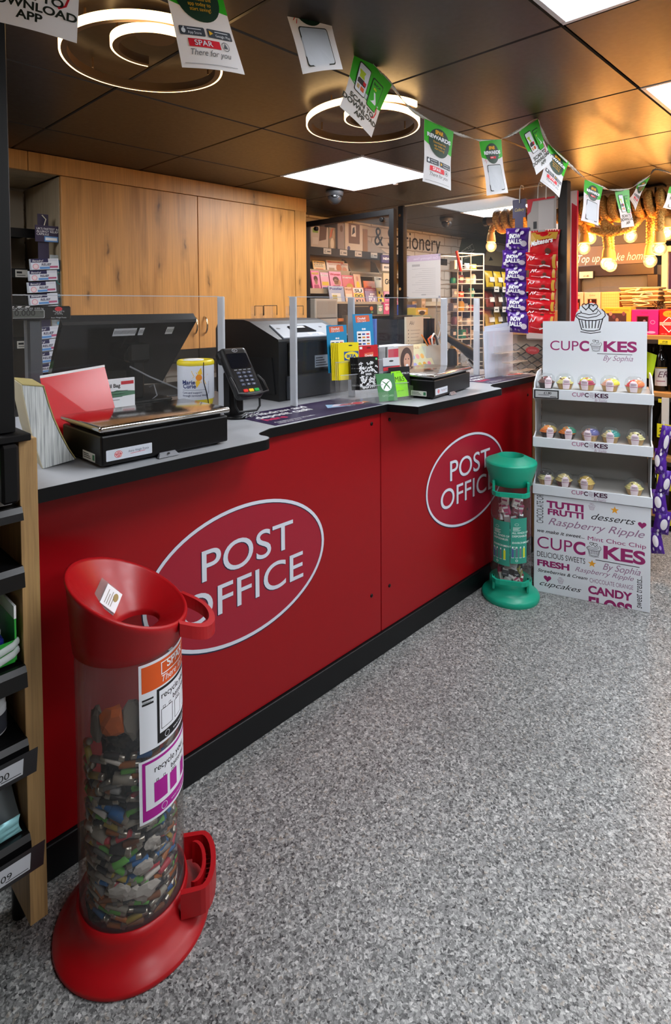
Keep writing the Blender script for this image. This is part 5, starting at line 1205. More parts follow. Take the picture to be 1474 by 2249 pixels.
# ------------------------------------------------------------------ purple mats printed on the worktop
PUR = mat('purple_mat', '#2c1a45', 0.35)
def mat_print(label, x0, y0, w, h):
    t = MB(); F = Plane((x0, y0, WT), (1,0,0), (0,1,0)); t.b2((x0, y0, WT), (x0+w, y0+h, WT+0.0008), PUR); F = Plane((x0, y0, WT+0.0008), (1,0,0), (0,1,0))
    t.text(F, 'Withdraw and', 0.03, h-0.065, 0.058, WHITEP, 1, bold=0.02, width=0.29); t.text(F, 'deposit cash', 0.03, h-0.118, 0.058, WHITEP, 1, bold=0.02, width=0.27); t.text(F, 'here', 0.03, h-0.165, 0.055, c('#d8265e'), 1, bold=0.02)
    t.text(F, 'Available to over 30 banks', 0.03, 0.035, 0.018, WHITEP, 1); t.text(F, 'using your card', 0.03, 0.016, 0.018, WHITEP, 1)
    for k, cl in enumerate(('#8fb6d8', '#d8d0e0', '#c03a5a', '#e0a028', '#d87a28')):
        t.poly(F, [(w*0.62+0.03*k, h*0.42+0.01*(k%2)), (w*0.80+0.03*k, h*0.30), (w*0.86+0.02*k, h*0.45), (w*0.70+0.03*k, h*0.66-0.02*k)], c(cl), 1+k)
    t.ell(F, w*0.90, h*0.36, 0.03, 0.025, c('#c21f2e'), 7, 24); t.ring(F, w*0.90, h*0.36, 0.028, 0.023, 0.003, WHITEP, 8, 24)
    return tag(t.build('counter_mat'), label, 'counter mat', 'purple cash mats on the worktop')
mat_print('purple cash service mat on the worktop between the two serving points', 1.27, 1.518, 0.575, 0.245)
mat_print('purple cash service mat on the worktop right of the right hand scale', 2.70, 1.50, 0.50, 0.245)

# ------------------------------------------------------------------ gift card display
rz = radians(-14)
def loc2(x, y): return Vector((1.725 + x*cos(rz) - y*sin(rz), 1.665 + x*sin(rz) + y*cos(rz), WT))
t = gcs = thing('gift_card_stand', 'stepped clear acrylic stand holding gift cards on the counter', 'card stand', loc2(0, 0), rz)
m = MB(); w = 0.335
for y, z0, z1 in ((-0.055, 0.0, 0.07), (-0.03, 0.0, 0.12), (0.01, 0.0, 0.17), (0.05, 0.0, 0.22)):
    m.b2((0 if y > -0.05 else 0.08, y, z0), (w, y+0.002, z1), GLASS2)
    MB().b2((0 if y > -0.05 else 0.08, y-0.0005, z1), (w, y+0.0025, z1+0.0025), mat('polished_sheet_edge', '#c9ced6', 0.25, alpha=0.55)).build('tier_edge', gcs)
m.build('tier_sheets', gcs)
MB().b2((0, -0.085, 0), (0.002, 0.052, 0.06), GLASS2).build('side_sheet', gcs); MB().b2((w-0.002, -0.085, 0), (w, 0.052, 0.06), GLASS2).build('side_sheet', gcs)
MB().b2((0.0, -0.085, 0.0), (w, 0.052, 0.002), GLASS2).build('base_sheet', gcs)
for k, x in enumerate((0.09, 0.20, 0.315)): MB().b2((x-0.085 if k else 0.09, -0.088, 0.0), (x if k else 0.095, -0.086, 0.045), GLASS2).build('front_lip', gcs)
def card(name, label, x, y, z, w, h, col, lean, art, rzz=0.0, n=1, th=0.0012, group=None, step=(0.0, 0.004)):
    out = []
    for k in range(n):
        t = thing(name, label, 'gift card', loc2(x-step[0]*k, y+step[1]*k)+Vector((0, 0, z)), 0, group, rot=(-lean, 0, rz+rzz))
        m = MB(); m.b2((0, 0, 0), (w, th, h), mat('card_'+col.strip('#'), col, 0.3)); F = XZ((0, 0, 0)); art(m, F, w, h); m.build('printed_card', t); out.append(t)
    return out
def art_one(m, F, w, h):
    m.poly(F, [(w*0.08, h*0.80), (w*0.52, h*0.83), (w*0.50, h*0.95), (w*0.09, h*0.95)] if w < 0.09 else [(w*0.15, h*0.84), (w*0.85, h*0.86), (w*0.82, h*0.98), (w*0.12, h*0.97)], c('#d9623a'), 1)
    m.text(F, 'One4all', w*0.22, h*0.90, w*0.13, WHITEP, 2, bold=0.02); m.text(F, 'Gift Card', w*0.22, h*0.855, w*0.11, WHITEP, 2)
    m.rrect(F, w*0.16, h*0.40, w*0.84, h*0.68, 0.004, WHITEP, 1); m.ell(F, w*0.47, h*0.72, w*0.05, h*0.018, WHITEP, 1, 12); m.ell(F, w*0.57, h*0.72, w*0.05, h*0.018, WHITEP, 1, 12)
    C_ = ['#2a2a2a', '#2a4a9a', '#c8323a', '#2a2a2a', '#d88a28', '#c8323a', '#3a6ab8', '#2a2a2a', '#6a6a6a', '#2a2a2a', '#3a6ab8', '#d88a28']
    for r in range(4):
        for q in range(3): m.rect(F, w*(0.21+0.21*q), h*(0.61-0.06*r), w*(0.36+0.21*q), h*(0.64-0.06*r), c(C_[r*3+q]), 2)
    m.text(F, 'Spend in over 120 high street', w*0.10, h*0.34, w*0.058, WHITEP, 1); m.text(F, 'stores nationwide and online', w*0.10, h*0.31, w*0.058, WHITEP, 1)
card('gift_card', 'tall blue gift card with an orange logo panel, highest on the clear stand', 0.125, 0.045, 0.135, 0.105, 0.235, '#1d88bd', 0.10, art_one)
card('gift_card', 'blue gift card with an orange corner logo behind the yellow cards', -0.015, 0.040, 0.125, 0.100, 0.20, '#1d88bd', 0.08, art_one)
def art_ikea(m, F, w, h):
    m.rect(F, w*0.28, h*0.52, w*0.98, h*0.76, c('#1f4f9a'), 1); m.ell(F, w*0.63, h*0.64, w*0.33, h*0.11, c('#f2dc1a'), 2, 28); m.text(F, 'IKEA', w*0.63, h*0.595, h*0.12, c('#1f4f9a'), 3, 'C', bold=0.045, sx=1.2)
    m.ell(F, w*0.6, h*0.92, w*0.10, h*0.018, c('#2a2a20'), 1, 14)
card('gift_card', 'bright yellow gift card with a blue oval logo, one of the fanned yellow stack', 0.015, 0.006, 0.096, 0.105, 0.155, '#ecd81c', 0.06, art_ikea, n=5, group='yellow gift cards', step=(0.006, 0.004))
def art_red(m, F, w, h):
    m.rect(F, w*0.04, h*0.86, w*0.18, h*0.95, WHITEP, 1); m.poly(F, [(w*0.25, h*0.44), (w*0.78, h*0.48), (w*0.74, h*0.74), (w*0.27, h*0.70)], c('#e06a4a'), 1); m.text(F, 'One4all', w*0.30, h*0.58, w*0.13, WHITEP, 2, bold=0.02); m.text(F, 'Gift Card', w*0.32, h*0.49, w*0.10, WHITEP, 2); m.text(F, 'The Multi-Store Gift', w*0.06, h*0.22, w*0.09, WHITEP, 1, bold=0.02); m.ell(F, w*0.52, h*0.9, w*0.12, h*0.03, c('#5a1014'), 1, 14)
card('gift_card', 'red gift card below the tallest blue card on the clear stand', 0.130, 0.020, 0.120, 0.100, 0.115, '#c8202a', 0.08, art_red)
def art_asos(m, F, w, h):
    R_ = random.Random(5)
    for k in range(70):
        x, y = w*(0.03+0.85*R_.random()), h*(0.04+0.80*R_.random()); P = [(x+w*0.06*j*0.5, y+h*0.05*R_.uniform(-1, 1)) for j in range(5)]
        m.stroke(F, [(min(p[0], w*0.98), min(max(p[1], h*0.03), h*0.86)) for p in P], 0.0042, WHITEP, 1)
    m.rect(F, w*0.28, h*0.40, w*0.78, h*0.54, INK, 2); m.text(F, 'asos', w*0.34, h*0.44, h*0.13, WHITEP, 3, bold=0.02); m.ell(F, w*0.92, h*0.93, w*0.05, h*0.035, c('#58d07a'), 1, 14)
card('gift_card', 'black gift card with white scribbled lettering, one of the fanned black stack', 0.085, -0.040, 0.055, 0.105, 0.135, '#101012', 0.10, art_asos, n=6, group='black gift cards', step=(0.005, 0.0035))
def art_xbox(m, F, w, h):
    m.ell(F, w*0.5, h*0.58, w*0.30, w*0.30, WHITEP, 1, 28)
    for sg in (-1, 1): m.stroke(F, [(w*(0.5+0.30*sg*q), h*0.58+w*0.30*p_) for q, p_ in ((-0.60, -0.72), (-0.36, -0.30), (0.0, 0.10), (0.36, 0.42), (0.70, 0.62))], [w*0.035, w*0.06, w*0.055, w*0.045, w*0.025], c('#1f6f2f'), 2 if sg < 0 else 3)
    m.text(F, 'GIFT CARD', w*0.5, h*0.16, w*0.12, c('#9fd0a4'), 1, 'C')
card('gift_card', 'dark green gift card with a round white X emblem leaning in front', 0.165, -0.072, 0.004, 0.088, 0.118, '#1f6f2f', 0.30, art_xbox, rzz=radians(-8))
def art_ms(m, F, w, h):
    m.text(F, 'M&S', w*0.5, h*0.60, w*0.34, c('#202a18'), 1, 'C'); m.text(F, 'GIFT CARD', w*0.5, h*0.22, w*0.08, c('#3a6a20'), 1, 'C'); m.text(F, 'Gift Card', w*0.35, h*0.92, w*0.07, c('#3a6a20'), 1)
card('gift_card', 'lime green gift card with dark lettering at the right front of the stand', 0.245, -0.066, 0.012, 0.090, 0.112, '#8fe02a', 0.16, art_ms, rzz=radians(6))
def art_grey(m, F, w, h):
    m.rect(F, 0, h*0.62, w, h, c('#c9ccd2'), 1); m.ell(F, w*0.5, h*0.84, w*0.14, h*0.04, INK, 2, 14); m.poly(F, [(0, h*0.40), (w, h*0.46), (w, h*0.62), (0, h*0.56)], c('#c8323a'), 2); m.text(F, 'X', w*0.5, h*0.34, w*0.22, WHITEP, 3, 'C', bold=0.03); m.text(F, 'PREPAID', w*0.1, h*0.12, w*0.14, WHITEP, 2)
card('gift_card', 'navy and silver gift card with a white X, right of the black cards', 0.225, -0.022, 0.085, 0.090, 0.095, '#2a3350', 0.08, art_grey)
def art_dark(m, F, w, h): m.text(F, 'ROBLOX', w*0.62, h*0.62, w*0.09, WHITEP, 1)
card('gift_card', 'charcoal gift card behind the lime green card', 0.235, -0.048, 0.055, 0.115, 0.085, '#1d1e21', 0.08, art_dark)
# catalogues, pen pot and boxes behind the gift cards
t = thing('catalogue_box', 'box of catalogues with a red square logo and a smiling portrait, behind the gift cards', 'catalogue', (0, 0, 0))
A, B = at_y(846, 800, 1.93), at_y(908, 757, 1.93)
m = MB(); m.b2((A.x, 1.93, WT+0.0), (B.x, 2.05, B.z), mat('catalogue_stack', '#d3d3d6', 0.4)); m.b2((A.x-0.03, 1.97, WT), (A.x-0.002, 2.06, B.z+0.012), INK); F = XZ((A.x, 1.9296, WT)); w, h = B.x-A.x, B.z-WT
m.rect(F, 0, 0, w*0.08, h, INK, 1); m.rect(F, w*0.10, h*0.28, w*0.45, h*0.93, c('#c8143c'), 1); m.text(F, 'AVON', w*0.13, h*0.38, h*0.13, WHITEP, 2, bold=0.02)
m.rect(F, w*0.45, 0, w, h*0.98, c('#c3a48a'), 1); m.ell(F, w*0.74, h*0.58, w*0.22, h*0.36, c('#4a2c1e'), 2, 24); m.ell(F, w*0.60, h*0.22, w*0.3, h*0.18, c('#7a4a2e'), 2, 20); m.ell(F, w*0.76, h*0.54, w*0.12, h*0.23, c('#d8a184'), 3, 24); m.ell(F, w*0.76, h*0.42, w*0.05, h*0.035, WHITEP, 4, 14)
for sx in (-1, 1): m.ell(F, w*(0.76+0.05*sx), h*0.60, w*0.02, h*0.02, c('#3a2018'), 4, 10)
m.build('catalogues', t)
t = thing('pastel_catalogue', 'pale catalogue with rows of pastel cosmetics, right of the portrait catalogue', 'catalogue', (0, 0, 0))
A, B = at_y(902, 800, 1.99), at_y(944, 755, 1.99); sh = 0.03
m = MB(); m.loft([[Vector((A.x, 1.95, WT)), Vector((B.x+sh, 1.95, WT)), Vector((B.x, 2.02, B.z)), Vector((A.x-0.02, 2.02, B.z))], [Vector((A.x, 1.962, WT)), Vector((B.x+sh, 1.962, WT)), Vector((B.x, 2.032, B.z)), Vector((A.x-0.02, 2.032, B.z))]], mat('pastel_cover', '#c9cfae', 0.4), False)
F = Plane((A.x, 1.95, WT), (1,0,0), (0, 0.07, B.z-WT)); w, h = B.x-A.x, hypot(0.07, B.z-WT); m.text(F, 'PURE BLISS', w*0.1, h*0.86, h*0.10, c('#8a5a3a'), 1)
for r in range(2):
    for q in range(4): m.ell(F, w*(0.14+0.24*q), h*(0.62-0.26*r), w*0.09, h*0.08, c(['#8fa8d8', '#e0a0a0', '#e0b060', '#c88ad0', '#a0a0d8', '#c8c050', '#e0a038', '#d87a9a'][r*4+q]), 1, 16)
m.build('cover', t)
t = thing('pen_pot', 'white speckled pot holding scissors and pens beside the pastel catalogue', 'pen pot', (0, 0, 0))
A, B = at_y(936, 790, 1.985), at_y(980, 756, 1.985)
m = MB(); w = B.x-A.x; m.loft([[Vector((A.x+x, 1.985+y, z)) for x, y in ((0.01, 0.005), (w-0.01, 0.005), (w-0.01, 0.055), (0.01, 0.055))] for z in (WT, )] + [[Vector((A.x+x, 1.985+y, B.z)) for x, y in ((0, 0), (w, 0), (w, 0.06), (0, 0.06))]], mat('speckled_pot', '#c3c6be', 0.5), False, True, True, False); m.build('pot', t)
for nm, lab, col, pts in (('scissors', 'orange handled scissors standing in the white pen pot', '#c8501e', [(945, 757), (941, 745), (948, 738), (955, 745), (950, 757)]), ('pen', 'orange pen leaning out of the left of the pen pot', '#e07a1e', [(940, 760), (933, 747), (926, 735)]), ('headset_band', 'white and black curved band standing in the pen pot', '#d6d3d0', [(950, 760), (948, 742), (953, 733), (960, 740), (965, 757)]), ('marker_pen', 'black pen standing at the right of the pen pot', '#17181a', [(962, 760), (958, 742), (955, 735)])):
    o = MB().tube([at_y(u, v, 2.00+0.008*k) for k, (u, v) in enumerate(pts)], 0.006 if nm != 'pen' else 0.004, mat(nm+'_plastic', col, 0.4), 8).build(nm); tag(o, lab, nm.replace('_', ' '))
# barcode scanner in its stand
t = thing('barcode_scanner', 'black hand scanner lying in its stand behind the right hand parcel scale', 'barcode scanner', (0, 0, 0))
P0, P1, P2 = at_y(972, 735, 1.90), at_y(1015, 762, 1.86), at_y(1044, 784, 1.84)
m = MB(); m.tube([P0, P0.lerp(P1, 0.12), P0.lerp(P1, 0.2), P0.lerp(P1, 0.6), P1, P1.lerp(P2, 0.55), P2], [0.014, 0.022, 0.019, 0.022, 0.025, 0.033, 0.030], BLACK, 14); m.build('scanner_body', t)
m = MB(); q = at_y(1030, 775, 1.85); m.sphere((q.x, q.y, q.z), 0.03, BLACK, 14, 10, (1.2, 0.8, 0.9)); m.build('trigger_head', t)
MB().lathe([(0.05, 0), (0.052, 0.01), (0.03, 0.02), (0.026, 0.08), (0.028, 0.13), (0.02, 0.15)], BLACK, (at_y(993, 790, 1.88).x, 1.88, WT), 18, cap0=True, cap1=True).build('stand_column', t)
m = MB(); q = at_z(1047, 800, WT+0.11); m.tube([at_y(1030, 790, 1.85), at_y(1040, 800, 1.84), at_y(1049, 812, 1.83)], 0.006, BLACK, 8); m.tube([at_y(1024, 788, 1.86), at_y(1034, 800, 1.85), at_y(1044, 813, 1.84)], 0.004, c('#cfcfd0'), 8); m.build('cable_stubs', t)
o = MB().tube([P0, at_y(962, 745, 1.92), at_y(968, 722, 1.94), at_y(964, 706, 1.95)], 0.0025, c('#9a9ca0'), 6).build('scanner_lead'); tag(o, 'thin lead curling up behind the barcode scanner', 'lead')
t = thing('clear_bag', 'crumpled clear bag with a pink mark behind the scanner stand', 'bag', at_z(1022, 800, WT+0.115).freeze() if False else (at_y(1024, 800, 1.98).x, 1.98, WT))
m = MB(); bag_mesh(m, 0.11, 0.15, 0.03, glass_mat('clear_bag_crumpled', '#eef0f0', 0.9, 0.3, 0.1), None, 77, 0.008); m.build('film', t)
m = MB(); F = XZ((-0.03, -0.036, 0.07)); m.ell(F, 0.03, 0.02, 0.02, 0.015, c('#c8506a'), 0, 16); m.build('pink_mark', t)
# black document rack and till printer block behind the blue gift cards
t = thing('document_rack', 'black slotted document rack on the counter behind the blue gift cards', 'document rack', (0, 0, 0))
A, B = at_y(822, 765, 2.28), at_y(903, 692, 2.28)
m = MB(); m.b2((A.x, 2.30, WT), (B.x, 2.33, B.z), BLACK); m.b2((A.x, 2.28, B.z-0.012), (B.x+0.02, 2.33, B.z), BLACK, 0.003); m.build('back', t)
n = 9
for k in range(n):
    x = A.x + (B.x-A.x)*k/(n-1); m = MB(); m.b2((x-0.003, 2.10, WT), (x+0.003, 2.30, B.z-0.02-0.01*(k % 2)), mat('rack_slat_gloss', '#16181d', 0.22)); m.build('divider', t)
MB().b2((A.x, 2.085, WT), (B.x, 2.10, WT+0.06), BLACK).build('front_rail', t)
for k, (u0, u1, v0, v1, col, lab) in enumerate(((822, 832, 700, 755, '#4a74c8', 'blue folder in the black document rack, leftmost'), (866, 872, 705, 760, '#8a9ac8', 'pale blue folder in the black document rack, near the middle'), (888, 893, 712, 760, '#3a58a0', 'dark blue folder at the right of the black document rack'))):
    A2, B2 = at_y(u0, v1, 2.15), at_y(u1, v0, 2.15); o = MB().b2((A2.x, 2.14, WT+0.002), (A2.x+0.012, 2.26, B2.z), mat('folder_'+col.strip('#'), col, 0.4)).build('document_folder'); tag(o, lab, 'folder', 'folders in the document rack')
# beige list card and cartons behind
t = thing('list_card', 'beige upright card with handwriting and a list, right of the document rack', 'card', (0, 0, 0))
A, B = at_y(893, 756, 2.055), at_y(930, 695, 2.055)
m = MB(); m.b2((A.x, 2.055, WT), (B.x, 2.07, B.z), mat('beige_card', '#c9bda6', 0.55)); F = XZ((A.x, 2.0546, WT)); w, h = B.x-A.x, B.z-WT; m.text(F, 'Aki', w*0.15, h*0.86, h*0.10, c('#5a5048'), 1, shear=0.3)
for k in range(7): m.rect(F, w*0.08, h*(0.76-0.06*k), w*0.14, h*(0.775-0.06*k), c('#5a5048'), 1); m.rect(F, w*0.22, h*(0.76-0.06*k), w*(0.8-0.05*(k % 3)), h*(0.768-0.06*k), c('#8a8074'), 1)
m.build('card', t)
for u0, u1, v0, v1, y, col, lab in ((894, 915, 692, 669, 2.45, '#3a4f9a', 'dark blue carton with a pale label, on the back counter'), (914, 940, 692, 676, 2.36, '#c8a83a', 'yellow patterned carton with a dark arch, on the back counter'), (926, 948, 706, 693, 2.31, '#7f8a6a', 'sage green carton on top of a lilac one'), (928, 951, 722, 707, 2.31, '#7a5aa8', 'lilac carton under the sage green one'), (906, 932, 676, 662, 2.46, '#c8a878', 'light brown open carton behind the blue carton'), (926, 935, 676, 656, 2.42, '#b8ad98', 'narrow grey beige carton behind the open carton')):
    A, B = at_y(u0, v0, y), at_y(u1, v1, y); w, h = B.x-A.x, B.z-A.z
    m = MB(); m.b2((0, 0, 0), (w, 0.12, h), mat('counter_carton_'+col.strip('#'), col, 0.5), 0.001); F = XZ((0, 0, 0)); m.rect(F, w*0.15, h*0.45, w*0.85, h*0.72, c('#d8d3c8'), 1); m.rect(F, w*0.2, h*0.15, w*0.6, h*0.25, c('#6a6058'), 1)
    if col == '#c8a83a': m.ell(F, w*0.5, h*0.3, w*0.25, h*0.3, INK, 2, 20)
    o = m.build('small_carton', None, (A.x, y, A.z)); tag(o, lab, 'carton')
# plinth carrying those cartons
A, B = at_y(880, 760, 2.40), at_y(960, 722, 2.40)
o = MB().b2((3.0, 2.30, WT), (3.17, 2.60, at_y(900, 722, 2.31).z), mat('dark_tray', '#3a3532', 0.5), 0.004).build('carton_tray'); tag(o, 'dark tray on the counter carrying the small cartons', 'tray')
# white drawer printer by the black frame
t = thing('white_printer', 'off white ribbed printer on the ledge below the magazines', 'printer', (0, 0, 0))
yq = 3.06; A, B = at_y(693, 742, yq), at_y(742, 656, yq); A.x = max(A.x, 2.90); w, h = B.x-A.x, B.z-WT
m = MB(); m.b2((A.x, yq, 1.001), (B.x, yq+0.10, B.z), mat('offwhite_plastic', '#b9b0a2', 0.45), 0.006); m.build('body', t)
m = MB(); z0 = at_y(700, 697, yq).z; F = XZ((A.x+0.012, yq-0.0004, z0)); m.rect(F, 0, 0, w-0.024, B.z-z0-0.015, c('#9c9489'), 1)
for k in range(14): m.rect(F, 0.006+k*(w-0.04)/14, 0.02, 0.006+k*(w-0.04)/14+0.005, B.z-z0-0.025, c('#857d73'), 2)
m.rect(F, 0, -0.012, w-0.024, -0.002, c('#4a4642'), 1); m.build('ribbed_front', t)
# holder with white papers, stepped clear stand at the right end
t = thing('paper_holder', 'clear holder full of white papers at the right end of the counter', 'paper holder', (0, 0, 0))
yP = 1.62
A, B = at_y(1066, 836, yP), at_y(1132, 712, yP)
WB = mat('bluish_paper', '#ccd3e2', 0.5)
for k, (u0, u1, v, sl) in enumerate(((1062, 1120, 716, 0.010), (1064, 1127, 706, 0.004), (1066, 1126, 714, 0.0))):
    a_, b_ = at_y(u0, v, yP+0.02*k).x, at_y(u1, v, yP+0.02*k).x; zt_ = at_y(u1, v, yP+0.02*k).z
    m = MB(); m.loft([[Vector((a_+0.02, yP+0.02*k, WT+0.004)), Vector((b_+0.0, yP+0.02*k, WT+0.004)), Vector((b_, yP+0.02*k, zt_)), Vector((a_, yP+0.02*k, zt_-0.02))], [Vector((a_+0.02, yP+0.02*k+0.003, WT+0.004)), Vector((b_, yP+0.02*k+0.003, WT+0.004)), Vector((b_, yP+0.02*k+0.003, zt_)), Vector((a_, yP+0.02*k+0.003, zt_-0.02))]], WB, False)
    o = m.build('paper_sheaf'); tag(o, 'white paper sheaf in the clear holder, %s' % ['front one leaning left', 'tall middle one', 'rearmost one'][k], 'paper', 'papers in the clear holder')
m = MB(); m.b2((A.x, yP-0.012, WT), (B.x, yP-0.009, B.z-0.03), GLASS2); m.b2((B.x, yP-0.012, WT), (B.x+0.003, yP+0.07, B.z-0.03), GLASS2); m.b2((A.x-0.003, yP-0.012, WT), (A.x, yP+0.07, B.z-0.03), GLASS2); m.b2((A.x, yP-0.012, WT), (B.x, yP+0.07, WT+0.003), GLASS2); m.build('clear_box', t)
t = thing('stepped_stand', 'small empty clear stand with three stepped pockets at the right end of the counter', 'clear stand', (0, 0, 0))
PALE = mat('pale_acrylic_shelf', '#d8cbb8', 0.2, alpha=0.55)
for k, (u0, u1, v0, v1, y) in enumerate(((1092, 1132, 777, 757, 1.585), (1110, 1149, 798, 779, 1.55), (1125, 1166, 818, 799, 1.515))):
    A, B = at_y(u0, v0, y), at_y(u1, v1, y); w = B.x-A.x
    m = MB(); m.b2((A.x, y-0.030, A.z), (B.x, y+0.02, A.z+0.003), PALE); m.build('step', t)
    m = MB(); m.b2((A.x, y+0.018, A.z), (B.x, y+0.021, B.z), GLASS2); m.b2((A.x, y-0.030, A.z), (A.x+0.002, y+0.02, B.z), GLASS2); m.b2((B.x-0.002, y-0.030, A.z), (B.x, y+0.02, B.z), GLASS2); m.b2((A.x+w*0.5, y-0.028, A.z), (A.x+w*0.5+0.002, y+0.02, B.z), GLASS2); m.build('pocket', t)
    MB().b2((A.x+0.01, y, WT+0.0005), (A.x+0.013, y+0.016, A.z), GLASS2).build('riser', t); MB().b2((B.x-0.013, y, WT+0.0005), (B.x-0.01, y+0.016, A.z), GLASS2).build('riser', t)
# ------------------------------------------------------------------ paper bunting
def atd(u, v, d):      # point on the photograph at a given distance along the view axis
    return EYE + _ray(u, v)*d
FG = mat('flag_green', '#35b218', 0.5); FD = mat('flag_dark_green', '#1f3a26', 0.5); FW = mat('flag_paper', '#e6e9ee', 0.55)
def _translucent(m, f):          # thin paper lets some light through
    nt, N, L, b = nodes(m); out = nt.nodes['Material Output']; t_ = N('ShaderNodeBsdfTranslucent'); t_.inputs[0].default_value = b.inputs['Base Color'].default_value
    mx = N('ShaderNodeMixShader'); mx.inputs[0].default_value = f; L(b.outputs[0], mx.inputs[1]); L(t_.outputs[0], mx.inputs[2]); L(mx.outputs[0], out.inputs[0])
_translucent(FW, 0.35)
FY = c('#f2b01e'); FRD = c('#d8182c'); FK = c('#23291f')
def flag(label, q, kind, bow=0.005):
    """q: four corners as (u, v, distance): top left, top right, bottom right, bottom left"""
    A, B, C_, D = [atd(*p) for p in q]
    nn = (B-A).cross(A-D).normalized()
    w, h = 0.148, 0.21
    base = A
    t = thing('bunting_flag', label, 'flag', base, 0, 'paper flags on the bunting string')
    def F_(u, v, ww):
        x, y = u/w, v/h
        p = (A*(1-x)+B*x)*y + (D*(1-x)+C_*x)*(1-y)
        return p - base + nn*(ww + bow*sin(pi*x)*(1-0.4*y) + 0.004*sin(5*y+2*x))
    F = Warp(F_)
    m = MB(); m.rect(F, 0, 0, w, h, FW, 0, 8); m.build('paper', t)
    m = MB()
    E_ = 2.2
    if kind == 'scan':
        m.rect(F, 0, h*0.52, w, h, FG, E_, 8)
        m.poly(F, [(0, h*0.52), (w*0.30, h*0.44), (w*0.62, h*0.42), (w, h*0.50), (w, h*0.53), (0, h*0.53)], FG, E_)
        for x, y, cl in ((0.17, 0.42, '#e6e8ec'), (0.56, 0.38, '#35b218')):
            m.rrect(F, w*(x-0.015), h*(y-0.01), w*(x+0.295), h*(y+0.47), 0.006, FK, E_*2); m.rrect(F, w*x, h*y, w*(x+0.28), h*(y+0.45), 0.005, c(cl), E_*3)
        m.rect(F, w*0.19, h*0.66, w*0.43, h*0.78, c('#b8cf2a'), E_*4); m.rect(F, w*0.19, h*0.56, w*0.43, h*0.65, c('#3a2f2a'), E_*4); m.rect(F, w*0.30, h*0.47, w*0.40, h*0.54, c('#d8602a'), E_*4); m.rect(F, w*0.20, h*0.47, w*0.27, h*0.54, c('#c8a86a'), E_*4); m.rect(F, w*0.34, h*0.58, w*0.42, h*0.64, FRD, E_*5)
        m.text(F, 'SHOP', w*0.59, h*0.75, h*0.055, FK, E_*4, bold=0.03); m.text(F, 'SAVE', w*0.59, h*0.68, h*0.055, c('#f2e21e'), E_*4, bold=0.03); m.rrect(F, w*0.60, h*0.48, w*0.80, h*0.65, 0.003, WHITEP, E_*4)
        m.stroke(F, [(w*0.86, h*0.48), (w*0.90, h*0.40), (w*0.86, h*0.30), (w*0.78, h*0.26)], 0.004, FRD, E_*2)
        for k, s in enumerate(('SCAN TO', 'DOWNLOAD', 'APP')): m.text(F, s, w*0.47, h*(0.27-0.095*k), h*0.105, FK, E_*2, 'C', bold=0.03, sx=1.15)
    elif kind == 'qr':
        m.rect(F, 0, h*0.70, w, h, FG, E_, 8); m.poly(F, [(0, h*0.70), (w*0.2, h*0.66), (w*0.5, h*0.68), (w*0.8, h*0.65), (w, h*0.69), (w, h*0.71), (0, h*0.71)], FG, E_)
        m.ell(F, w*0.5, h*0.755, w*0.31, h*0.19, FD, E_*2, 32)
        m.text(F, 'SPAR', w*0.5, h*0.83, h*0.085, FY, E_*4, 'C', bold=0.05); m.text(F, 'REWARDS', w*0.5, h*0.745, h*0.085, WHITEP, E_*4, 'C', bold=0.05, width=w*0.76)
        m.rect(F, w*0.36, h*0.66, w*0.64, h*0.70, FRD, E_*4); m.text(F, 'SPAR', w*0.38, h*0.667, h*0.036, WHITEP, E_*5, sx=1.2)
        for a in ((0.16, 0.66, 0.10, 0.62), (0.19, 0.64, 0.15, 0.58)): m.stroke(F, [(w*a[0], h*a[1]), (w*a[2], h*a[3])], 0.002, FRD, E_*3)
        m.rrect(F, w*0.16, h*0.06, w*0.84, h*0.55, 0.008, FK, E_*2); m.rrect(F, w*0.18, h*0.075, w*0.82, h*0.535, 0.007, FW, E_*3)
    else:
        m.rect(F, 0, h*0.66, w, h, FG, E_, 8); m.poly(F, [(0, h*0.66), (w*0.25, h*0.60), (w*0.6, h*0.63), (w, h*0.58), (w, h*0.67), (0, h*0.67)], FG, E_)
        m.ell(F, w*0.52, h*0.70, w*0.37, h*0.235, FD, E_*2, 36)
        m.text(F, 'SPAR', w*0.5, h*0.835, h*0.085, FY, E_*4, 'C', bold=0.05); m.text(F, 'REWARDS', w*0.5, h*0.75, h*0.085, WHITEP, E_*4, 'C', bold=0.05, width=w*0.84)
        for k, s in enumerate(('Download the', 'app today to', 'start saving!')): m.text(F, s, w*0.52, h*(0.68-0.052*k), h*0.055, FY, E_*4, 'C')
        for x, s1 in ((0.07, 'App Store'), (0.53, 'Google Play')):
            m.rrect(F, w*x, h*0.315, w*(x+0.42), h*0.405, 0.003, c('#474b52'), E_*2); m.text(F, s1, w*(x+0.13), h*0.330, h*0.038, WHITEP, E_*3); m.rect(F, w*(x+0.13), h*0.375, w*(x+0.36), h*0.383, WHITEP, E_*3)
            if s1[0] == 'A': m.ell(F, w*(x+0.065), h*0.357, w*0.035, h*0.026, WHITEP, E_*3, 14); m.ell(F, w*(x+0.075), h*0.39, w*0.012, h*0.008, WHITEP, E_*3, 8)
            else: m.poly(F, [(w*(x+0.03), h*0.335), (w*(x+0.10), h*0.36), (w*(x+0.03), h*0.388)], c('#e8b02a'), E_*3)
        m.rect(F, w*0.18, h*0.205, w*0.70, h*0.285, FRD, E_*2); m.text(F, 'SPAR', w*0.27, h*0.220, h*0.075, WHITEP, E_*3, bold=0.01, sx=1.25); m.ring(F, w*0.79, h*0.245, w*0.065, h*0.046, 0.0014, c('#5a5f66'), E_*2, 20); m.poly(F, [(w*0.755, h*0.225), (w*0.825, h*0.225), (w*0.79, h*0.28)], c('#5a5f66'), E_*2)
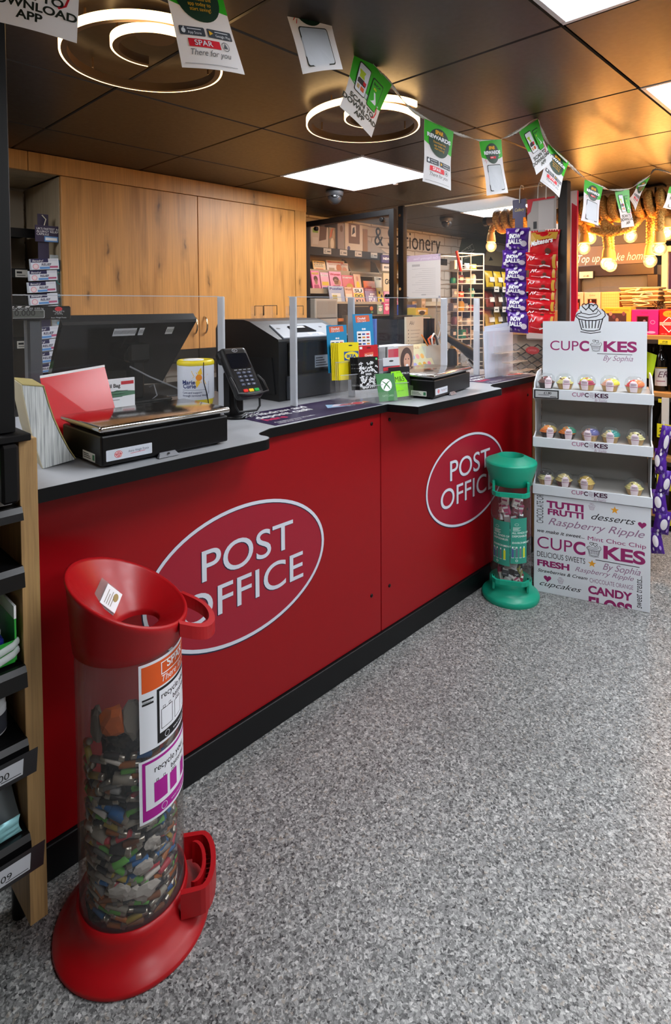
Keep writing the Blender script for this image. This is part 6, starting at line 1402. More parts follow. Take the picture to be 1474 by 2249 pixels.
        m.text(F, 'There for you', w*0.16, h*0.125, h*0.085, c('#5a5f66'), E_*2, shear=0.35, width=w*0.68)
        m.rect(F, w*0.06, h*0.04, w*0.9, h*0.045, c('#8a8e94'), E_*2, 8)
    m.build('print', t)
    return t
flag('paper flag cut off at the top left corner, reading DOWNLOAD APP', [(-22, -205, 1.02), (176, -150, 1.05), (170, 97, 1.06), (-26, 43, 1.03)], 'scan')
flag('large paper flag with app badges over the nearest ring lamp', [(352, -78, 1.22), (474, -62, 1.27), (537, 166, 1.27), (400, 148, 1.22)], 'front')
flag('paper flag with a blank framed square cut by the top edge, third from the left', [(614, -28, 1.47), (716, -10, 1.52), (752, 154, 1.52), (665, 163, 1.47)], 'qr')
flag('tilted paper flag with two phones in front of the farther ring lamp', [(785, 104, 1.70), (859, 186, 1.86), (814, 302, 1.88), (746, 234, 1.72)], 'scan')
flag('paper flag with app badges hanging to the right of the ring lamps', [(934, 260, 2.00), (995, 290, 2.08), (989, 419, 2.08), (928, 398, 2.00)], 'front')
flag('paper flag with a framed square hanging above the notice sheet and clear rack', [(1054, 310, 2.14), (1100, 307, 2.18), (1115, 424, 2.18), (1069, 430, 2.14)], 'qr')
flag('turned paper flag with two phones left of the string peak pinned to the ceiling', [(1141, 288, 2.24), (1180, 262, 2.30), (1212, 352, 2.31), (1178, 384, 2.25)], 'scan')
flag('paper flag with app badges just right of the string peak', [(1206, 316, 2.36), (1248, 356, 2.44), (1227, 434, 2.45), (1186, 398, 2.37)], 'front')
flag('paper flag with a framed square beside the red sign board', [(1286, 394, 2.72), (1323, 412, 2.80), (1313, 496, 2.81), (1276, 484, 2.73)], 'qr')
flag('narrow turned paper flag with two phones in front of the rope lights', [(1352, 419, 2.93), (1381, 417, 2.99), (1392, 497, 3.00), (1365, 501, 2.94)], 'scan')
flag('sharply twisted paper flag by the second string peak', [(1405, 402, 3.04), (1427, 388, 3.10), (1394, 462, 3.12), (1382, 436, 3.06)], 'front')
flag('paper flag cut by the right edge of the photo among the rope lights', [(1472, 410, 3.22), (1512, 402, 3.28), (1500, 468, 3.29), (1456, 456, 3.23)], 'qr')
path = [(-120, -200, 1.0), (-22, -207, 1.02), (176, -152, 1.05), (260, -110, 1.12), (352, -80, 1.22), (474, -64, 1.27), (560, -45, 1.38), (614, -30, 1.47), (700, -12, 1.515), (718, 2, 1.53), (735, 38, 1.58), (757, 75, 1.64), (785, 104, 1.70), (830, 152, 1.79), (859, 186, 1.86), (893, 230, 1.94), (934, 260, 2.00), (995, 290, 2.08), (1030, 302, 2.12), (1060, 309, 2.15), (1100, 306, 2.18), (1141, 286, 2.24), (1178, 261, 2.30), (1190, 285, 2.33), (1206, 316, 2.36), (1248, 358, 2.44), (1284, 391, 2.71), (1323, 411, 2.80), (1340, 417, 2.87), (1381, 415, 2.99), (1405, 401, 3.04), (1427, 386, 3.10), (1440, 372, 3.13), (1474, 381, 3.22), (1512, 400, 3.28)]
pts = [atd(*p) for p in path]
def catmull(P, n=5):
    out = []
    for i in range(len(P)-1):
        p0, p1, p2, p3 = P[max(i-1, 0)], P[i], P[i+1], P[min(i+2, len(P)-1)]
        for k in range(n):
            f = k/n; out.append(0.5*((2*p1)+(p2-p0)*f+(2*p0-5*p1+4*p2-p3)*f*f+(3*p1-p0-3*p2+p3)*f**3))
    return out+[P[-1]]
cp = catmull(pts, 5)
rs = []
for i, p in enumerate(cp):
    d = (cp[min(i+1, len(cp)-1)]-cp[max(i-1, 0)]).normalized(); a = d.cross(Vector((0, 0, 1))).normalized(); b2_ = a.cross(d); tw = i*0.33
    u_ = b2_*cos(tw)+a*sin(tw); v_ = a*cos(tw)-b2_*sin(tw)
    rs.append([p+u_*0.0058, p+v_*0.0009, p-u_*0.0058, p-v_*0.0009])
o = MB().loft(rs, mat('bunting_tape', '#d3cdc2', 0.6), True).build('bunting_string'); tag(o, 'twisted pale tape of the bunting strung across the shop ceiling', 'bunting string')
# ceiling fixings of the string
for u, v, d, lab in ((1178, 261, 2.30, 'small pale clip pinning the bunting string at its first peak'), (1440, 372, 3.13, 'small pale clip pinning the bunting string at its second peak')):
    p = atd(u, v, d); o = MB().tube([p, Vector((p.x, p.y, (p.z+ZC)/2)), Vector((p.x, p.y, ZC))], 0.0018, mat('bunting_tape', '#d3cdc2'), 6).build('string_clip'); tag(o, lab, 'clip')
# ------------------------------------------------------------------ dome cameras and small ceiling fittings
def dome(u, v, label, yaw):
    p = at_z(u, v, ZC)
    t = thing('dome_camera', label, 'security camera', (p.x, p.y, ZC), yaw, 'dark dome cameras on the ceiling')
    MB().lathe([(0.0002, 0), (0.056, 0), (0.058, -0.012), (0.052, -0.034), (0.046, -0.036)], DGREY, n=32).build('housing', t)
    MB().sphere((0, 0, -0.044), 0.044, mat('camera_ball', '#2a2b2e', 0.3), 24, 14).build('ball', t)
    m = MB(); X = T(0, 0, -0.046) @ RX(radians(62)); m.lathe([(0.026, 0.036), (0.026, 0.043), (0.020, 0.0445), (0.0002, 0.042)], mat('camera_lens_ring', '#101113', 0.15), n=20, X=X); m.build('lens', t)
    m = MB(X=X); F = Plane((0, -0.012, 0.0440), (1,0,0), (0,1,0)); m.rect(F, -0.007, -0.006, 0.007, 0.0, c('#d8dade'), 1); m.build('sensor_window', t)
    return t
dome(735, 419, 'dark dome camera on the ceiling just below the central light panel', radians(-45))
dome(981, 478, 'dark dome camera on the ceiling behind the tall clear screen', radians(-50))
p = at_z(869, 403, ZC); o = MB().lathe([(0.0002, 0), (0.016, 0), (0.014, -0.006), (0.0002, -0.007)], WHITE, n=20).build('ceiling_sensor', None, (p.x, p.y, ZC-0.0005)); tag(o, 'tiny white ceiling sensor right of the central light panel', 'sensor')
# ------------------------------------------------------------------ tall screens at the end of the counter
XF = 2.86
t = thing('framed_screen', 'black framed clear screen standing between the oak cabinet and the tall glass', 'framed screen', (XF, 0, 0))
A, B = at_x(673, 488, XF), at_x(863, 462, XF); zt = 2.045; y0_, y1_ = B.y, A.y
for y, nm in ((y0_, 'front_post'), (y1_, 'rear_post')): MB().b2((-0.018, y-0.018, WT-0.083 if y > 2.72 else WT), (0.018, y+0.018, zt), BLACKM, 0.002).build(nm, t)
MB().b2((-0.018, y0_+0.018, zt-0.036), (0.018, y1_-0.018, zt), BLACKM, 0.002).build('top_rail', t)
MB().b2((-0.003, y0_+0.03, WT+0.05), (0.003, y1_-0.03, zt-0.045), GLASS).build('clear_sheet', t)
for y, z in ((y0_+0.07, zt-0.06), (y1_-0.12, zt-0.06), (y0_+0.03, 1.505), (y1_-0.03, 1.505)): MB().lathe([(0.012, -0.012), (0.015, -0.01), (0.015, 0.01), (0.012, 0.012)], BLACK, n=14, cap0=True, cap1=True, X=T(-0.02, y, z) @ RY(pi/2)).build('standoff_knob', t)
XG = 3.20
A, B = at_x(884, 455, XG), at_x(1240, 410, XG)
t = thing('tall_glass_screen', 'tall clear screen between two black posts at the right end of the counter', 'glass screen', (XG, 0, 0))
zg = 2.125
MB().box((0, A.y, (zg+WT)/2), (0.045, 0.045, zg-WT), BLACKM, 0.003).build('rear_post', t)
MB().box((0, B.y, (zg+0.002)/2), (0.05, 0.05, zg-0.002), mat('brown_black_post', '#1d1917', 0.5), 0.003).build('front_post', t)
MB().b2((-0.004, B.y+0.025, WT+0.05), (0.004, A.y-0.02, zg-0.004), GLASS).build('glass_sheet', t)
MB().b2((-0.005, B.y+0.025, zg-0.005), (0.005, A.y-0.02, zg), mat('glass_top_edge', '#b9a98a', 0.3)).build('polished_edge', t)
for z in (2.06, 1.56): MB().lathe([(0.010, -0.03), (0.010, 0.03)], CHROME, n=12, cap0=True, cap1=True, X=T(0, A.y, z) @ RY(pi/2)).build('bolt', t)
# notice sheet taped on the glass
t = thing('notice_sheet', 'pale printed notice sheet seen from behind, taped to the tall clear screen', 'notice', (0, 0, 0))
TL, BR = at_x(894, 561, XG-0.006), at_x(968, 655, XG-0.006)
m = MB(); m.b2((XG-0.0075, BR.y, BR.z), (XG-0.0055, TL.y, at_x(930, 560, XG).z), mat('notice_paper', '#c9c2bd', 0.6)); F = Plane((XG-0.0076, TL.y, BR.z), (0,-1,0), (0,0,1)); w, h = TL.y-BR.y, at_x(930, 560, XG).z-BR.z
m.rect(F, 0, h*0.86, w, h, c('#b9a3b4'), 1); LG = c('#a39c99')
vs, fs = text_geo('Cash Depositing Times', 0.01, 0, 1); wm = max(q[0] for q in vs); m.add([F(w*0.93-q[0]*w*0.72/wm, h*0.895+q[1]*h*0.07, EPS*2) for q in vs], fs, c('#d3c6d0'))
m.rect(F, w*0.16, h*0.74, w*0.40, h*0.79, LG, 1)
for k in range(14): m.rect(F, w*(0.16+0.10*((k*7) % 4)), h*(0.68-0.045*k), w*0.86, h*(0.686-0.045*k), LG, 1)
m.rect(F, w*0.44, h*0.075, w*0.58, h*0.095, LG, 1); m.build('sheet', t)
for y, z in ((TL.y-0.008, BR.z+0.01), (BR.y+0.008, BR.z+0.01), (TL.y-0.008, BR.z+h-0.01), (BR.y+0.008, BR.z+h-0.01)): MB().box((XG-0.009, y, z), (0.001, 0.012, 0.012), mat('tape_square', '#8f8c95', 0.4)).build('tape', t)

# ------------------------------------------------------------------ hanging snack strips on the tall screen
PURB = mat('purple_snack_foil', '#4a1f8a', 0.28); REDB = mat('red_snack_foil', '#c01420', 0.26); GLDB = mat('gold_snack_foil', '#c89a3a', 0.3)
XS = 3.165
def face_x(v, u, x=XS): return at_x(u, v, x)
def hook(u, v, label):
    p = at_x(u, v, XS); o = MB().tube([(XG+0.008, p.y, zg-0.01), (XG+0.006, p.y, zg+0.008), (XG-0.02, p.y, zg+0.010), (XS, p.y, zg-0.015), (XS-0.004, p.y, p.z)], 0.003, c('#e6e6e2'), 6).build('plastic_hook'); tag(o, label, 'hook', 'white hooks on the tall screen')
hook(1142, 446, 'white plastic hook holding the purple snack strip'); hook(1182, 436, 'white plastic hook holding the red snack strip, left one'); hook(1200, 436, 'white plastic hook holding the red snack strip, right one')
t = thing('hanging_strip', 'dark purple header strip above the purple snack bags', 'hanging strip', (0, 0, 0))
A, B = at_x(1126, 480, XS), at_x(1155, 436, XS); C_, D = at_x(1131, 504, XS), at_x(1149, 480, XS)
PH = mat('purple_header_card', '#2a1850', 0.4)
m = MB(); m.b2((XS, B.y, A.z), (XS+0.002, A.y, B.z), PH); m.b2((XS, D.y, at_x(1140, 725, XS).z), (XS+0.002, C_.y, A.z), PH); F = Plane((XS-0.0003, A.y, A.z), (0,-1,0), (0,0,1)); m.text(F, 'Cadbury', 0.012, (B.z-A.z)*0.36, 0.026, c('#d8c06a'), 1, shear=0.3, width=(A.y-B.y)*0.75); m.build('header', t)
t = thing('hanging_strip', 'grey and red header card above the red snack bags', 'hanging strip', (0, 0, 0))
A, B = at_x(1158, 508, XS), at_x(1222, 430, XS)
m = MB(); m.b2((XS, B.y, A.z), (XS+0.002, A.y, B.z), mat('grey_header_card', '#a39d98', 0.5)); F = Plane((XS-0.0003, A.y, A.z), (0,-1,0), (0,0,1)); w, h = A.y-B.y, B.z-A.z
m.poly(F, [(0, h), (w*0.95, h), (w*0.95, h*0.94), (w*0.2, h*0.92), (w*0.12, h*0.6), (0, h*0.5)], c('#c01828'), 1); m.rect(F, w*0.40, 0, w*0.92, h*0.9, c('#b9b4b2'), 1); m.rect(F, w*0.22, h*0.05, w*0.34, h*0.28, INK, 2); m.b2((XS+0.0005, (A.y+B.y)/2-0.02, at_x(1190, 730, XS).z), (XS+0.002, (A.y+B.y)/2+0.02, A.z), mat('grey_header_card', '#a39d98')); m.build('header', t)
SB = [(1109, 1161, 503, 550), (1102, 1158, 551, 588), (1108, 1156, 587, 620), (1109, 1157, 619, 652), (1111, 1158, 652, 686), (1112, 1161, 684, 729)]
ordn = ['topmost', 'second', 'third', 'fourth', 'fifth', 'lowest']
def bag(label, u0, u1, v0, v1, body, group, art, xo=0.0, tilt=0.0, seed=0):
    x = XS-0.004-xo
    A, B = at_x(u0, v1, x), at_x(u1, v0, x); w, h = A.y-B.y, at_x((u0+u1)/2, v0, x).z-at_x((u0+u1)/2, v1, x).z
    z = at_x((u0+u1)/2, v1, x).z
    t = thing('snack_bag', label, 'snack bag', (x, (A.y+B.y)/2, z), 0, group, rot=(tilt, radians(3), -pi/2))
    dd = min(0.028, 0.3*h)
    m = MB(); bag_mesh(m, w, h, dd, body, None, seed, 0.0025); m.build('foil_bag', t)
    def wf(u, v, ww):
        uu = min(max(u/w+0.5, 0.001), 0.999); vv = min(max(v/h, 0.001), 0.999)
        b = dd*(sin(pi*uu)**0.6)*(sin(pi*vv)**0.55); return Vector((u*(1-0.05*sin(pi*vv)), -(b*1.11+0.0042+ww), v))
    m = MB(); art(m, Warp(wf), w, h); m.build('print', t)
    m = MB()
    for zz in (0, h):
        m.loft([[Vector((x_, -0.0012-0.0015*(k % 2), zz-0.004)), Vector((x_, 0.0012-0.0015*(k % 2), zz-0.004)), Vector((x_, 0.0012-0.0015*(k % 2), zz+0.006)), Vector((x_, -0.0012-0.0015*(k % 2), zz+0.006))] for k, x_ in enumerate([w*(-0.5+q/24) for q in range(25)])], body, False)
    m.build('crimped_seal', t)
    return t
def art_snow(m, F, w, h):
    m.text(F, 'SNOW', 0, h*0.55, h*0.28, WHITEP, 2, 'C', bold=0.05, width=w*0.50); m.text(F, 'BALLS', 0, h*0.30, h*0.28, WHITEP, 2, 'C', bold=0.05, width=w*0.60)
    for x, y, r, cl in ((-0.33, 0.24, 0.10, '#d8d3e0'), (-0.22, 0.12, 0.08, '#b9b0cc'), (0.36, 0.30, 0.14, '#cfc9da'), (0.0, 0.14, 0.05, '#a07ad0'), (0.14, 0.10, 0.06, '#8a7f98'), (0.28, 0.80, 0.09, '#d8d3e0'), (-0.34, 0.82, 0.07, '#b58ad8'), (0.05, 0.92, 0.10, '#c9c2d6')):
        m.ell(F, w*x, h*y, w*r*0.8, h*r, c(cl), 1, 14)
def art_malt(m, F, w, h):
    vs_ = [(-w*0.46, h*0.52), (-w*0.2, h*0.66), (w*0.2, h*0.72), (w*0.44, h*0.70), (w*0.46, h*0.95), (-w*0.46, h*0.95)]
    m.poly(F, vs_, GLDB, 1); m.text(F, 'Maltesers', -w*0.42, h*0.46, h*0.24, WHITEP, 2, bold=0.03, shear=0.2, rot=0.18, width=w*0.80)
    m.ell(F, w*0.22, h*0.30, w*0.10, h*0.10, c('#5a2a1a'), 2, 16); m.stroke(F, [(w*0.02, h*0.12), (w*0.18, h*0.20), (w*0.36, h*0.13)], 0.006, WHITEP, 2); m.stroke(F, [(-w*0.3, h*0.2), (w*0.1, h*0.16)], 0.003, c('#e89a9a'), 2)
def art_malt_lower(m, F, w, h):
    m.rect(F, w*0.40, h*0.08, w*0.485, h*0.92, GLDB, 1)
    m.stroke(F, [(-w*0.40, h*0.55), (-w*0.32, h*0.78), (-w*0.26, h*0.58)], 0.005, WHITEP, 2); m.stroke(F, [(-w*0.22, h*0.62), (-w*0.16, h*0.82)], 0.005, WHITEP, 2)
    m.ell(F, w*0.16, h*0.44, w*0.07, h*0.12, c('#5a2a1a'), 2, 16); m.stroke(F, [(w*0.02, h*0.20), (w*0.16, h*0.28), (w*0.34, h*0.20)], 0.007, WHITEP, 2); m.stroke(F, [(-w*0.36, h*0.30), (-w*0.05, h*0.24), (w*0.1, h*0.30)], 0.003, c('#e89a9a'), 2)
for k, (u0, u1, v0, v1) in enumerate(SB): bag('purple snack bag with white capitals, %s on the left hanging strip' % ordn[k], u0, u1, v0, v1, PURB, 'purple snack bags on the left strip', art_snow, 0.0, 0.0, 100+k)
MBG = [(1161, 1226, 507, 572), (1154, 1224, 556, 592), (1160, 1222, 586, 616), (1155, 1221, 612, 640), (1158, 1220, 636, 664), (1155, 1219, 660, 684), (1153, 1216, 680, 700), (1160, 1217, 690, 731)]
ordm = ['topmost', 'second', 'third', 'fourth', 'fifth', 'sixth', 'seventh', 'lowest']
for k, (u0, u1, v0, v1) in enumerate(MBG): bag('red and gold snack bag, %s on the right hand hanging strip' % ordm[k], u0, u1, v0, v1, REDB, 'red snack bags on the right strip', art_malt if k == 0 else art_malt_lower, 0.006*(k % 2), radians((-3, 4, -2, 5, -4, 3, -3, 2)[k]), 200+k)
# red and white sign board behind the front post
t = thing('red_sign_board', 'tall crimson board with a white top, edge on behind the brown black post', 'sign board', (0, 0, 0))
xb = 3.36
A, B = at_x(1251, 700, xb), at_x(1268, 418, xb)
m = MB(); m.b2((xb, B.y, 0.9), (xb+0.02, A.y, B.z), mat('crimson_board', '#c01a3c', 0.4)); F = Plane((xb-0.0003, A.y, 0.9), (0,-1,0), (0,0,1)); w, h = A.y-B.y, B.z-0.9
m.poly(F, [(0, h), (w, h), (w, h*0.925), (0, h*0.95)], c('#d6cfd0'), 1); m.rect(F, 0, 0, w*0.22, h, c('#c9c9d0'), 2); m.build('panel', t)
m = MB(); m.b2((xb-0.03, B.y-0.03, 0.0), (xb+0.05, A.y+0.03, 0.9), BLACKM, 0.004); m.build('plinth', t)

# ------------------------------------------------------------------ shelf end with expanded mesh behind the counter end
xm = 3.52
t = thing('mesh_end_unit', 'black shelf end with expanded diamond mesh and an oak ledge, beyond the hanging snacks', 'shelf unit', (0, 0, 0))
yA, yB = at_x(1118, 780, xm).y, at_x(1215, 780, xm).y
zl = at_x(1150, 731, xm).z
BRS = mat('brown_shop_board', '#a89a88', 0.6)
m = MB(); m.b2((xm+0.05, yB-0.25, 0), (xm+0.50, yA+0.02, zl-0.02), BRS); m.build('body', t)
MB().b2((xm-0.01, yB-0.25, zl-0.012), (xm+0.50, yA+0.02, zl+0.012), wood_mat('warm_oak_ledge', '#b58a52', '#86602f', 'Y', False, 1.0)).build('oak_ledge', t)
m = MB(); dz, dyy = 0.048, 0.075
z_ = 0.62
MSH = mat('mesh_strand', '#2a211b', 0.5)
ys = []
ya, yb2 = yB-0.2, yA+0.01
k = 0
while z_ < zl-0.08:
    pts_ = []
    n = int((yb2-ya)/(dyy/2))
    for q in range(n+1): pts_.append(Vector((xm, ya+q*dyy/2, z_+(dz/2 if (q+k) % 2 else 0))))
    m.tube(pts_, 0.0050, MSH, 5); z_ += dz/2; k += 1
m.build('diamond_mesh', t)
m = MB(); F = Plane((xm-0.006, at_x(1156, 778, xm).y, at_x(1170, 778, xm).z), (0,-1,0), (0,0,1)); w = at_x(1156, 778, xm).y-at_x(1186, 778, xm).y; h = 0.05
m.prism([(w*0.5+w*0.5*cos(2*pi*k/20), h*0.5+h*0.5*sin(2*pi*k/20)) for k in range(20)], F, 0.003, c('#b02a2e')); m.text(Plane(F(0,0,0.003), (0,-1,0), (0,0,1)), 'OFFER', w*0.18, h*0.38, h*0.36, c('#d8888a'), 1, width=w*0.64); m.build('red_tag', t)
t = thing('white_tray', 'white plastic tray on the oak ledge below the red snack bags', 'tray', (0, 0, 0))
A, B = at_x(1155, 745, 3.45), at_x(1214, 728, 3.45)
m = MB(); m.b2((3.45, B.y, zl+0.0125-0.05), (3.505, A.y, zl+0.045-0.02), mat('white_tray_plastic', '#c9c6c2', 0.4), 0.008); m.build('tray', t)

# ------------------------------------------------------------------ right hand shelf run with gifts and bottles
XR = 4.08
OAKW = wood_mat('warm_oak_shelf', '#a67c48', '#7a5228', 'Y', False, 1.0, 0.4)
t = run = thing('gift_shelves', 'oak and black shelf run at the right edge holding gift boxes and bottles', 'shelf unit', (0, 0, 0))
MB().b2((XR+0.42, -0.6, 0.0), (XR+0.46, 2.2, 1.36), mat('black_back_board', '#14120f', 0.6)).build('back_board', t)
MB().b2((XR+0.03, -0.6, 0.0), (XR+0.42, 2.2, 0.09), BLACKM).build('plinth', t)
for y in (-0.6, 2.18): MB().b2((XR, y, 0.0), (XR+0.42, y+0.02, 1.25), BLACKM).build('end_panel', t)
zs = [1.248, 0.885, 0.475, 0.11]
for z in zs:
    s = MB().b2((XR+0.005, -0.58, z-0.03), (XR+0.42, 2.18, z), OAKW, 0.002).build('shelf', t)
    MB().b2((XR, -0.58, z-0.055), (XR+0.005, 2.18, z-0.028), mat('ticket_strip', '#2a2622', 0.4)).build('ticket_strip', s)
# raised back tier for the taller gifts
zr = at_x(1300, 683, XR+0.25).z
MB().b2((XR+0.20, 0.4, 1.249), (XR+0.42, 2.1, zr), mat('tier_board', '#8a6a48', 0.5)).build('raised_tier', t)
def gift(name, label, u0, u1, v0, v1, x, d, col, art, group=None):
    A, B = at_x(u0, v1, x), at_x(u1, v0, x)
    um = (u0+u1)/2; z0, z1 = at_x(um, v1, x).z, at_x(um, v0, x).z
    zz_ = 1.2485 if x < XR+0.1 else zr+0.0006
    z1 += zz_-z0 if False else 0; z0 = zz_
    t = thing(name, label, 'gift box', (x, A.y, z0), -pi/2, group)
    w, h = A.y-B.y, z1-z0
    m = MB(); m.b2((0, 0, 0), (w, d, h), mat('gift_'+col.strip('#'), col, 0.35), 0.002); art(m, XZ((0, 0, 0)), w, h); m.build('box', t)
    return t
WIN = mat('box_window', '#2a1612', 0.12)
def a_pink(m, F, w, h):
    m.text(F, 'ROSE', w*0.5, h*0.84, h*0.10, c('#8a0f4a'), 1, 'C'); m.rect(F, w*0.18, h*0.12, w*0.66, h*0.76, c('#7a0f45'), 1); m.rect(F, w*0.22, h*0.16, w*0.62, h*0.72, WIN, 2)
    for k in range(5): m.ell(F, w*(0.28+0.07*k), h*(0.28+0.09*(k % 4)), w*0.05, h*0.05, c(['#9a4a6a', '#5a3a4a', '#c88aa0', '#7a5a6a', '#a06a7a'][k]), 3, 12)
    m.ring(F, w*0.80, h*0.50, w*0.09, h*0.08, 0.003, c('#f29ac8'), 1, 18); m.ell(F, w*0.75, h*0.10, w*0.16, h*0.05, c('#f29ac8'), 1, 16)
gift('gift_box', 'bright pink gift box with a dark window on the top shelf at the right', 1387, 1446, 680, 740, XR+0.03, 0.10, '#e0207a', a_pink)
def a_red(m, F, w, h):
    m.ell(F, w*0.5, h*0.82, w*0.32, h*0.13, c('#e8901e'), 1, 22); m.text(F, '1.99', w*0.5, h*0.78, h*0.10, c('#8a2a10'), 2, 'C'); m.poly(F, [(w*0.08, h*0.42), (w*0.5, h*0.72), (w*0.92, h*0.42), (w*0.5, h*0.10)], WHITEP, 1); m.poly(F, [(w*0.13, h*0.42), (w*0.5, h*0.68), (w*0.87, h*0.42), (w*0.5, h*0.15)], c('#c01a1e'), 2); m.rect(F, w*0.02, h*0.38, w*0.98, h*0.50, c('#d8b8a8'), 3); m.text(F, 'STRAWBERRY', w*0.5, h*0.41, h*0.07, c('#8a2a20'), 4, 'C', width=w*0.9); m.text(F, 'NET 120g', w*0.1, h*0.03, h*0.05, c('#f0c0b0'), 1)
gift('gift_box', 'red gift box with an orange price sticker cut by the right edge of the photo', 1448, 1492, 679, 741, XR+0.03, 0.10, '#c8161c', a_red)
def a_yel(m, F, w, h):
    m.text(F, 'THE BABY LADY COCKTAIL', w*0.5, h*0.86, h*0.09, c('#6a3a20'), 1, 'C', width=w*0.86); m.rect(F, w*0.06, h*0.1, w*0.84, h*0.78, c('#3a2226'), 1)
    for k in range(6): m.ell(F, w*(0.14+0.12*k), h*(0.4+0.12*((k*3) % 4)), w*0.06, h*0.08, c(['#7a4a5a', '#a07a6a', '#5a2a3a', '#8a6a5a', '#c8a08a', '#6a3a4a'][k]), 2, 12)
gift('gift_box', 'amber gift box with a dark window, half hidden behind the cupcake header', 1326, 1386, 675, 736, XR+0.03, 0.10, '#d8a032', a_yel)
def a_beige(m, F, w, h):
    m.text(F, 'Eyline', w*0.5, h*0.80, h*0.13, c('#5a4a40'), 1, 'C', shear=0.3); m.rect(F, w*0.20, h*0.08, w*0.80, h*0.66, c('#8a6a5a'), 1); m.rect(F, w*0.24, h*0.10, w*0.76, h*0.63, WIN, 2); m.rect(F, w*0.34, h*0.12, w*0.48, h*0.5, c('#8a2a1a'), 3); m.rect(F, w*0.54, h*0.12, w*0.68, h*0.44, c('#a03a20'), 3); m.ell(F, w*0.41, h*0.55, w*0.05, h*0.06, c('#c8a08a'), 3, 12)
gift('gift_box', 'beige perfume gift box on the raised tier, right of a matching one', 1283, 1319, 642, 684, XR+0.24, 0.10, '#c3a892', a_beige)
gift('gift_box', 'beige perfume gift box on the raised tier, leftmost beside the red board', 1252, 1281, 642, 684, XR+0.24, 0.10, '#c3a892', a_beige)
def a_or(m, F, w, h):
    for k in range(8): m.rect(F, w*(0.06+0.12*k), h*0.05, w*(0.07+0.12*k), h*0.95, c('#d88a50'), 1)
    for k in range(6): m.rect(F, w*0.04, h*(0.1+0.15*k), w*0.96, h*(0.115+0.15*k), c('#d88a50'), 1)
gift('gift_box', 'pale orange box between the perfume boxes and the stacked baskets', 1320, 1361, 641, 677, XR+0.24, 0.10, '#f0a468', a_or)
WICK = bpy.data.materials.new('metal_basket'); WICK.use_nodes = True
def _wick():
    nt, N, L, b = nodes(WICK); tc = N('ShaderNodeTexCoord'); w = N('ShaderNodeTexWave', i_Scale=22.0, i_Distortion=1.2); w.bands_direction = 'Z'; L(tc.outputs['Object'], w.inputs['Vector']); r = N('ShaderNodeValToRGB'); ramp(r, [(0.2, '#6a4f2c'), (0.6, '#b08a4c'), (0.9, '#e6cf96')]); L(w.outputs[0], r.inputs[0]); L(r.outputs[0], b.inputs['Base Color']); b.inputs['Roughness'].default_value = 0.35; b.inputs['Metallic'].default_value = 0.3
_wick()
def basket(label, u0, u1, v0, v1, k):
    x = XR+0.22
    A, B = at_x(u0, v1, x), at_x(u1, v0, x); um = (u0+u1)/2; z0, z1 = at_x(um, v1, x).z, at_x(um, v0, x).z; w = A.y-B.y
    t = thing('gift_basket', label, 'basket', (x, A.y, z0), -pi/2, 'stacked baskets on the raised tier'); h = z1-z0
    m = MB(); m.loft([[Vector(p) for p in ((w*0.06, 0.02, 0), (w*0.94, 0.02, 0), (w*0.94, 0.14, 0), (w*0.06, 0.14, 0))], [Vector(p) for p in ((0, 0, h), (w, 0, h), (w, 0.16, h), (0, 0.16, h))]], WICK, False, True, True, False); m.build('basket', t)
    m = MB(); m.tube([(0, 0, h), (w, 0, h), (w, 0.16, h), (0, 0.16, h)], 0.004, mat('basket_rim', '#e0c890', 0.35, 0.3), 6, True); m.build('rim', t)
    m = MB(); R_ = random.Random(k)
    for q in range(1): m.tube([(w*(0.2+0.6*R_.random())+0.02*cos(a_), -0.004, h*0.55+h*0.35*sin(a_)) for a_ in [2*pi*z/10 for z in range(10)]], 0.003, mat('basket_loop', '#f0e0b0', 0.35, 0.3), 6, True)
    m.build('ring_handle', t)
for k, (v0, v1) in enumerate(((660, 675), (650, 664), (641, 655), (632, 646))): basket('golden gift basket in the stack on the raised tier, %s' % ['lowest', 'second from the bottom', 'second from the top', 'top one'][k], 1362-k*0.5, 1446+k*0.6, v0, v1, k)
for k, (v0, v1) in enumerate(((664, 676), (650, 664), (636, 650))): basket('golden gift basket in the stack at the right edge of the photo, %s' % ['lowest', 'middle', 'top one'][k], 1459-k, 1530, v0, v1, 10+k)
t = thing('gift_bow', 'dark glittery bow between the two stacks of baskets', 'bow', at_x(1447, 671, XR+0.19), 0)
m = MB()
for k in range(9):
    a = 2*pi*k/9; pts = [(0, 0, 0), (-0.012, 0.028*cos(a), 0.028*sin(a)), (-0.024, 0.034*cos(a+0.3), 0.034*sin(a+0.3)), (-0.02, 0.012*cos(a+0.4), 0.012*sin(a+0.4))]; m.tube(pts, 0.006, mat('bow_foil', '#3a2c20', 0.2, 0.6), 5, flat=0.3)
m.build('loops', t)
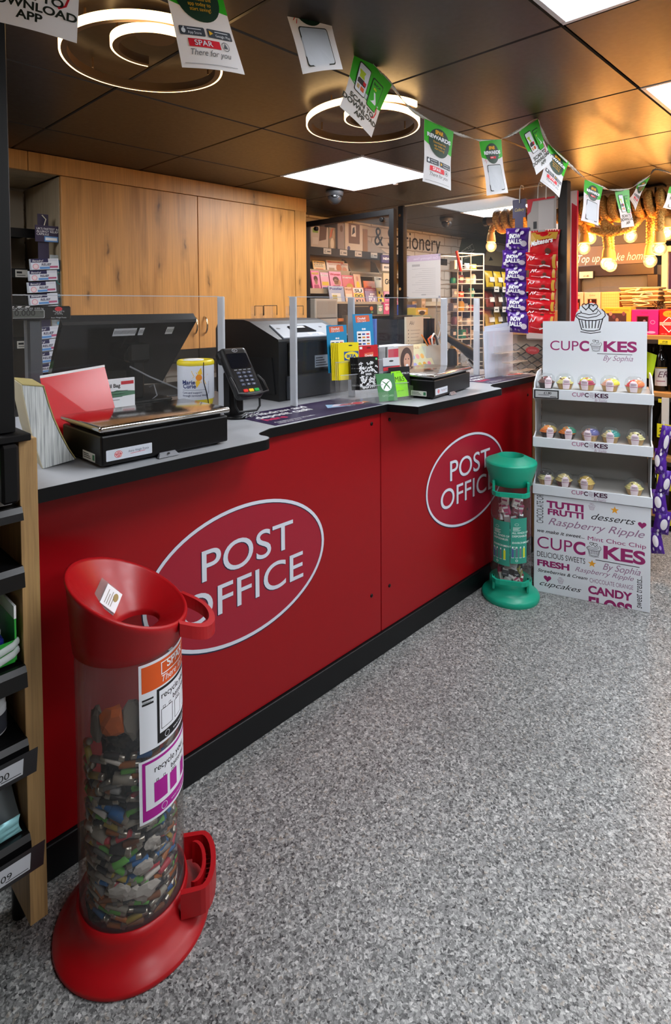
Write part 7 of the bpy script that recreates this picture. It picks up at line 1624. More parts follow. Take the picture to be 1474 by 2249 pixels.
# price cards on the strips
for (u0, u1, v0, v1, txt, lab) in ((1446, 1476, 746, 757, '£7.50', 'yellow price card on the top shelf edge under the red gift box'), (1443, 1478, 932, 962, '2.50', 'large yellow price card hanging below the second shelf, reading 2.50'), (1443, 1474, 1044, 1076, '5', 'yellow price card lower down behind the purple strip'), (1446, 1453, 876, 884, '1', 'small yellow ticket on the bottle shelf edge'), (1462, 1478, 1140, 1154, '4', 'yellow ticket on the lowest shelf edge')):
    A, B = at_x(u0, v1, XR-0.012), at_x(u1, v0, XR-0.012); um = (u0+u1)/2; z0, z1 = at_x(um, v1, XR-0.012).z, at_x(um, v0, XR-0.012).z
    m = MB(); m.b2((XR-0.013, B.y, z0), (XR-0.011, A.y, z1), mat('yellow_price_card', '#d8cf1e', 0.45)); F = Plane((XR-0.0132, A.y, z0), (0,-1,0), (0,0,1)); w, h = A.y-B.y, z1-z0; m.text(F, txt, w*0.5, h*0.42, h*0.42, INK, 1, 'C', bold=0.03); m.rect(F, w*0.1, h*0.12, w*0.7, h*0.2, INK, 1)
    if txt == '2.50': m.b2((XR-0.012, (A.y+B.y)/2-0.02, z1-0.002), (XR+0.003, (A.y+B.y)/2+0.02, zs[1]-0.03), mat('clear_card_holder', '#c9c9c2', 0.3))
    tag(m.build('price_card'), lab, 'price card')
# wine bottles with black glass
BG = mat('dark_bottle_glass', '#0d0b0a', 0.08); BL_ = c('#c9c2bf')
def bottle(u, x, z, label, lbl=True, s=1.0, cap='#141312'):
    y = at_x(u, 800, x).y
    t = thing('bottle', label, 'bottle', (x, y, z+0.0005), 0, 'dark bottles on the right hand shelves')
    MB().lathe([(0.0002, 0), (0.036*s, 0), (0.0385*s, 0.004), (0.0385*s, 0.17*s), (0.034*s, 0.195*s), (0.018*s, 0.225*s), (0.0145*s, 0.24*s), (0.0145*s, 0.28*s)], BG, n=24).build('glass', t)
    MB().lathe([(0.0155*s, 0.265*s), (0.0158*s, 0.31*s), (0.0002, 0.312*s)], mat('bottle_cap', cap, 0.35), n=18).build('cap', t)
    if lbl:
        m = MB(); F = Cyl((0,0,0), 0.0388*s, atan2(-y, -x)-0.9, 0.03*s); m.rect(F, 0, 0, 0.07*s, 0.10*s, BL_, 1); m.text(F, 'ER', 0.016*s, 0.05*s, 0.05*s, c('#5a3040'), 7, shear=0.3); m.rect(F, 0.012*s, 0.025*s, 0.058*s, 0.03*s, c('#8a4a5a'), 2); m.rect(F, 0, 0.102*s, 0.07*s, 0.108*s, c('#a8843a'), 1); m.build('label', t)
    return t
bottle(1452, XR+0.10, zs[1], 'large dark bottle with a white script label on the second shelf', True, 1.12)
bottle(1490, XR+0.10, zs[1], 'dark bottle cut by the right edge on the second shelf', True, 1.12)
bottle(1436, XR+0.26, zs[1], 'dark bottle behind the yellow tag on the second shelf', False, 1.0)
bottle(1456, XR+0.12, zs[2], 'dark bottle behind the large yellow price card', False, 1.15); bottle(1484, XR+0.12, zs[2], 'dark bottle at the right edge on the third shelf', False, 1.15)
bottle(1466, XR+0.12, zs[3], 'dark bottle with a red cap on the lowest shelf', False, 1.0, '#8a1a2a'); bottle(1442, XR+0.14, zs[3], 'dark bottle on the lowest shelf behind the purple strip', False, 1.0)
t = thing('neck_tag', 'lime yellow neck tag hanging from a bottle beside the cupcake header', 'tag', at_x(1431, 800, XR+0.05), 0)
m = MB(); m.loft([[Vector((0, 0.03, 0.08)), Vector((0, -0.03, 0.06)), Vector((0.012, -0.03, 0.06)), Vector((0.012, 0.03, 0.08))], [Vector((-0.012, 0.035, 0.0)), Vector((-0.012, -0.02, -0.02)), Vector((0.0, -0.02, -0.02)), Vector((0.0, 0.035, 0.0))], [Vector((0, 0.03, -0.09)), Vector((0, 0.0, -0.10)), Vector((0.01, 0.0, -0.10)), Vector((0.01, 0.03, -0.09))]], mat('lime_tag', '#b8d81e', 0.4), True); m.build('tag_card', t)
# purple spotted snack bags on a hanging strip beside the cupcake stand
t = thing('bag_strip', 'white hanging strip holding the spotted purple bags right of the cupcake stand', 'hanging strip', (0, 0, 0))
xs = 3.36
def pt(u, v): return at_x(u, v, xs)
m = MB(); m.tube([pt(1458, 925), pt(1460, 1000), pt(1458, 1100), pt(1452, 1200)], 0.003, c('#d8d4dc'), 6); m.build('strip', t)
def art_spot(m, F, w, h):
    m.ell(F, w*0.02, h*0.52, w*0.25, h*0.23, c('#d8d4dc'), 1, 18)
    for x, y, r, cl in ((-0.3, 0.8, 0.08, '#8a7f98'), (0.32, 0.25, 0.09, '#a78ad0'), (-0.28, 0.2, 0.07, '#d8d3e0'), (0.3, 0.8, 0.08, '#cfc9da'), (0.0, 0.1, 0.06, '#7a6a98')): m.ell(F, w*x, h*y, w*r, h*r, c(cl), 1, 12)
for k, (v0, v1, uc, hw) in enumerate(((932, 1000, 1454, 11), (985, 1040, 1454, 13), (1030, 1085, 1454, 14), (1075, 1128, 1453, 15), (1118, 1172, 1451, 16), (1160, 1214, 1448, 13))):
    A, B = at_x(uc-hw, v1, xs), at_x(uc+hw, v0, xs); w, h = A.y-B.y, at_x(uc, v0, xs).z-at_x(uc, v1, xs).z
    o = thing('snack_bag', 'spotted purple snack bag beside the cupcake stand, %s' % ordn[k], 'snack bag', (xs-0.004-0.012*(k % 2), (A.y+B.y)/2, at_x(uc, v1, xs).z), 0, 'spotted purple bags beside the stand', rot=(radians((6, -7, 5, -6, 7, -9)[k]), radians((8, -6, 9, -8, 6, -10)[k]), -pi/2+(0.5, -0.3, 0.6, 0.1, 0.5, 0.2)[k]))
    m = MB(); bag_mesh(m, w*1.15, h, 0.026, PURB, None, 300+k, 0.007); m.build('foil_bag', o)
    dd = 0.026
    def wf(u, v, ww, w=w, h=h):
        uu = min(max(u/w+0.5, 0.001), 0.999); vv = min(max(v/h, 0.001), 0.999); return Vector((u, -(dd*(sin(pi*uu)**0.6)*(sin(pi*vv)**0.55)*1.10+0.006+ww), v))
    m = MB(); art_spot(m, Warp(wf), w, h); m.build('print', o)

# ------------------------------------------------------------------ refill counter behind: dark fascia with script, glazed opening
xw = XR+0.50
t = thing('refill_unit', 'dark framed glazed unit with a script sign board, behind the hanging rope lights', 'display unit', (0, 0, 0))
GR = mat('warm_grey_board', '#6a5a50', 0.5); GR2 = mat('grey_upper_board', '#4d4843', 0.55)
z_a, z_b, z_c = at_x(1350, 470, xw).z, at_x(1350, 537, xw).z, at_x(1350, 581, xw).z
m = MB(); m.b2((xw, 0.3, z_b), (xw+0.05, 2.35, z_a), GR2); m.build('upper_board', t)
m = MB(); m.b2((xw-0.02, 1.30, z_c), (xw+0.05, 2.35, z_b-0.004), GR); F = Plane((xw-0.0203, at_x(1262, 571, xw).y, at_x(1340, 574, xw).z), (0,-1,0), (0,0,1)); w = at_x(1262, 571, xw).y-at_x(1440, 571, xw).y
m.text(F, 'Top up & take home...', 0.02, 0.0, 0.085, c('#e6ddd2'), 1, shear=0.35, width=w*0.94); m.build('sign_board', t)
FRD_ = mat('dark_brown_frame', '#2a1c14', 0.4)
ya, yb_ = at_x(1266, 620, xw).y, at_x(1440, 620, xw).y
m = MB(); m.b2((xw-0.03, yb_, z_c-0.085), (xw+0.04, ya+0.4, z_c), FRD_, 0.004); m.build('top_frame', t)
for u in (1268, 1436): y = at_x(u, 620, xw).y; MB().b2((xw-0.03, y-0.035, 0.9), (xw+0.04, y+0.035, z_c-0.085), FRD_, 0.003).build('side_frame', t)
MB().b2((xw+0.0, yb_+0.035, 1.2), (xw+0.006, ya-0.035, z_c-0.085), glass_mat('unit_glass', '#e8e0d4', 1.2, 0.10)).build('glazing', t)
MB().b2((xw+0.30, yb_-0.3, 0.9), (xw+0.32, ya+0.3, z_c), mat('unit_back', '#a0937f', 0.5)).build('back_panel', t)
m = MB(); q = at_x(1335, 640, xw+0.2); m.sphere((q.x, q.y, q.z-0.03), 0.11, mat('blue_grey_goods', '#6f7280', 0.5), 20, 12, (0.6, 2.0, 0.65)); o = m.build('wrapped_goods'); tag(o, 'mottled blue grey bundle behind the glass of the refill unit', 'bundle')
q = at_x(1283, 604, xw-0.04); m = MB(); w = 0.075; m.b2((xw-0.045, q.y-w, q.z-0.03), (xw-0.032, q.y+w*0.5, q.z+0.028), mat('ticket_black', '#1a1714', 0.4)); F = Plane((xw-0.0453, q.y+w*0.45, q.z-0.025), (0,-1,0), (0,0,1)); m.rect(F, 0, 0, w*1.35, 0.05, c('#cdbfa4'), 1); m.text(F, '£1.00', w*0.7, 0.010, 0.018, INK, 2, 'C', bold=0.03); tag(m.build('price_ticket'), 'small black framed price ticket on the left frame of the refill unit', 'price ticket')
# cream column at the right edge
t = thing('cream_cabinet', 'cream framed cabinet edge with a lit glass panel at the right edge of the photo', 'cabinet', (0, 0, 0))
y = at_x(1456, 580, XR+0.40).y
m = MB(); m.b2((XR+0.40, y-0.03, 1.365), (XR+0.46, y+0.008, at_x(1465, 540, XR+0.4).z), mat('cream_frame', '#d8c49a', 0.45), 0.003); m.b2((XR+0.40, y-0.30, at_x(1465, 553, XR+0.4).z), (XR+0.46, y-0.03, at_x(1465, 540, XR+0.4).z), mat('cream_frame', '#d8c49a'), 0.003); m.build('frame', t)
MB().b2((XR+0.43, y-0.30, 1.365), (XR+0.435, y-0.03, at_x(1465, 553, XR+0.4).z), mat('cabinet_glass', '#3a2a4a', 0.08)).build('glass', t)

# ------------------------------------------------------------------ rope lights
ROPE = bpy.data.materials.new('jute_rope'); ROPE.use_nodes = True
def _rope():
    nt, N, L, b = nodes(ROPE); tc = N('ShaderNodeTexCoord'); n = N('ShaderNodeTexNoise', i_Scale=120.0, i_Detail=4.0); L(tc.outputs['Object'], n.inputs['Vector']); r = N('ShaderNodeValToRGB'); ramp(r, [(0.3, '#9a6c2c'), (0.55, '#cf9f50'), (0.8, '#ecca84')]); L(n.outputs[0], r.inputs[0]); L(r.outputs[0], b.inputs['Base Color']); b.inputs['Roughness'].default_value = 0.85
_rope()
def twisted(m, pts, r, turns_per_m=28, strands=3):
    """a laid rope: three strands wound round the path"""
    P = catmull([Vector(p) for p in pts], 7); L_ = 0; acc = [0]
    for a, b_ in zip(P, P[1:]): L_ += (b_-a).length; acc.append(L_)
    n = max(12, int(L_/0.007))
    def sample(s):
        for i in range(len(acc)-1):
            if s <= acc[i+1] or i == len(acc)-2:
                f = (s-acc[i])/max(1e-6, acc[i+1]-acc[i]); return P[i].lerp(P[i+1], min(1, max(0, f)))
    C_ = [sample(L_*k/n) for k in range(n+1)]
    up = None; fr = []
    for i, p in enumerate(C_):
        d = (C_[min(i+1, n)]-C_[max(i-1, 0)]).normalized()
        if up is None: up = d.orthogonal().normalized()
        a = d.cross(up).normalized(); up = a.cross(d).normalized(); fr.append((a, up))
    for s in range(strands):
        q = [C_[i] + (fr[i][0]*cos(2*pi*(acc_ := L_*i/n)*turns_per_m + 2*pi*s/strands) + fr[i][1]*sin(2*pi*L_*i/n*turns_per_m + 2*pi*s/strands))*r*0.52 for i in range(n+1)]
        m.tube(q, r*0.56, ROPE, 6)
t = thing('rope_light_bar', 'thick jute rope wound round a hanging bar, carrying the bare bulbs', 'rope light', (0, 0, 0))
xr = 4.0
def rp(u, v, x=xr): return at_x(u, v, x)
zb_ = 2.08
m = MB(); m.cyl((xr, rp(1078, 475).y+0.02, zb_), (xr, 0.55, zb_), 0.032, mat('driftwood_bar', '#5a4630', 0.7), 14); m.build('bar', t)
MB().cyl((xr, rp(1078, 475).y+0.02, zb_), (xr, rp(1078, 475).y+0.05, zb_), 0.036, BLACK, 14).build('bar_end_cap', t)
y_start, y_end = rp(1092, 475).y, rp(1490, 440).y
seg = [(rp(1090, 470).y, rp(1165, 470).y), (rp(1262, 460).y, rp(1362, 460).y), (rp(1392, 440).y, rp(1500, 440).y)]
for (ya, yb_) in seg:
    m = MB()
    pts = []; nt_ = max(2, int(abs(ya-yb_)/0.058))
    for k in range(nt_*10+1):
        a = 2*pi*k/10; pts.append((xr+0.066*cos(a), ya+(yb_-ya)*k/(nt_*10), zb_+0.066*sin(a)-0.012))
    twisted(m, pts, 0.027, 24)
    m.build('rope_winding', t)
m = MB(); twisted(m, [rp(1162, 455), rp(1205, 480, 4.02), rp(1262, 490)], 0.022); twisted(m, [rp(1320, 470), rp(1340, 500, 3.96), rp(1370, 500, 3.96), rp(1400, 470)], 0.025); twisted(m, [rp(1300, 505, 3.95), rp(1335, 512, 3.94), rp(1385, 500, 3.95), rp(1412, 472)], 0.025); m.build('rope_swag', t)
m = MB()
for yy in (rp(1290, 450).y, rp(1440, 420).y): m.cyl((xr, yy, zb_+0.03), (xr, yy, ZC), 0.006, BLACK, 8); m.box((xr, yy, ZC-0.006), (0.10, 0.10, 0.012), BLACK, 0.003)
m.build('ceiling_brackets', t)
BULBG = bpy.data.materials.new('bulb_glass'); BULBG.use_nodes = True
def _bg():
    nt, N, L, b = nodes(BULBG); out = nt.nodes['Material Output']; tr = N('ShaderNodeBsdfTransparent'); tr.inputs[0].default_value = (1.0, 0.86, 0.6, 1); gl = N('ShaderNodeBsdfGlossy'); gl.inputs['Roughness'].default_value = 0.03; f = N('ShaderNodeFresnel'); f.inputs[0].default_value = 1.35
    em = N('ShaderNodeEmission'); em.inputs[0].default_value = (1.0, 0.56, 0.20, 1); em.inputs[1].default_value = 0.9
    a = N('ShaderNodeAddShader'); L(tr.outputs[0], a.inputs[0]); L(em.outputs[0], a.inputs[1])
    mx = N('ShaderNodeMixShader'); L(f.outputs[0], mx.inputs[0]); L(a.outputs[0], mx.inputs[1]); L(gl.outputs[0], mx.inputs[2]); L(mx.outputs[0], out.inputs[0])
_bg()
FILA = mat('bulb_filament', (1.0, 0.62, 0.26), 0.5, emit=BULB_POWER)
SOCK = mat('jute_socket', '#cfa458', 0.8)
BULBS = [(1079, 541, 'leftmost, alone beyond the purple snack strip', (1090, 478)), (1283, 545, 'low one just right of the red board', (1275, 490)), (1296, 523, 'short one above the leftmost low bulb', (1300, 500)), (1334, 579, 'front one of the lowest middle pair', (1326, 490)), (1341, 583, 'rear one of the lowest middle pair', (1338, 490)), (1385, 519, 'below the narrow turned flag', (1388, 470)), (1428, 573, 'lowest on the right, on a long rope', (1429, 455)), (1449, 546, 'second lowest on the right', (1452, 440)), (1464, 512, 'shortest at the right edge', (1466, 470))]
for k, (u, v, lab, top) in enumerate(BULBS):
    x = xr + (0.05 if k in (0, 2, 5) else (-0.05 if k in (3, 7) else 0.0))
    p = at_x(u, v, x); tp = at_x(top[0], top[1], x); tp.z = min(max(tp.z, p.z+0.13), 2.09)
    r = 0.041
    t = thing('hanging_bulb', 'glowing round bulb on a rope drop, %s' % lab, 'light bulb', (p.x, p.y, p.z), 0, 'bare bulbs on the rope light')
    MB().sphere((0, 0, 0), r, BULBG, 20, 14, (1, 1, 1.05)).build('glass_globe', t)
    m = MB()
    for q in range(5):
        a = 2*pi*q/5; m.tube([(0.006*cos(a), 0.006*sin(a), 0.012), (0.018*cos(a), 0.018*sin(a), 0.0), (0.010*cos(a+0.4), 0.010*sin(a+0.4), -0.018)], 0.0032, FILA, 5)
    m.build('filament', t)
    ld = bpy.data.lights.new('bulb_light', 'POINT'); ld.energy = BULB_WATT; ld.color = (1.0, 0.50, 0.16); ld.shadow_soft_size = 0.03; lo_ = bpy.data.objects.new('bulb_light', ld); COL.objects.link(lo_); lo_.parent = t
    MB().lathe([(0.030, r*0.80), (0.036, r*0.80+0.006), (0.033, r*0.80+0.014), (0.029, r*0.80+0.05), (0.022, r*0.80+0.072), (0.0002, r*0.80+0.076)], SOCK, n=20, cap0=True).build('rope_socket', t)
    m = MB(); twisted(m, [(0, 0, r*0.8+0.07), ((tp.x-p.x)*0.3, (tp.y-p.y)*0.4, (r*0.8+0.07+(tp.z-p.z))*0.5), (tp.x-p.x, tp.y-p.y, tp.z-p.z+0.004)], 0.025); m.build('rope_drop', t)
# ------------------------------------------------------------------ lettering and pictures on the brick papered wall
yw = Y1-0.004
m = MB(); F = XZ((0, Y1-0.0015, 0))
BK = mat('wall_letter_black', '#16130f', 0.6)
a, b_ = at_y(822, 533, yw), at_y(968, 556, yw)
m.text(F, '& Stationery', a.x, (a.z+b_.z)/2-0.005, 0.245, BK, 1, width=b_.x-a.x)
o = m.build('wall_lettering'); tag(o, 'black lettering reading & Stationery on the white brick wall', 'lettering')
m = MB(); DGR = mat('dark_green_paint', '#4a5546', 0.6)
P = [at_y(u, v, yw) for u, v in ((1015, 523), (1090, 523), (1090, 600), (1040, 590), (1002, 580))]
F = XZ((0, Y1-0.002, 0)); m.poly(F, [(p.x, p.z) for p in P], DGR, 1)
LN = mat('chalk_line', '#b9b5a5', 0.6)
def wl(uv, w=0.008, closed=False): m.stroke(F, [(at_y(u, v, yw).x, at_y(u, v, yw).z) for u, v in uv], w, LN, 3, closed)
wl([(1013, 553), (1038, 536), (1042, 548), (1020, 569)], closed=True); wl([(1013, 553), (1026, 552), (1042, 548)]); wl([(1015, 556), (1020, 569), (1043, 560)]); wl([(1022, 548), (1026, 543), (1029, 547), (1033, 541), (1035, 547)])
o = m.build('wall_mural'); tag(o, 'dark green painted patch with a chalk line envelope on the brick wall', 'mural')
m = MB(); P = [at_y(u, v, yw-0.02) for u, v in ((1052, 605), (1070, 545), (1112, 560), (1100, 620))]; F = XZ((0, yw-0.02, 0)); m.prism([(p.x, p.z) for p in P], F, 0.012, mat('tan_poster', '#a89570', 0.6)); q = at_y(1078, 573, yw-0.03); m.poly(XZ((0, yw-0.033, 0)), [(q.x-0.05, q.z), (q.x+0.05, q.z+0.01), (q.x-0.01, q.z+0.05)], INK, 1); o = m.build('wall_poster'); tag(o, 'tilted tan poster with a small dark mark right of the clear rack', 'poster')
# ------------------------------------------------------------------ wall shelving with boxes and magazines
ys = 3.22
t = thing('magazine_shelves', 'beige wall shelving with a black edged top shelf, behind the black framed screen', 'shelf unit', (0, 0, 0))
L0, L1 = 3.02, 4.9
zt = at_y(760, 552, ys).z
BEI = mat('beige_shelf_metal', '#8c7a62', 0.6)
MB().b2((L0-0.1, Y1-0.05, 0.3), (L1, Y1-0.03, zt+0.02), mat('beige_shelf_back', '#9a8868', 0.65)).build('back_panel', t)
s = MB().b2((L0-0.1, ys, zt-0.03), (L1, Y1-0.05, zt), BEI).build('top_shelf', t)
MB().b2((L0-0.1, ys-0.012, zt-0.05), (L1, ys, zt+0.012), BLACKM).build('black_edge', s)
m = MB(); F = XZ((0, ys-0.0125, 0))
for u in (708, 744, 777, 812, 838):
    x = at_y(u, 540, ys).x; m = MB(); m.rect(F, x, zt-0.036, x+0.085, zt+0.008, c('#c3bdb0'), 1); m.text(F, '£', x+0.01, zt-0.025, 0.03, INK, 2); m.rect(F, x+0.04, zt-0.02, x+0.075, zt-0.012, INK, 2); m.build('price_ticket', s)
for z, yy in ((at_y(800, 600, ys+0.06).z, ys+0.06),):
    MB().b2((at_y(770, 600, yy).x, yy, z-0.02), (L1, Y1-0.05, z), BEI).build('side_shelf', t)
    for x in (at_y(772, 600, yy).x, at_y(835, 600, yy).x): MB().prism([(yy, z), (Y1-0.05, z), (Y1-0.05, z+0.12), (yy+0.06, z+0.10)], Plane((x, 0, 0), (0,1,0), (0,0,1)), 0.006, mat('bracket_grey', '#8a8378', 0.5)).build('bracket', t)
# boxes on the top shelf
def sbox(label, u0, u1, v0, col, y, d, art=None, name='carton'):
    x0, x1 = at_y(u0, 540, y).x, at_y(u1, 540, y).x; z1 = at_y((u0+u1)/2, v0, y).z
    m = MB(); w, h = x1-x0, z1-zt; m.b2((0, 0, 0.0005), (w, d, h), mat('sbox_'+col.strip('#'), col, 0.55), 0.002); F = XZ((0, 0, 0))
    if art: art(m, F, w, h)
    o = m.build(name, None, (x0, y, zt)); return tag(o, label, 'carton', 'cartons on the top stationery shelf')
def a1(m, F, w, h): m.rect(F, w*0.1, h*0.7, w*0.4, h*0.9, c('#7a9a3a'), 1); m.rect(F, w*0.1, h*0.2, w*0.4, h*0.5, c('#c9c0b0'), 1); m.poly(F, [(w*0.45, h*0.35), (w*0.85, h*0.45), (w*0.9, h), (w*0.5, h)], c('#5a3a22'), 1)
sbox('white open carton with a green mark, leftmost on the top stationery shelf', 683, 722, 497, '#bdb09c', ys+0.01, 0.15, a1)
def a2(m, F, w, h): m.ell(F, w*0.35, h*0.3, w*0.2, h*0.25, c('#d8c8a8'), 1, 18); m.ell(F, w*0.5, h*0.7, w*0.2, h*0.2, c('#b09878'), 1, 14); m.poly(F, [(0, h*0.5), (w*0.2, h*0.9), (w*0.5, h), (w*0.3, h*0.6)], c('#c8704a'), 1)
sbox('clear bag of round sponges between two cartons on the top stationery shelf', 723, 742, 500, '#9a8a70', ys+0.03, 0.12, a2, 'sponge_bag')
def a3(m, F, w, h): m.ell(F, w*0.5, h*0.8, w*0.2, h*0.12, c('#5a3a22'), 1, 14)
sbox('brown topped grey carton on the top stationery shelf', 742, 758, 490, '#8f8078', ys+0.01, 0.15, a3)
def a4(m, F, w, h): m.rect(F, w*0.2, h*0.3, w*0.82, h*1.0, c('#6a4422'), 1); m.rect(F, w*0.34, h*0.55, w*0.6, h*0.95, c('#d8d0c4'), 2); m.poly(F, [(w*0.38, h*0.6), (w*0.55, h*0.7), (w*0.52, h*0.9), (w*0.42, h*0.85)], INK, 3); m.ell(F, w*0.2, h*0.12, w*0.08, h*0.08, c('#3a3a6a'), 2, 14)
sbox('cut out white carton holding a brown box on the top stationery shelf', 758, 797, 492, '#c9bda8', ys+0.005, 0.15, a4)
sbox('small brown carton right of the cut out white carton', 797, 808, 503, '#8a6232', ys+0.03, 0.12)
x = at_y(690, 478, 3.1).x
# grey slant folders on the shelf
m = MB(); A = at_y(812, 540, ys+0.02); m.loft([[Vector((A.x, ys+0.05, zt+0.001)), Vector((A.x+0.32, ys+0.05, zt+0.001)), Vector((A.x+0.32, ys+0.15, zt+0.001)), Vector((A.x, ys+0.15, zt+0.001))], [Vector((A.x-0.02, ys+0.05, zt+0.13)), Vector((A.x+0.10, ys+0.05, zt+0.09)), Vector((A.x+0.10, ys+0.15, zt+0.09)), Vector((A.x-0.02, ys+0.15, zt+0.13))]], mat('grey_board_stack', '#9a958c', 0.6), False); tag(m.build('board_stack'), 'sloping stack of grey boards at the right of the top stationery shelf', 'boards')
# magazine rack: three stepped tiers along the wall
RK = mat('rack_acrylic', '#b8a88c', 0.4)

tiers = [(ys+0.10, at_y(740, 600, ys+0.10).z), (ys+0.03, at_y(740, 640, ys+0.03).z), (ys-0.04, at_y(760, 668, ys-0.04).z)]
for y, z in tiers: MB().b2((L0-0.1, y-0.03, z-0.015), (L1-0.1, min(y+0.055, Y1-0.051), z), RK).build('tier', t); MB().b2((L0-0.1, y-0.034, z-0.02), (L1-0.1, y-0.030, z+0.02), RK).build('lip', t)
MB().b2((L0-0.1, ys-0.05, 0.0), (L1-0.1, ys+0.11, tiers[2][1]-0.016), BEI).build('rack_body', t); MB().b2((2.90, 3.04, 0.0), (3.30, 3.169, 1.0), BEI).build('lower_ledge', t)
def mag(label, tier, u0, u1, v0, col, art, dy=0.0, th=0.006, lean=0.18):
    y, z = tiers[tier]; y += dy
    x0, x1 = at_y(u0, 620, y).x, at_y(u1, 620, y).x; zt_ = at_y((u0+u1)/2, v0, y).z; h = (zt_-z)
    t = thing('magazine', label, 'magazine', (x0, y-0.02, z+0.001), 0, 'magazines on the stepped rack', rot=(-lean, 0, 0))
    w = x1-x0; m = MB(); m.b2((0, 0, 0), (w, th, h), mat('mag_'+col.strip('#'), col, 0.3)); art(m, XZ((0, 0, 0)), w, h); m.build('cover', t); return t
def masthead(txt, mcol, bits, sub=None):
    def f(m, F, w, h):
        for (x0, y0, x1, y1, cl, sh) in bits:
            if sh == 'e': m.ell(F, w*(x0+x1)/2, h*(y0+y1)/2, w*abs(x1-x0)/2, h*abs(y1-y0)/2, c(cl), 1, 16)
            else: m.rect(F, w*x0, h*y0, w*x1, h*y1, c(cl), 1)
        if txt: m.text(F, txt, w*0.06, h*0.80, h*0.17, c(mcol), 3, bold=0.03, width=w*0.86)
        if sub:
            for k, s in enumerate(sub): m.text(F, s, w*0.08, h*(0.62-0.14*k), h*0.12, c(mcol), 3, width=w*0.7)
    return f
face = [(0.3, 0.3, 0.7, 0.62, '#d8a888', 'e'), (0.25, 0.45, 0.75, 0.75, '#6a3a22', 'e'), (0.34, 0.34, 0.66, 0.62, '#dcae90', 'e'), (0.2, 0, 0.8, 0.30, '#b04a6a', 'r')]
mag('yellow puzzle magazine at the left of the upper tier', 0, 686, 713, 573, '#e8b23a', masthead('Chat', '#3a2a1a', [(0.1, 0.4, 0.9, 0.7, '#f2e0b0', 'r'), (0.2, 0.1, 0.8, 0.3, '#d86a2a', 'r')], ['FATE', 'extra']))
mag('thick cream slimming magazine with red script title on the upper tier', 0, 716, 756, 572, '#d8c0a0', masthead('Slimming', '#c8321e', [(0.5, 0.1, 0.8, 0.7, '#c87a4a', 'e'), (0.1, 0.2, 0.4, 0.4, '#b8a080', 'r')], ['World']), th=0.03)
mag('pale magazine beside the slimming magazine on the upper tier', 0, 746, 763, 578, '#dcc8a8', masthead('you', '#a03a2a', [(0.2, 0.1, 0.8, 0.6, '#c88a6a', 'e')]))
mag('pink celebrity magazine at the far left of the middle tier', 1, 684, 702, 594, '#e0407a', masthead('WOW', '#f2e21e', face), th=0.012)
mag('rose and white weekly magazine on the middle tier', 1, 704, 722, 598, '#d87a8a', masthead('best', '#f2f0ea', [(0.1, 0.3, 0.9, 0.5, '#f0c83a', 'r'), (0.1, 0.05, 0.9, 0.2, '#4a4a6a', 'r')]))
mag('pink weekly magazine with two faces on the middle tier', 1, 724, 750, 596, '#e66a8a', masthead('Woman', '#c8143c', face+[(0.6, 0.3, 0.9, 0.6, '#c88a6a', 'e')]))
mag('red weekly magazine with a large white title on the middle tier', 1, 751, 776, 604, '#d23a2a', masthead('new', '#f6f2ea', [(0.3, 0.05, 0.9, 0.5, '#c8a020', 'e'), (0.1, 0.1, 0.4, 0.3, '#3a2a22', 'e')]))
mag('magazine with a figure in a yellow dress on the middle tier', 1, 777, 792, 602, '#e0b890', masthead('', '#000000', [(0.25, 0.1, 0.75, 0.6, '#e8c81e', 'e'), (0.35, 0.6, 0.65, 0.9, '#c88a6a', 'e'), (0.1, 0.0, 0.9, 0.12, '#3a3030', 'r')]))
mag('orange magazine on the middle tier', 1, 797, 824, 617, '#f07a1e', masthead('', '#f6e6c8', [(0.2, 0.1, 0.6, 0.5, '#d8501e', 'r'), (0.6, 0.2, 0.85, 0.5, '#f6c08a', 'e')]))
mag('large beige magazine with a black brush drawn 38 at the right of the middle tier', 1, 822, 856, 608, '#c8b48a', masthead('30', '#1a1612', [(0.1, 0.05, 0.6, 0.3, '#a89468', 'r')]), th=0.02)
mag('blue and white puzzle magazine at the left of the lower tier', 2, 722, 755, 628, '#9aa6c0', masthead('Puzzler', '#2a3a7a', [(0.15, 0.1, 0.75, 0.6, '#d8d8cc', 'r'), (0.2, 0.2, 0.5, 0.5, '#e0c84a', 'r')]))
mag('peach wordsearch magazine on the lower tier', 2, 757, 773, 630, '#e8b890', masthead('Word', '#a04a2a', [(0.1, 0.1, 0.9, 0.6, '#f0d8b8', 'r')]))
def a_sudoku(m, F, w, h):
    for k, s in enumerate(('SU', 'DO', 'KU')): m.rect(F, w*0.08, h*(0.68-0.31*k), w*0.92, h*(0.95-0.31*k), c(['#f2ece0', '#f0d23a', '#e8b8a0'][k]), 1); m.text(F, s, w*0.5, h*(0.71-0.31*k), h*0.26, INK, 2, 'C', bold=0.04, width=w*0.66)
mag('puzzle magazine reading SU DO KU in the middle of the lower tier', 2, 774, 799, 631, '#e09a7a', a_sudoku)
def a_grid(m, F, w, h):
    m.rect(F, 0, h*0.82, w, h, c('#8a1a3a'), 1); m.text(F, 'Crossword', w*0.08, h*0.85, h*0.12, WHITEP, 2, width=w*0.84)
    for r in range(4):
        for q in range(4):
            if (r*3+q*5) % 4 != 1: m.rect(F, w*(0.28+0.14*q), h*(0.10+0.15*r), w*(0.38+0.14*q), h*(0.21+0.15*r), WHITEP, 1)
mag('lilac crossword magazine on the lower tier', 2, 801, 826, 632, '#9a88a8', a_grid)
mag('yellow magazine with dark symbols on the lower tier', 2, 828, 841, 632, '#e8c83a', masthead('', '#000000', [(0.2, 0.6, 0.5, 0.8, '#2a2a2a', 'e'), (0.5, 0.4, 0.8, 0.6, '#2a2a2a', 'e'), (0.2, 0.1, 0.6, 0.3, '#2a2a2a', 'r')]))
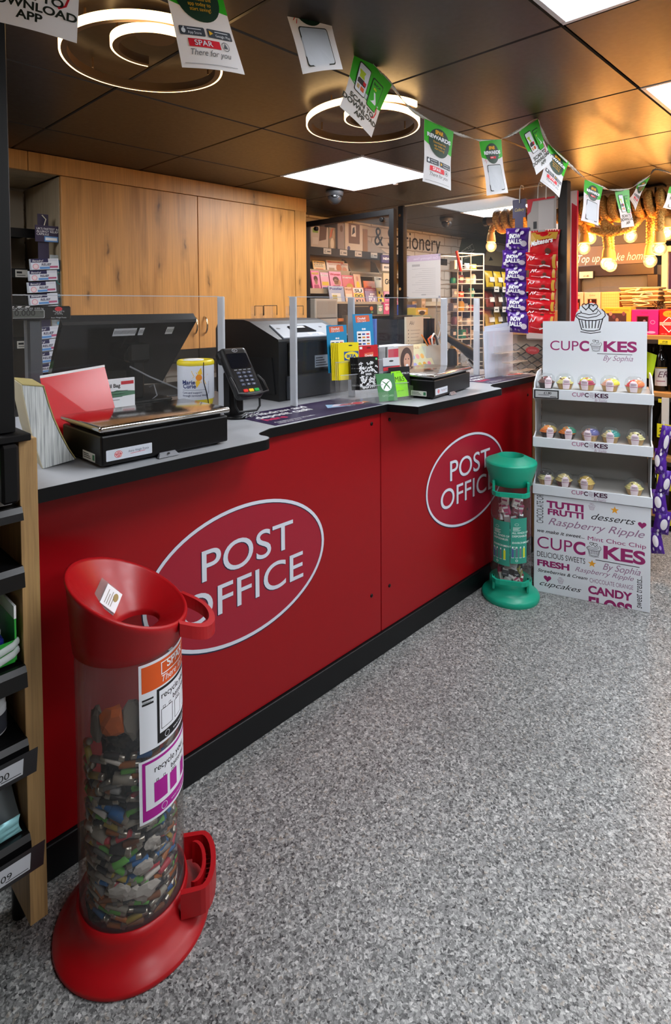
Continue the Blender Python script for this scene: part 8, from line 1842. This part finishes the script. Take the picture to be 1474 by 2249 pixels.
mag('pink and red magazine at the right of the lower tier', 2, 842, 858, 630, '#e87aa0', masthead('Mix', '#c81432', [(0.1, 0.5, 0.9, 0.75, '#f0b0c0', 'r')]))
shelves_t = t
# black file box and small cards below the rack
for u0, u1, v0, v1, y, col, lab, nm in ((744, 764, 698, 667, 3.13, '#1a1614', 'black file box below the magazines, left one', 'file_box'), (766, 828, 692, 668, 3.13, '#26201c', 'long black box with an orange flower print below the magazines', 'file_box'), (829, 842, 690, 669, 3.125, '#8aa08a', 'sage green patterned card below the magazines', 'greeting_card'), (843, 857, 690, 664, 3.12, '#e05a8a', 'bright pink card below the magazines', 'greeting_card'), (744, 762, 706, 699, 3.11, '#d8803a', 'orange striped packet below the black file box', 'packet'), (868, 874, 690, 655, 3.09, '#d86a9a', 'narrow pink card standing behind the tall black post', 'greeting_card')):
    A, B = at_y(u0, v1, y), at_y(u1, v0, y); z0 = at_y((u0+u1)/2, v0, y).z; z1 = at_y((u0+u1)/2, v1, y).z
    m = MB(); w, h = B.x-A.x, z1-z0; m.b2((0, 0, 0), (w, 0.03, h), mat('lower_'+col.strip('#'), col, 0.4), 0.001); F = XZ((0, 0, 0))
    if nm == 'file_box' and u0 == 766: m.rect(F, w*0.04, h*0.75, w*0.7, h*0.82, c('#8a7a5a'), 1); m.ell(F, w*0.80, h*0.6, w*0.06, h*0.2, c('#d8702a'), 1, 14); m.ell(F, w*0.82, h*0.25, w*0.04, h*0.1, c('#5a8a4a'), 1, 12)
    elif nm == 'greeting_card': m.ell(F, w*0.5, h*0.5, w*0.3, h*0.2, c('#f0d8d0'), 1, 16); m.rect(F, w*0.2, h*0.75, w*0.8, h*0.85, WHITEP, 1)
    else: m.ell(F, w*0.7, h*0.5, w*0.05, h*0.04, c('#5a5048'), 1, 10)
    o = m.build(nm, None, (A.x, y, z0)); tag(o, lab, nm.replace('_', ' '))
A, B = at_y(750, 706, 3.10), at_y(880, 692, 3.10)
MB().b2((max(A.x-0.05, 3.305), 3.08, 0.0), (B.x+0.10, 3.168, at_y(800, 691, 3.12).z-0.002), mat('low_shelf_block', '#6a5844', 0.6)).build('front_ledge', t)
# hanging purple packets beside the tall post
for k, (u0, u1, v0, v1) in enumerate(((838, 860, 560, 578), (840, 862, 580, 596), (842, 864, 600, 640))):
    y = 3.10; A, B = at_y(u0, v1, y), at_y(u1, v0, y); z0, z1 = at_y((u0+u1)/2, v1, y).z, at_y((u0+u1)/2, v0, y).z
    m = MB(); m.b2((0, 0, 0), (B.x-A.x, 0.02, z1-z0), mat('hang_%d' % k, ['#3a2460', '#d8d0c0', '#d8c8a0'][k], 0.4), 0.004); F = XZ((0, 0, 0)); w, h = B.x-A.x, z1-z0; m.text(F, ['NEW', 'BIG', 'GO'][k], w*0.15, h*0.4, h*0.4, WHITEP if k == 0 else INK, 1, bold=0.03, width=w*0.7)
    o = m.build('hanging_packet', None, (A.x, y, z0)); tag(o, ['dark purple hanging packet beside the framed screen post', 'white hanging packet under the purple one', 'cream hanging packet lowest beside the framed screen post'][k], 'packet')
# ------------------------------------------------------------------ clear revolving rack of small goods
t = rack = thing('revolving_rack', 'tall white wire and clear shelf rack of small goods behind the tall glass', 'display rack', (0, 0, 0))
cx_, cy_ = at_y(1010, 700, 2.62).x, 2.62
hw = 0.135; rz_ = radians(-18)
Xr = T(cx_, cy_, 0) @ RZ(rz_)
WIRE = mat('white_wire', '#e0d4c0', 0.4)
zT = 1.86
levels = [zT-0.125-0.112*k for k in range(8)]
m = MB(X=Xr)
for sx in (-1, 1):
    for sy in (-1, 1): m.tube([(sx*hw, sy*hw, 0.05), (sx*hw, sy*hw, zT)], 0.005, WIRE, 6)
m.tube([(0, -hw, 0.05), (0, -hw, zT)], 0.004, WIRE, 6)
m.build('uprights', t)
m = MB(X=Xr); m.tube([(-hw, -hw, zT), (hw, -hw, zT), (hw, hw, zT), (-hw, hw, zT)], 0.006, WIRE, 6, True); m.build('top_rim', t)
for z in levels:
    m = MB(X=Xr); m.b2((-hw, -hw, z-0.006), (hw, hw, z), mat('clear_shelf_plate', '#efe6d8', 0.25, alpha=0.85)); m.build('shelf', t)
    m = MB(X=Xr); m.tube([(-hw, -hw, z+0.03), (hw, -hw, z+0.03), (hw, hw, z+0.03)], 0.003, WIRE, 6); m.build('shelf_rail', t)
MB(X=Xr).lathe([(0.16, 0), (0.16, 0.03), (0.03, 0.05)], BLACK, n=24, cap0=True).build('foot', t)
R_ = random.Random(21)
GC = [('#c8b8a0', 'beige'), ('#d8503a', 'red'), ('#e0dcd4', 'white'), ('#3a3a3e', 'black'), ('#8a929a', 'grey'), ('#2a8a7a', 'teal'), ('#d8a83a', 'amber'), ('#7a4a5a', 'plum'), ('#b8c0c8', 'silver')]
POS = ['far left', 'left of centre', 'right of centre', 'far right']
lvn = ['top', 'second', 'third', 'fourth', 'fifth', 'sixth', 'seventh', 'lowest']
for li, z in enumerate(levels):
    for k in range(4):
        col, cn = GC[(li*4+k*2+(li % 2)) % len(GC)]
        w, h, d = R_.uniform(0.046, 0.060), R_.uniform(0.045, 0.085), R_.uniform(0.04, 0.08)
        m = MB(X=None)
        shape = (li+k) % 3
        if shape == 0: m.box((0, 0, h/2), (w, d, h), mat('good_'+cn, col, 0.35), 0.006, seg=2)
        elif shape == 1: m.lathe([(0.0002, 0), (w*0.45, 0), (w*0.5, 0.006), (w*0.5, h*0.8), (w*0.3, h), (0.0002, h)], mat('good_'+cn, col, 0.3), n=18)
        else: bag_mesh(m, w, h, d*0.35, mat('good_'+cn, col, 0.3), None, li*10+k, 0.002)
        if shape != 1: m.rect(XZ((-w*0.3, -d/2-0.001 if shape == 0 else -d*0.36, 0)), 0, h*0.35, w*0.6, h*0.7, c('#e6e0d4'), 1)
        o = m.build('small_pack' if shape != 1 else 'small_tub'); p = Xr @ Vector((-0.098+0.065*k, -0.05+0.02*((li+k) % 2), z+0.001)); o.location = p; o.rotation_euler = (0, 0, rz_+R_.uniform(-0.15, 0.15))
        tag(o, '%s small item on the clear rack, %s on the %s shelf' % (cn, POS[k], lvn[li]), 'packet', 'small goods on the clear rack')
q = at_y(972, 575, 2.52); m = MB(); m.tube([(0, 0, 0.06), (0.01, -0.01, 0.0), (0.03, -0.02, -0.10)], 0.012, mat('red_tool', '#d8281e', 0.35), 8); tag(m.build('red_tool', None, tuple(Xr @ Vector((-hw-0.02, -hw-0.01, zT-0.045)))), 'red handled tool at the top left of the clear rack', 'tool')
# ------------------------------------------------------------------ snack shelves far behind
t = thing('far_shelves', 'dark shelves with price strips far behind the hanging snack bags', 'shelf unit', (0, 0, 0))
yf = 2.95
xa, xb2 = 5.3, 7.1
MB().b2((xa, Y1-0.04, 0.0), (xb2, Y1-0.02, 1.9), mat('far_back_board', '#4a3828', 0.7)).build('back_panel', t)
fz = [at_y(1080, 630, yf).z, at_y(1080, 675, yf).z, at_y(1080, 720, yf).z, 0.75, 0.35]
for k, z in enumerate(fz):
    s = MB().b2((xa, yf, z-0.02), (xb2, Y1-0.04, z), mat('far_shelf_metal', '#3a2e24', 0.5)).build('shelf', t)
    if k < 3:
        for q in range(9): m = MB(); F = XZ((xa+0.05+0.17*q, yf-0.003, z-0.05)); m.rect(F, 0, 0, 0.10, 0.055, c('#d8d0c0'), 1); m.rect(F, 0.02, 0.02, 0.08, 0.03, INK, 2); m.build('price_ticket', s)
R_ = random.Random(5)
fc = [('#d8b01e', 'yellow'), ('#2a2a3a', 'navy'), ('#8a2a1e', 'rust'), ('#3a3a3a', 'charcoal'), ('#c8a03a', 'gold'), ('#6a3a22', 'brown'), ('#b8b0a0', 'grey')]
fb = {}
for k, z in enumerate(fz[:3]):
    for q in range(9):
        col, cn = fc[0 if k == 0 and q < 4 else (q*3+k*2) % len(fc)]
        if cn not in fb:
            m = MB(); bag_mesh(m, 0.16, 0.17, 0.03, mat('far_bag_'+cn, col, 0.35), None, 400+q); m.rect(XZ((-0.05, -0.034, 0.05)), 0, 0, 0.1, 0.05, c('#e6dcc8'), 1); o = m.build('crisp_bag'); fb[cn] = o
        else: o = fb[cn].copy(); COL.objects.link(o)
        o.location = (xa+0.12+0.175*q, yf+0.08, z+0.001); o.rotation_euler = (-0.15, 0, R_.uniform(-0.1, 0.1))
        tag(o, '%s crisp bag on the dark shelves far behind the hanging snacks' % cn, 'crisp bag', '%s bags on the far shelves' % cn)
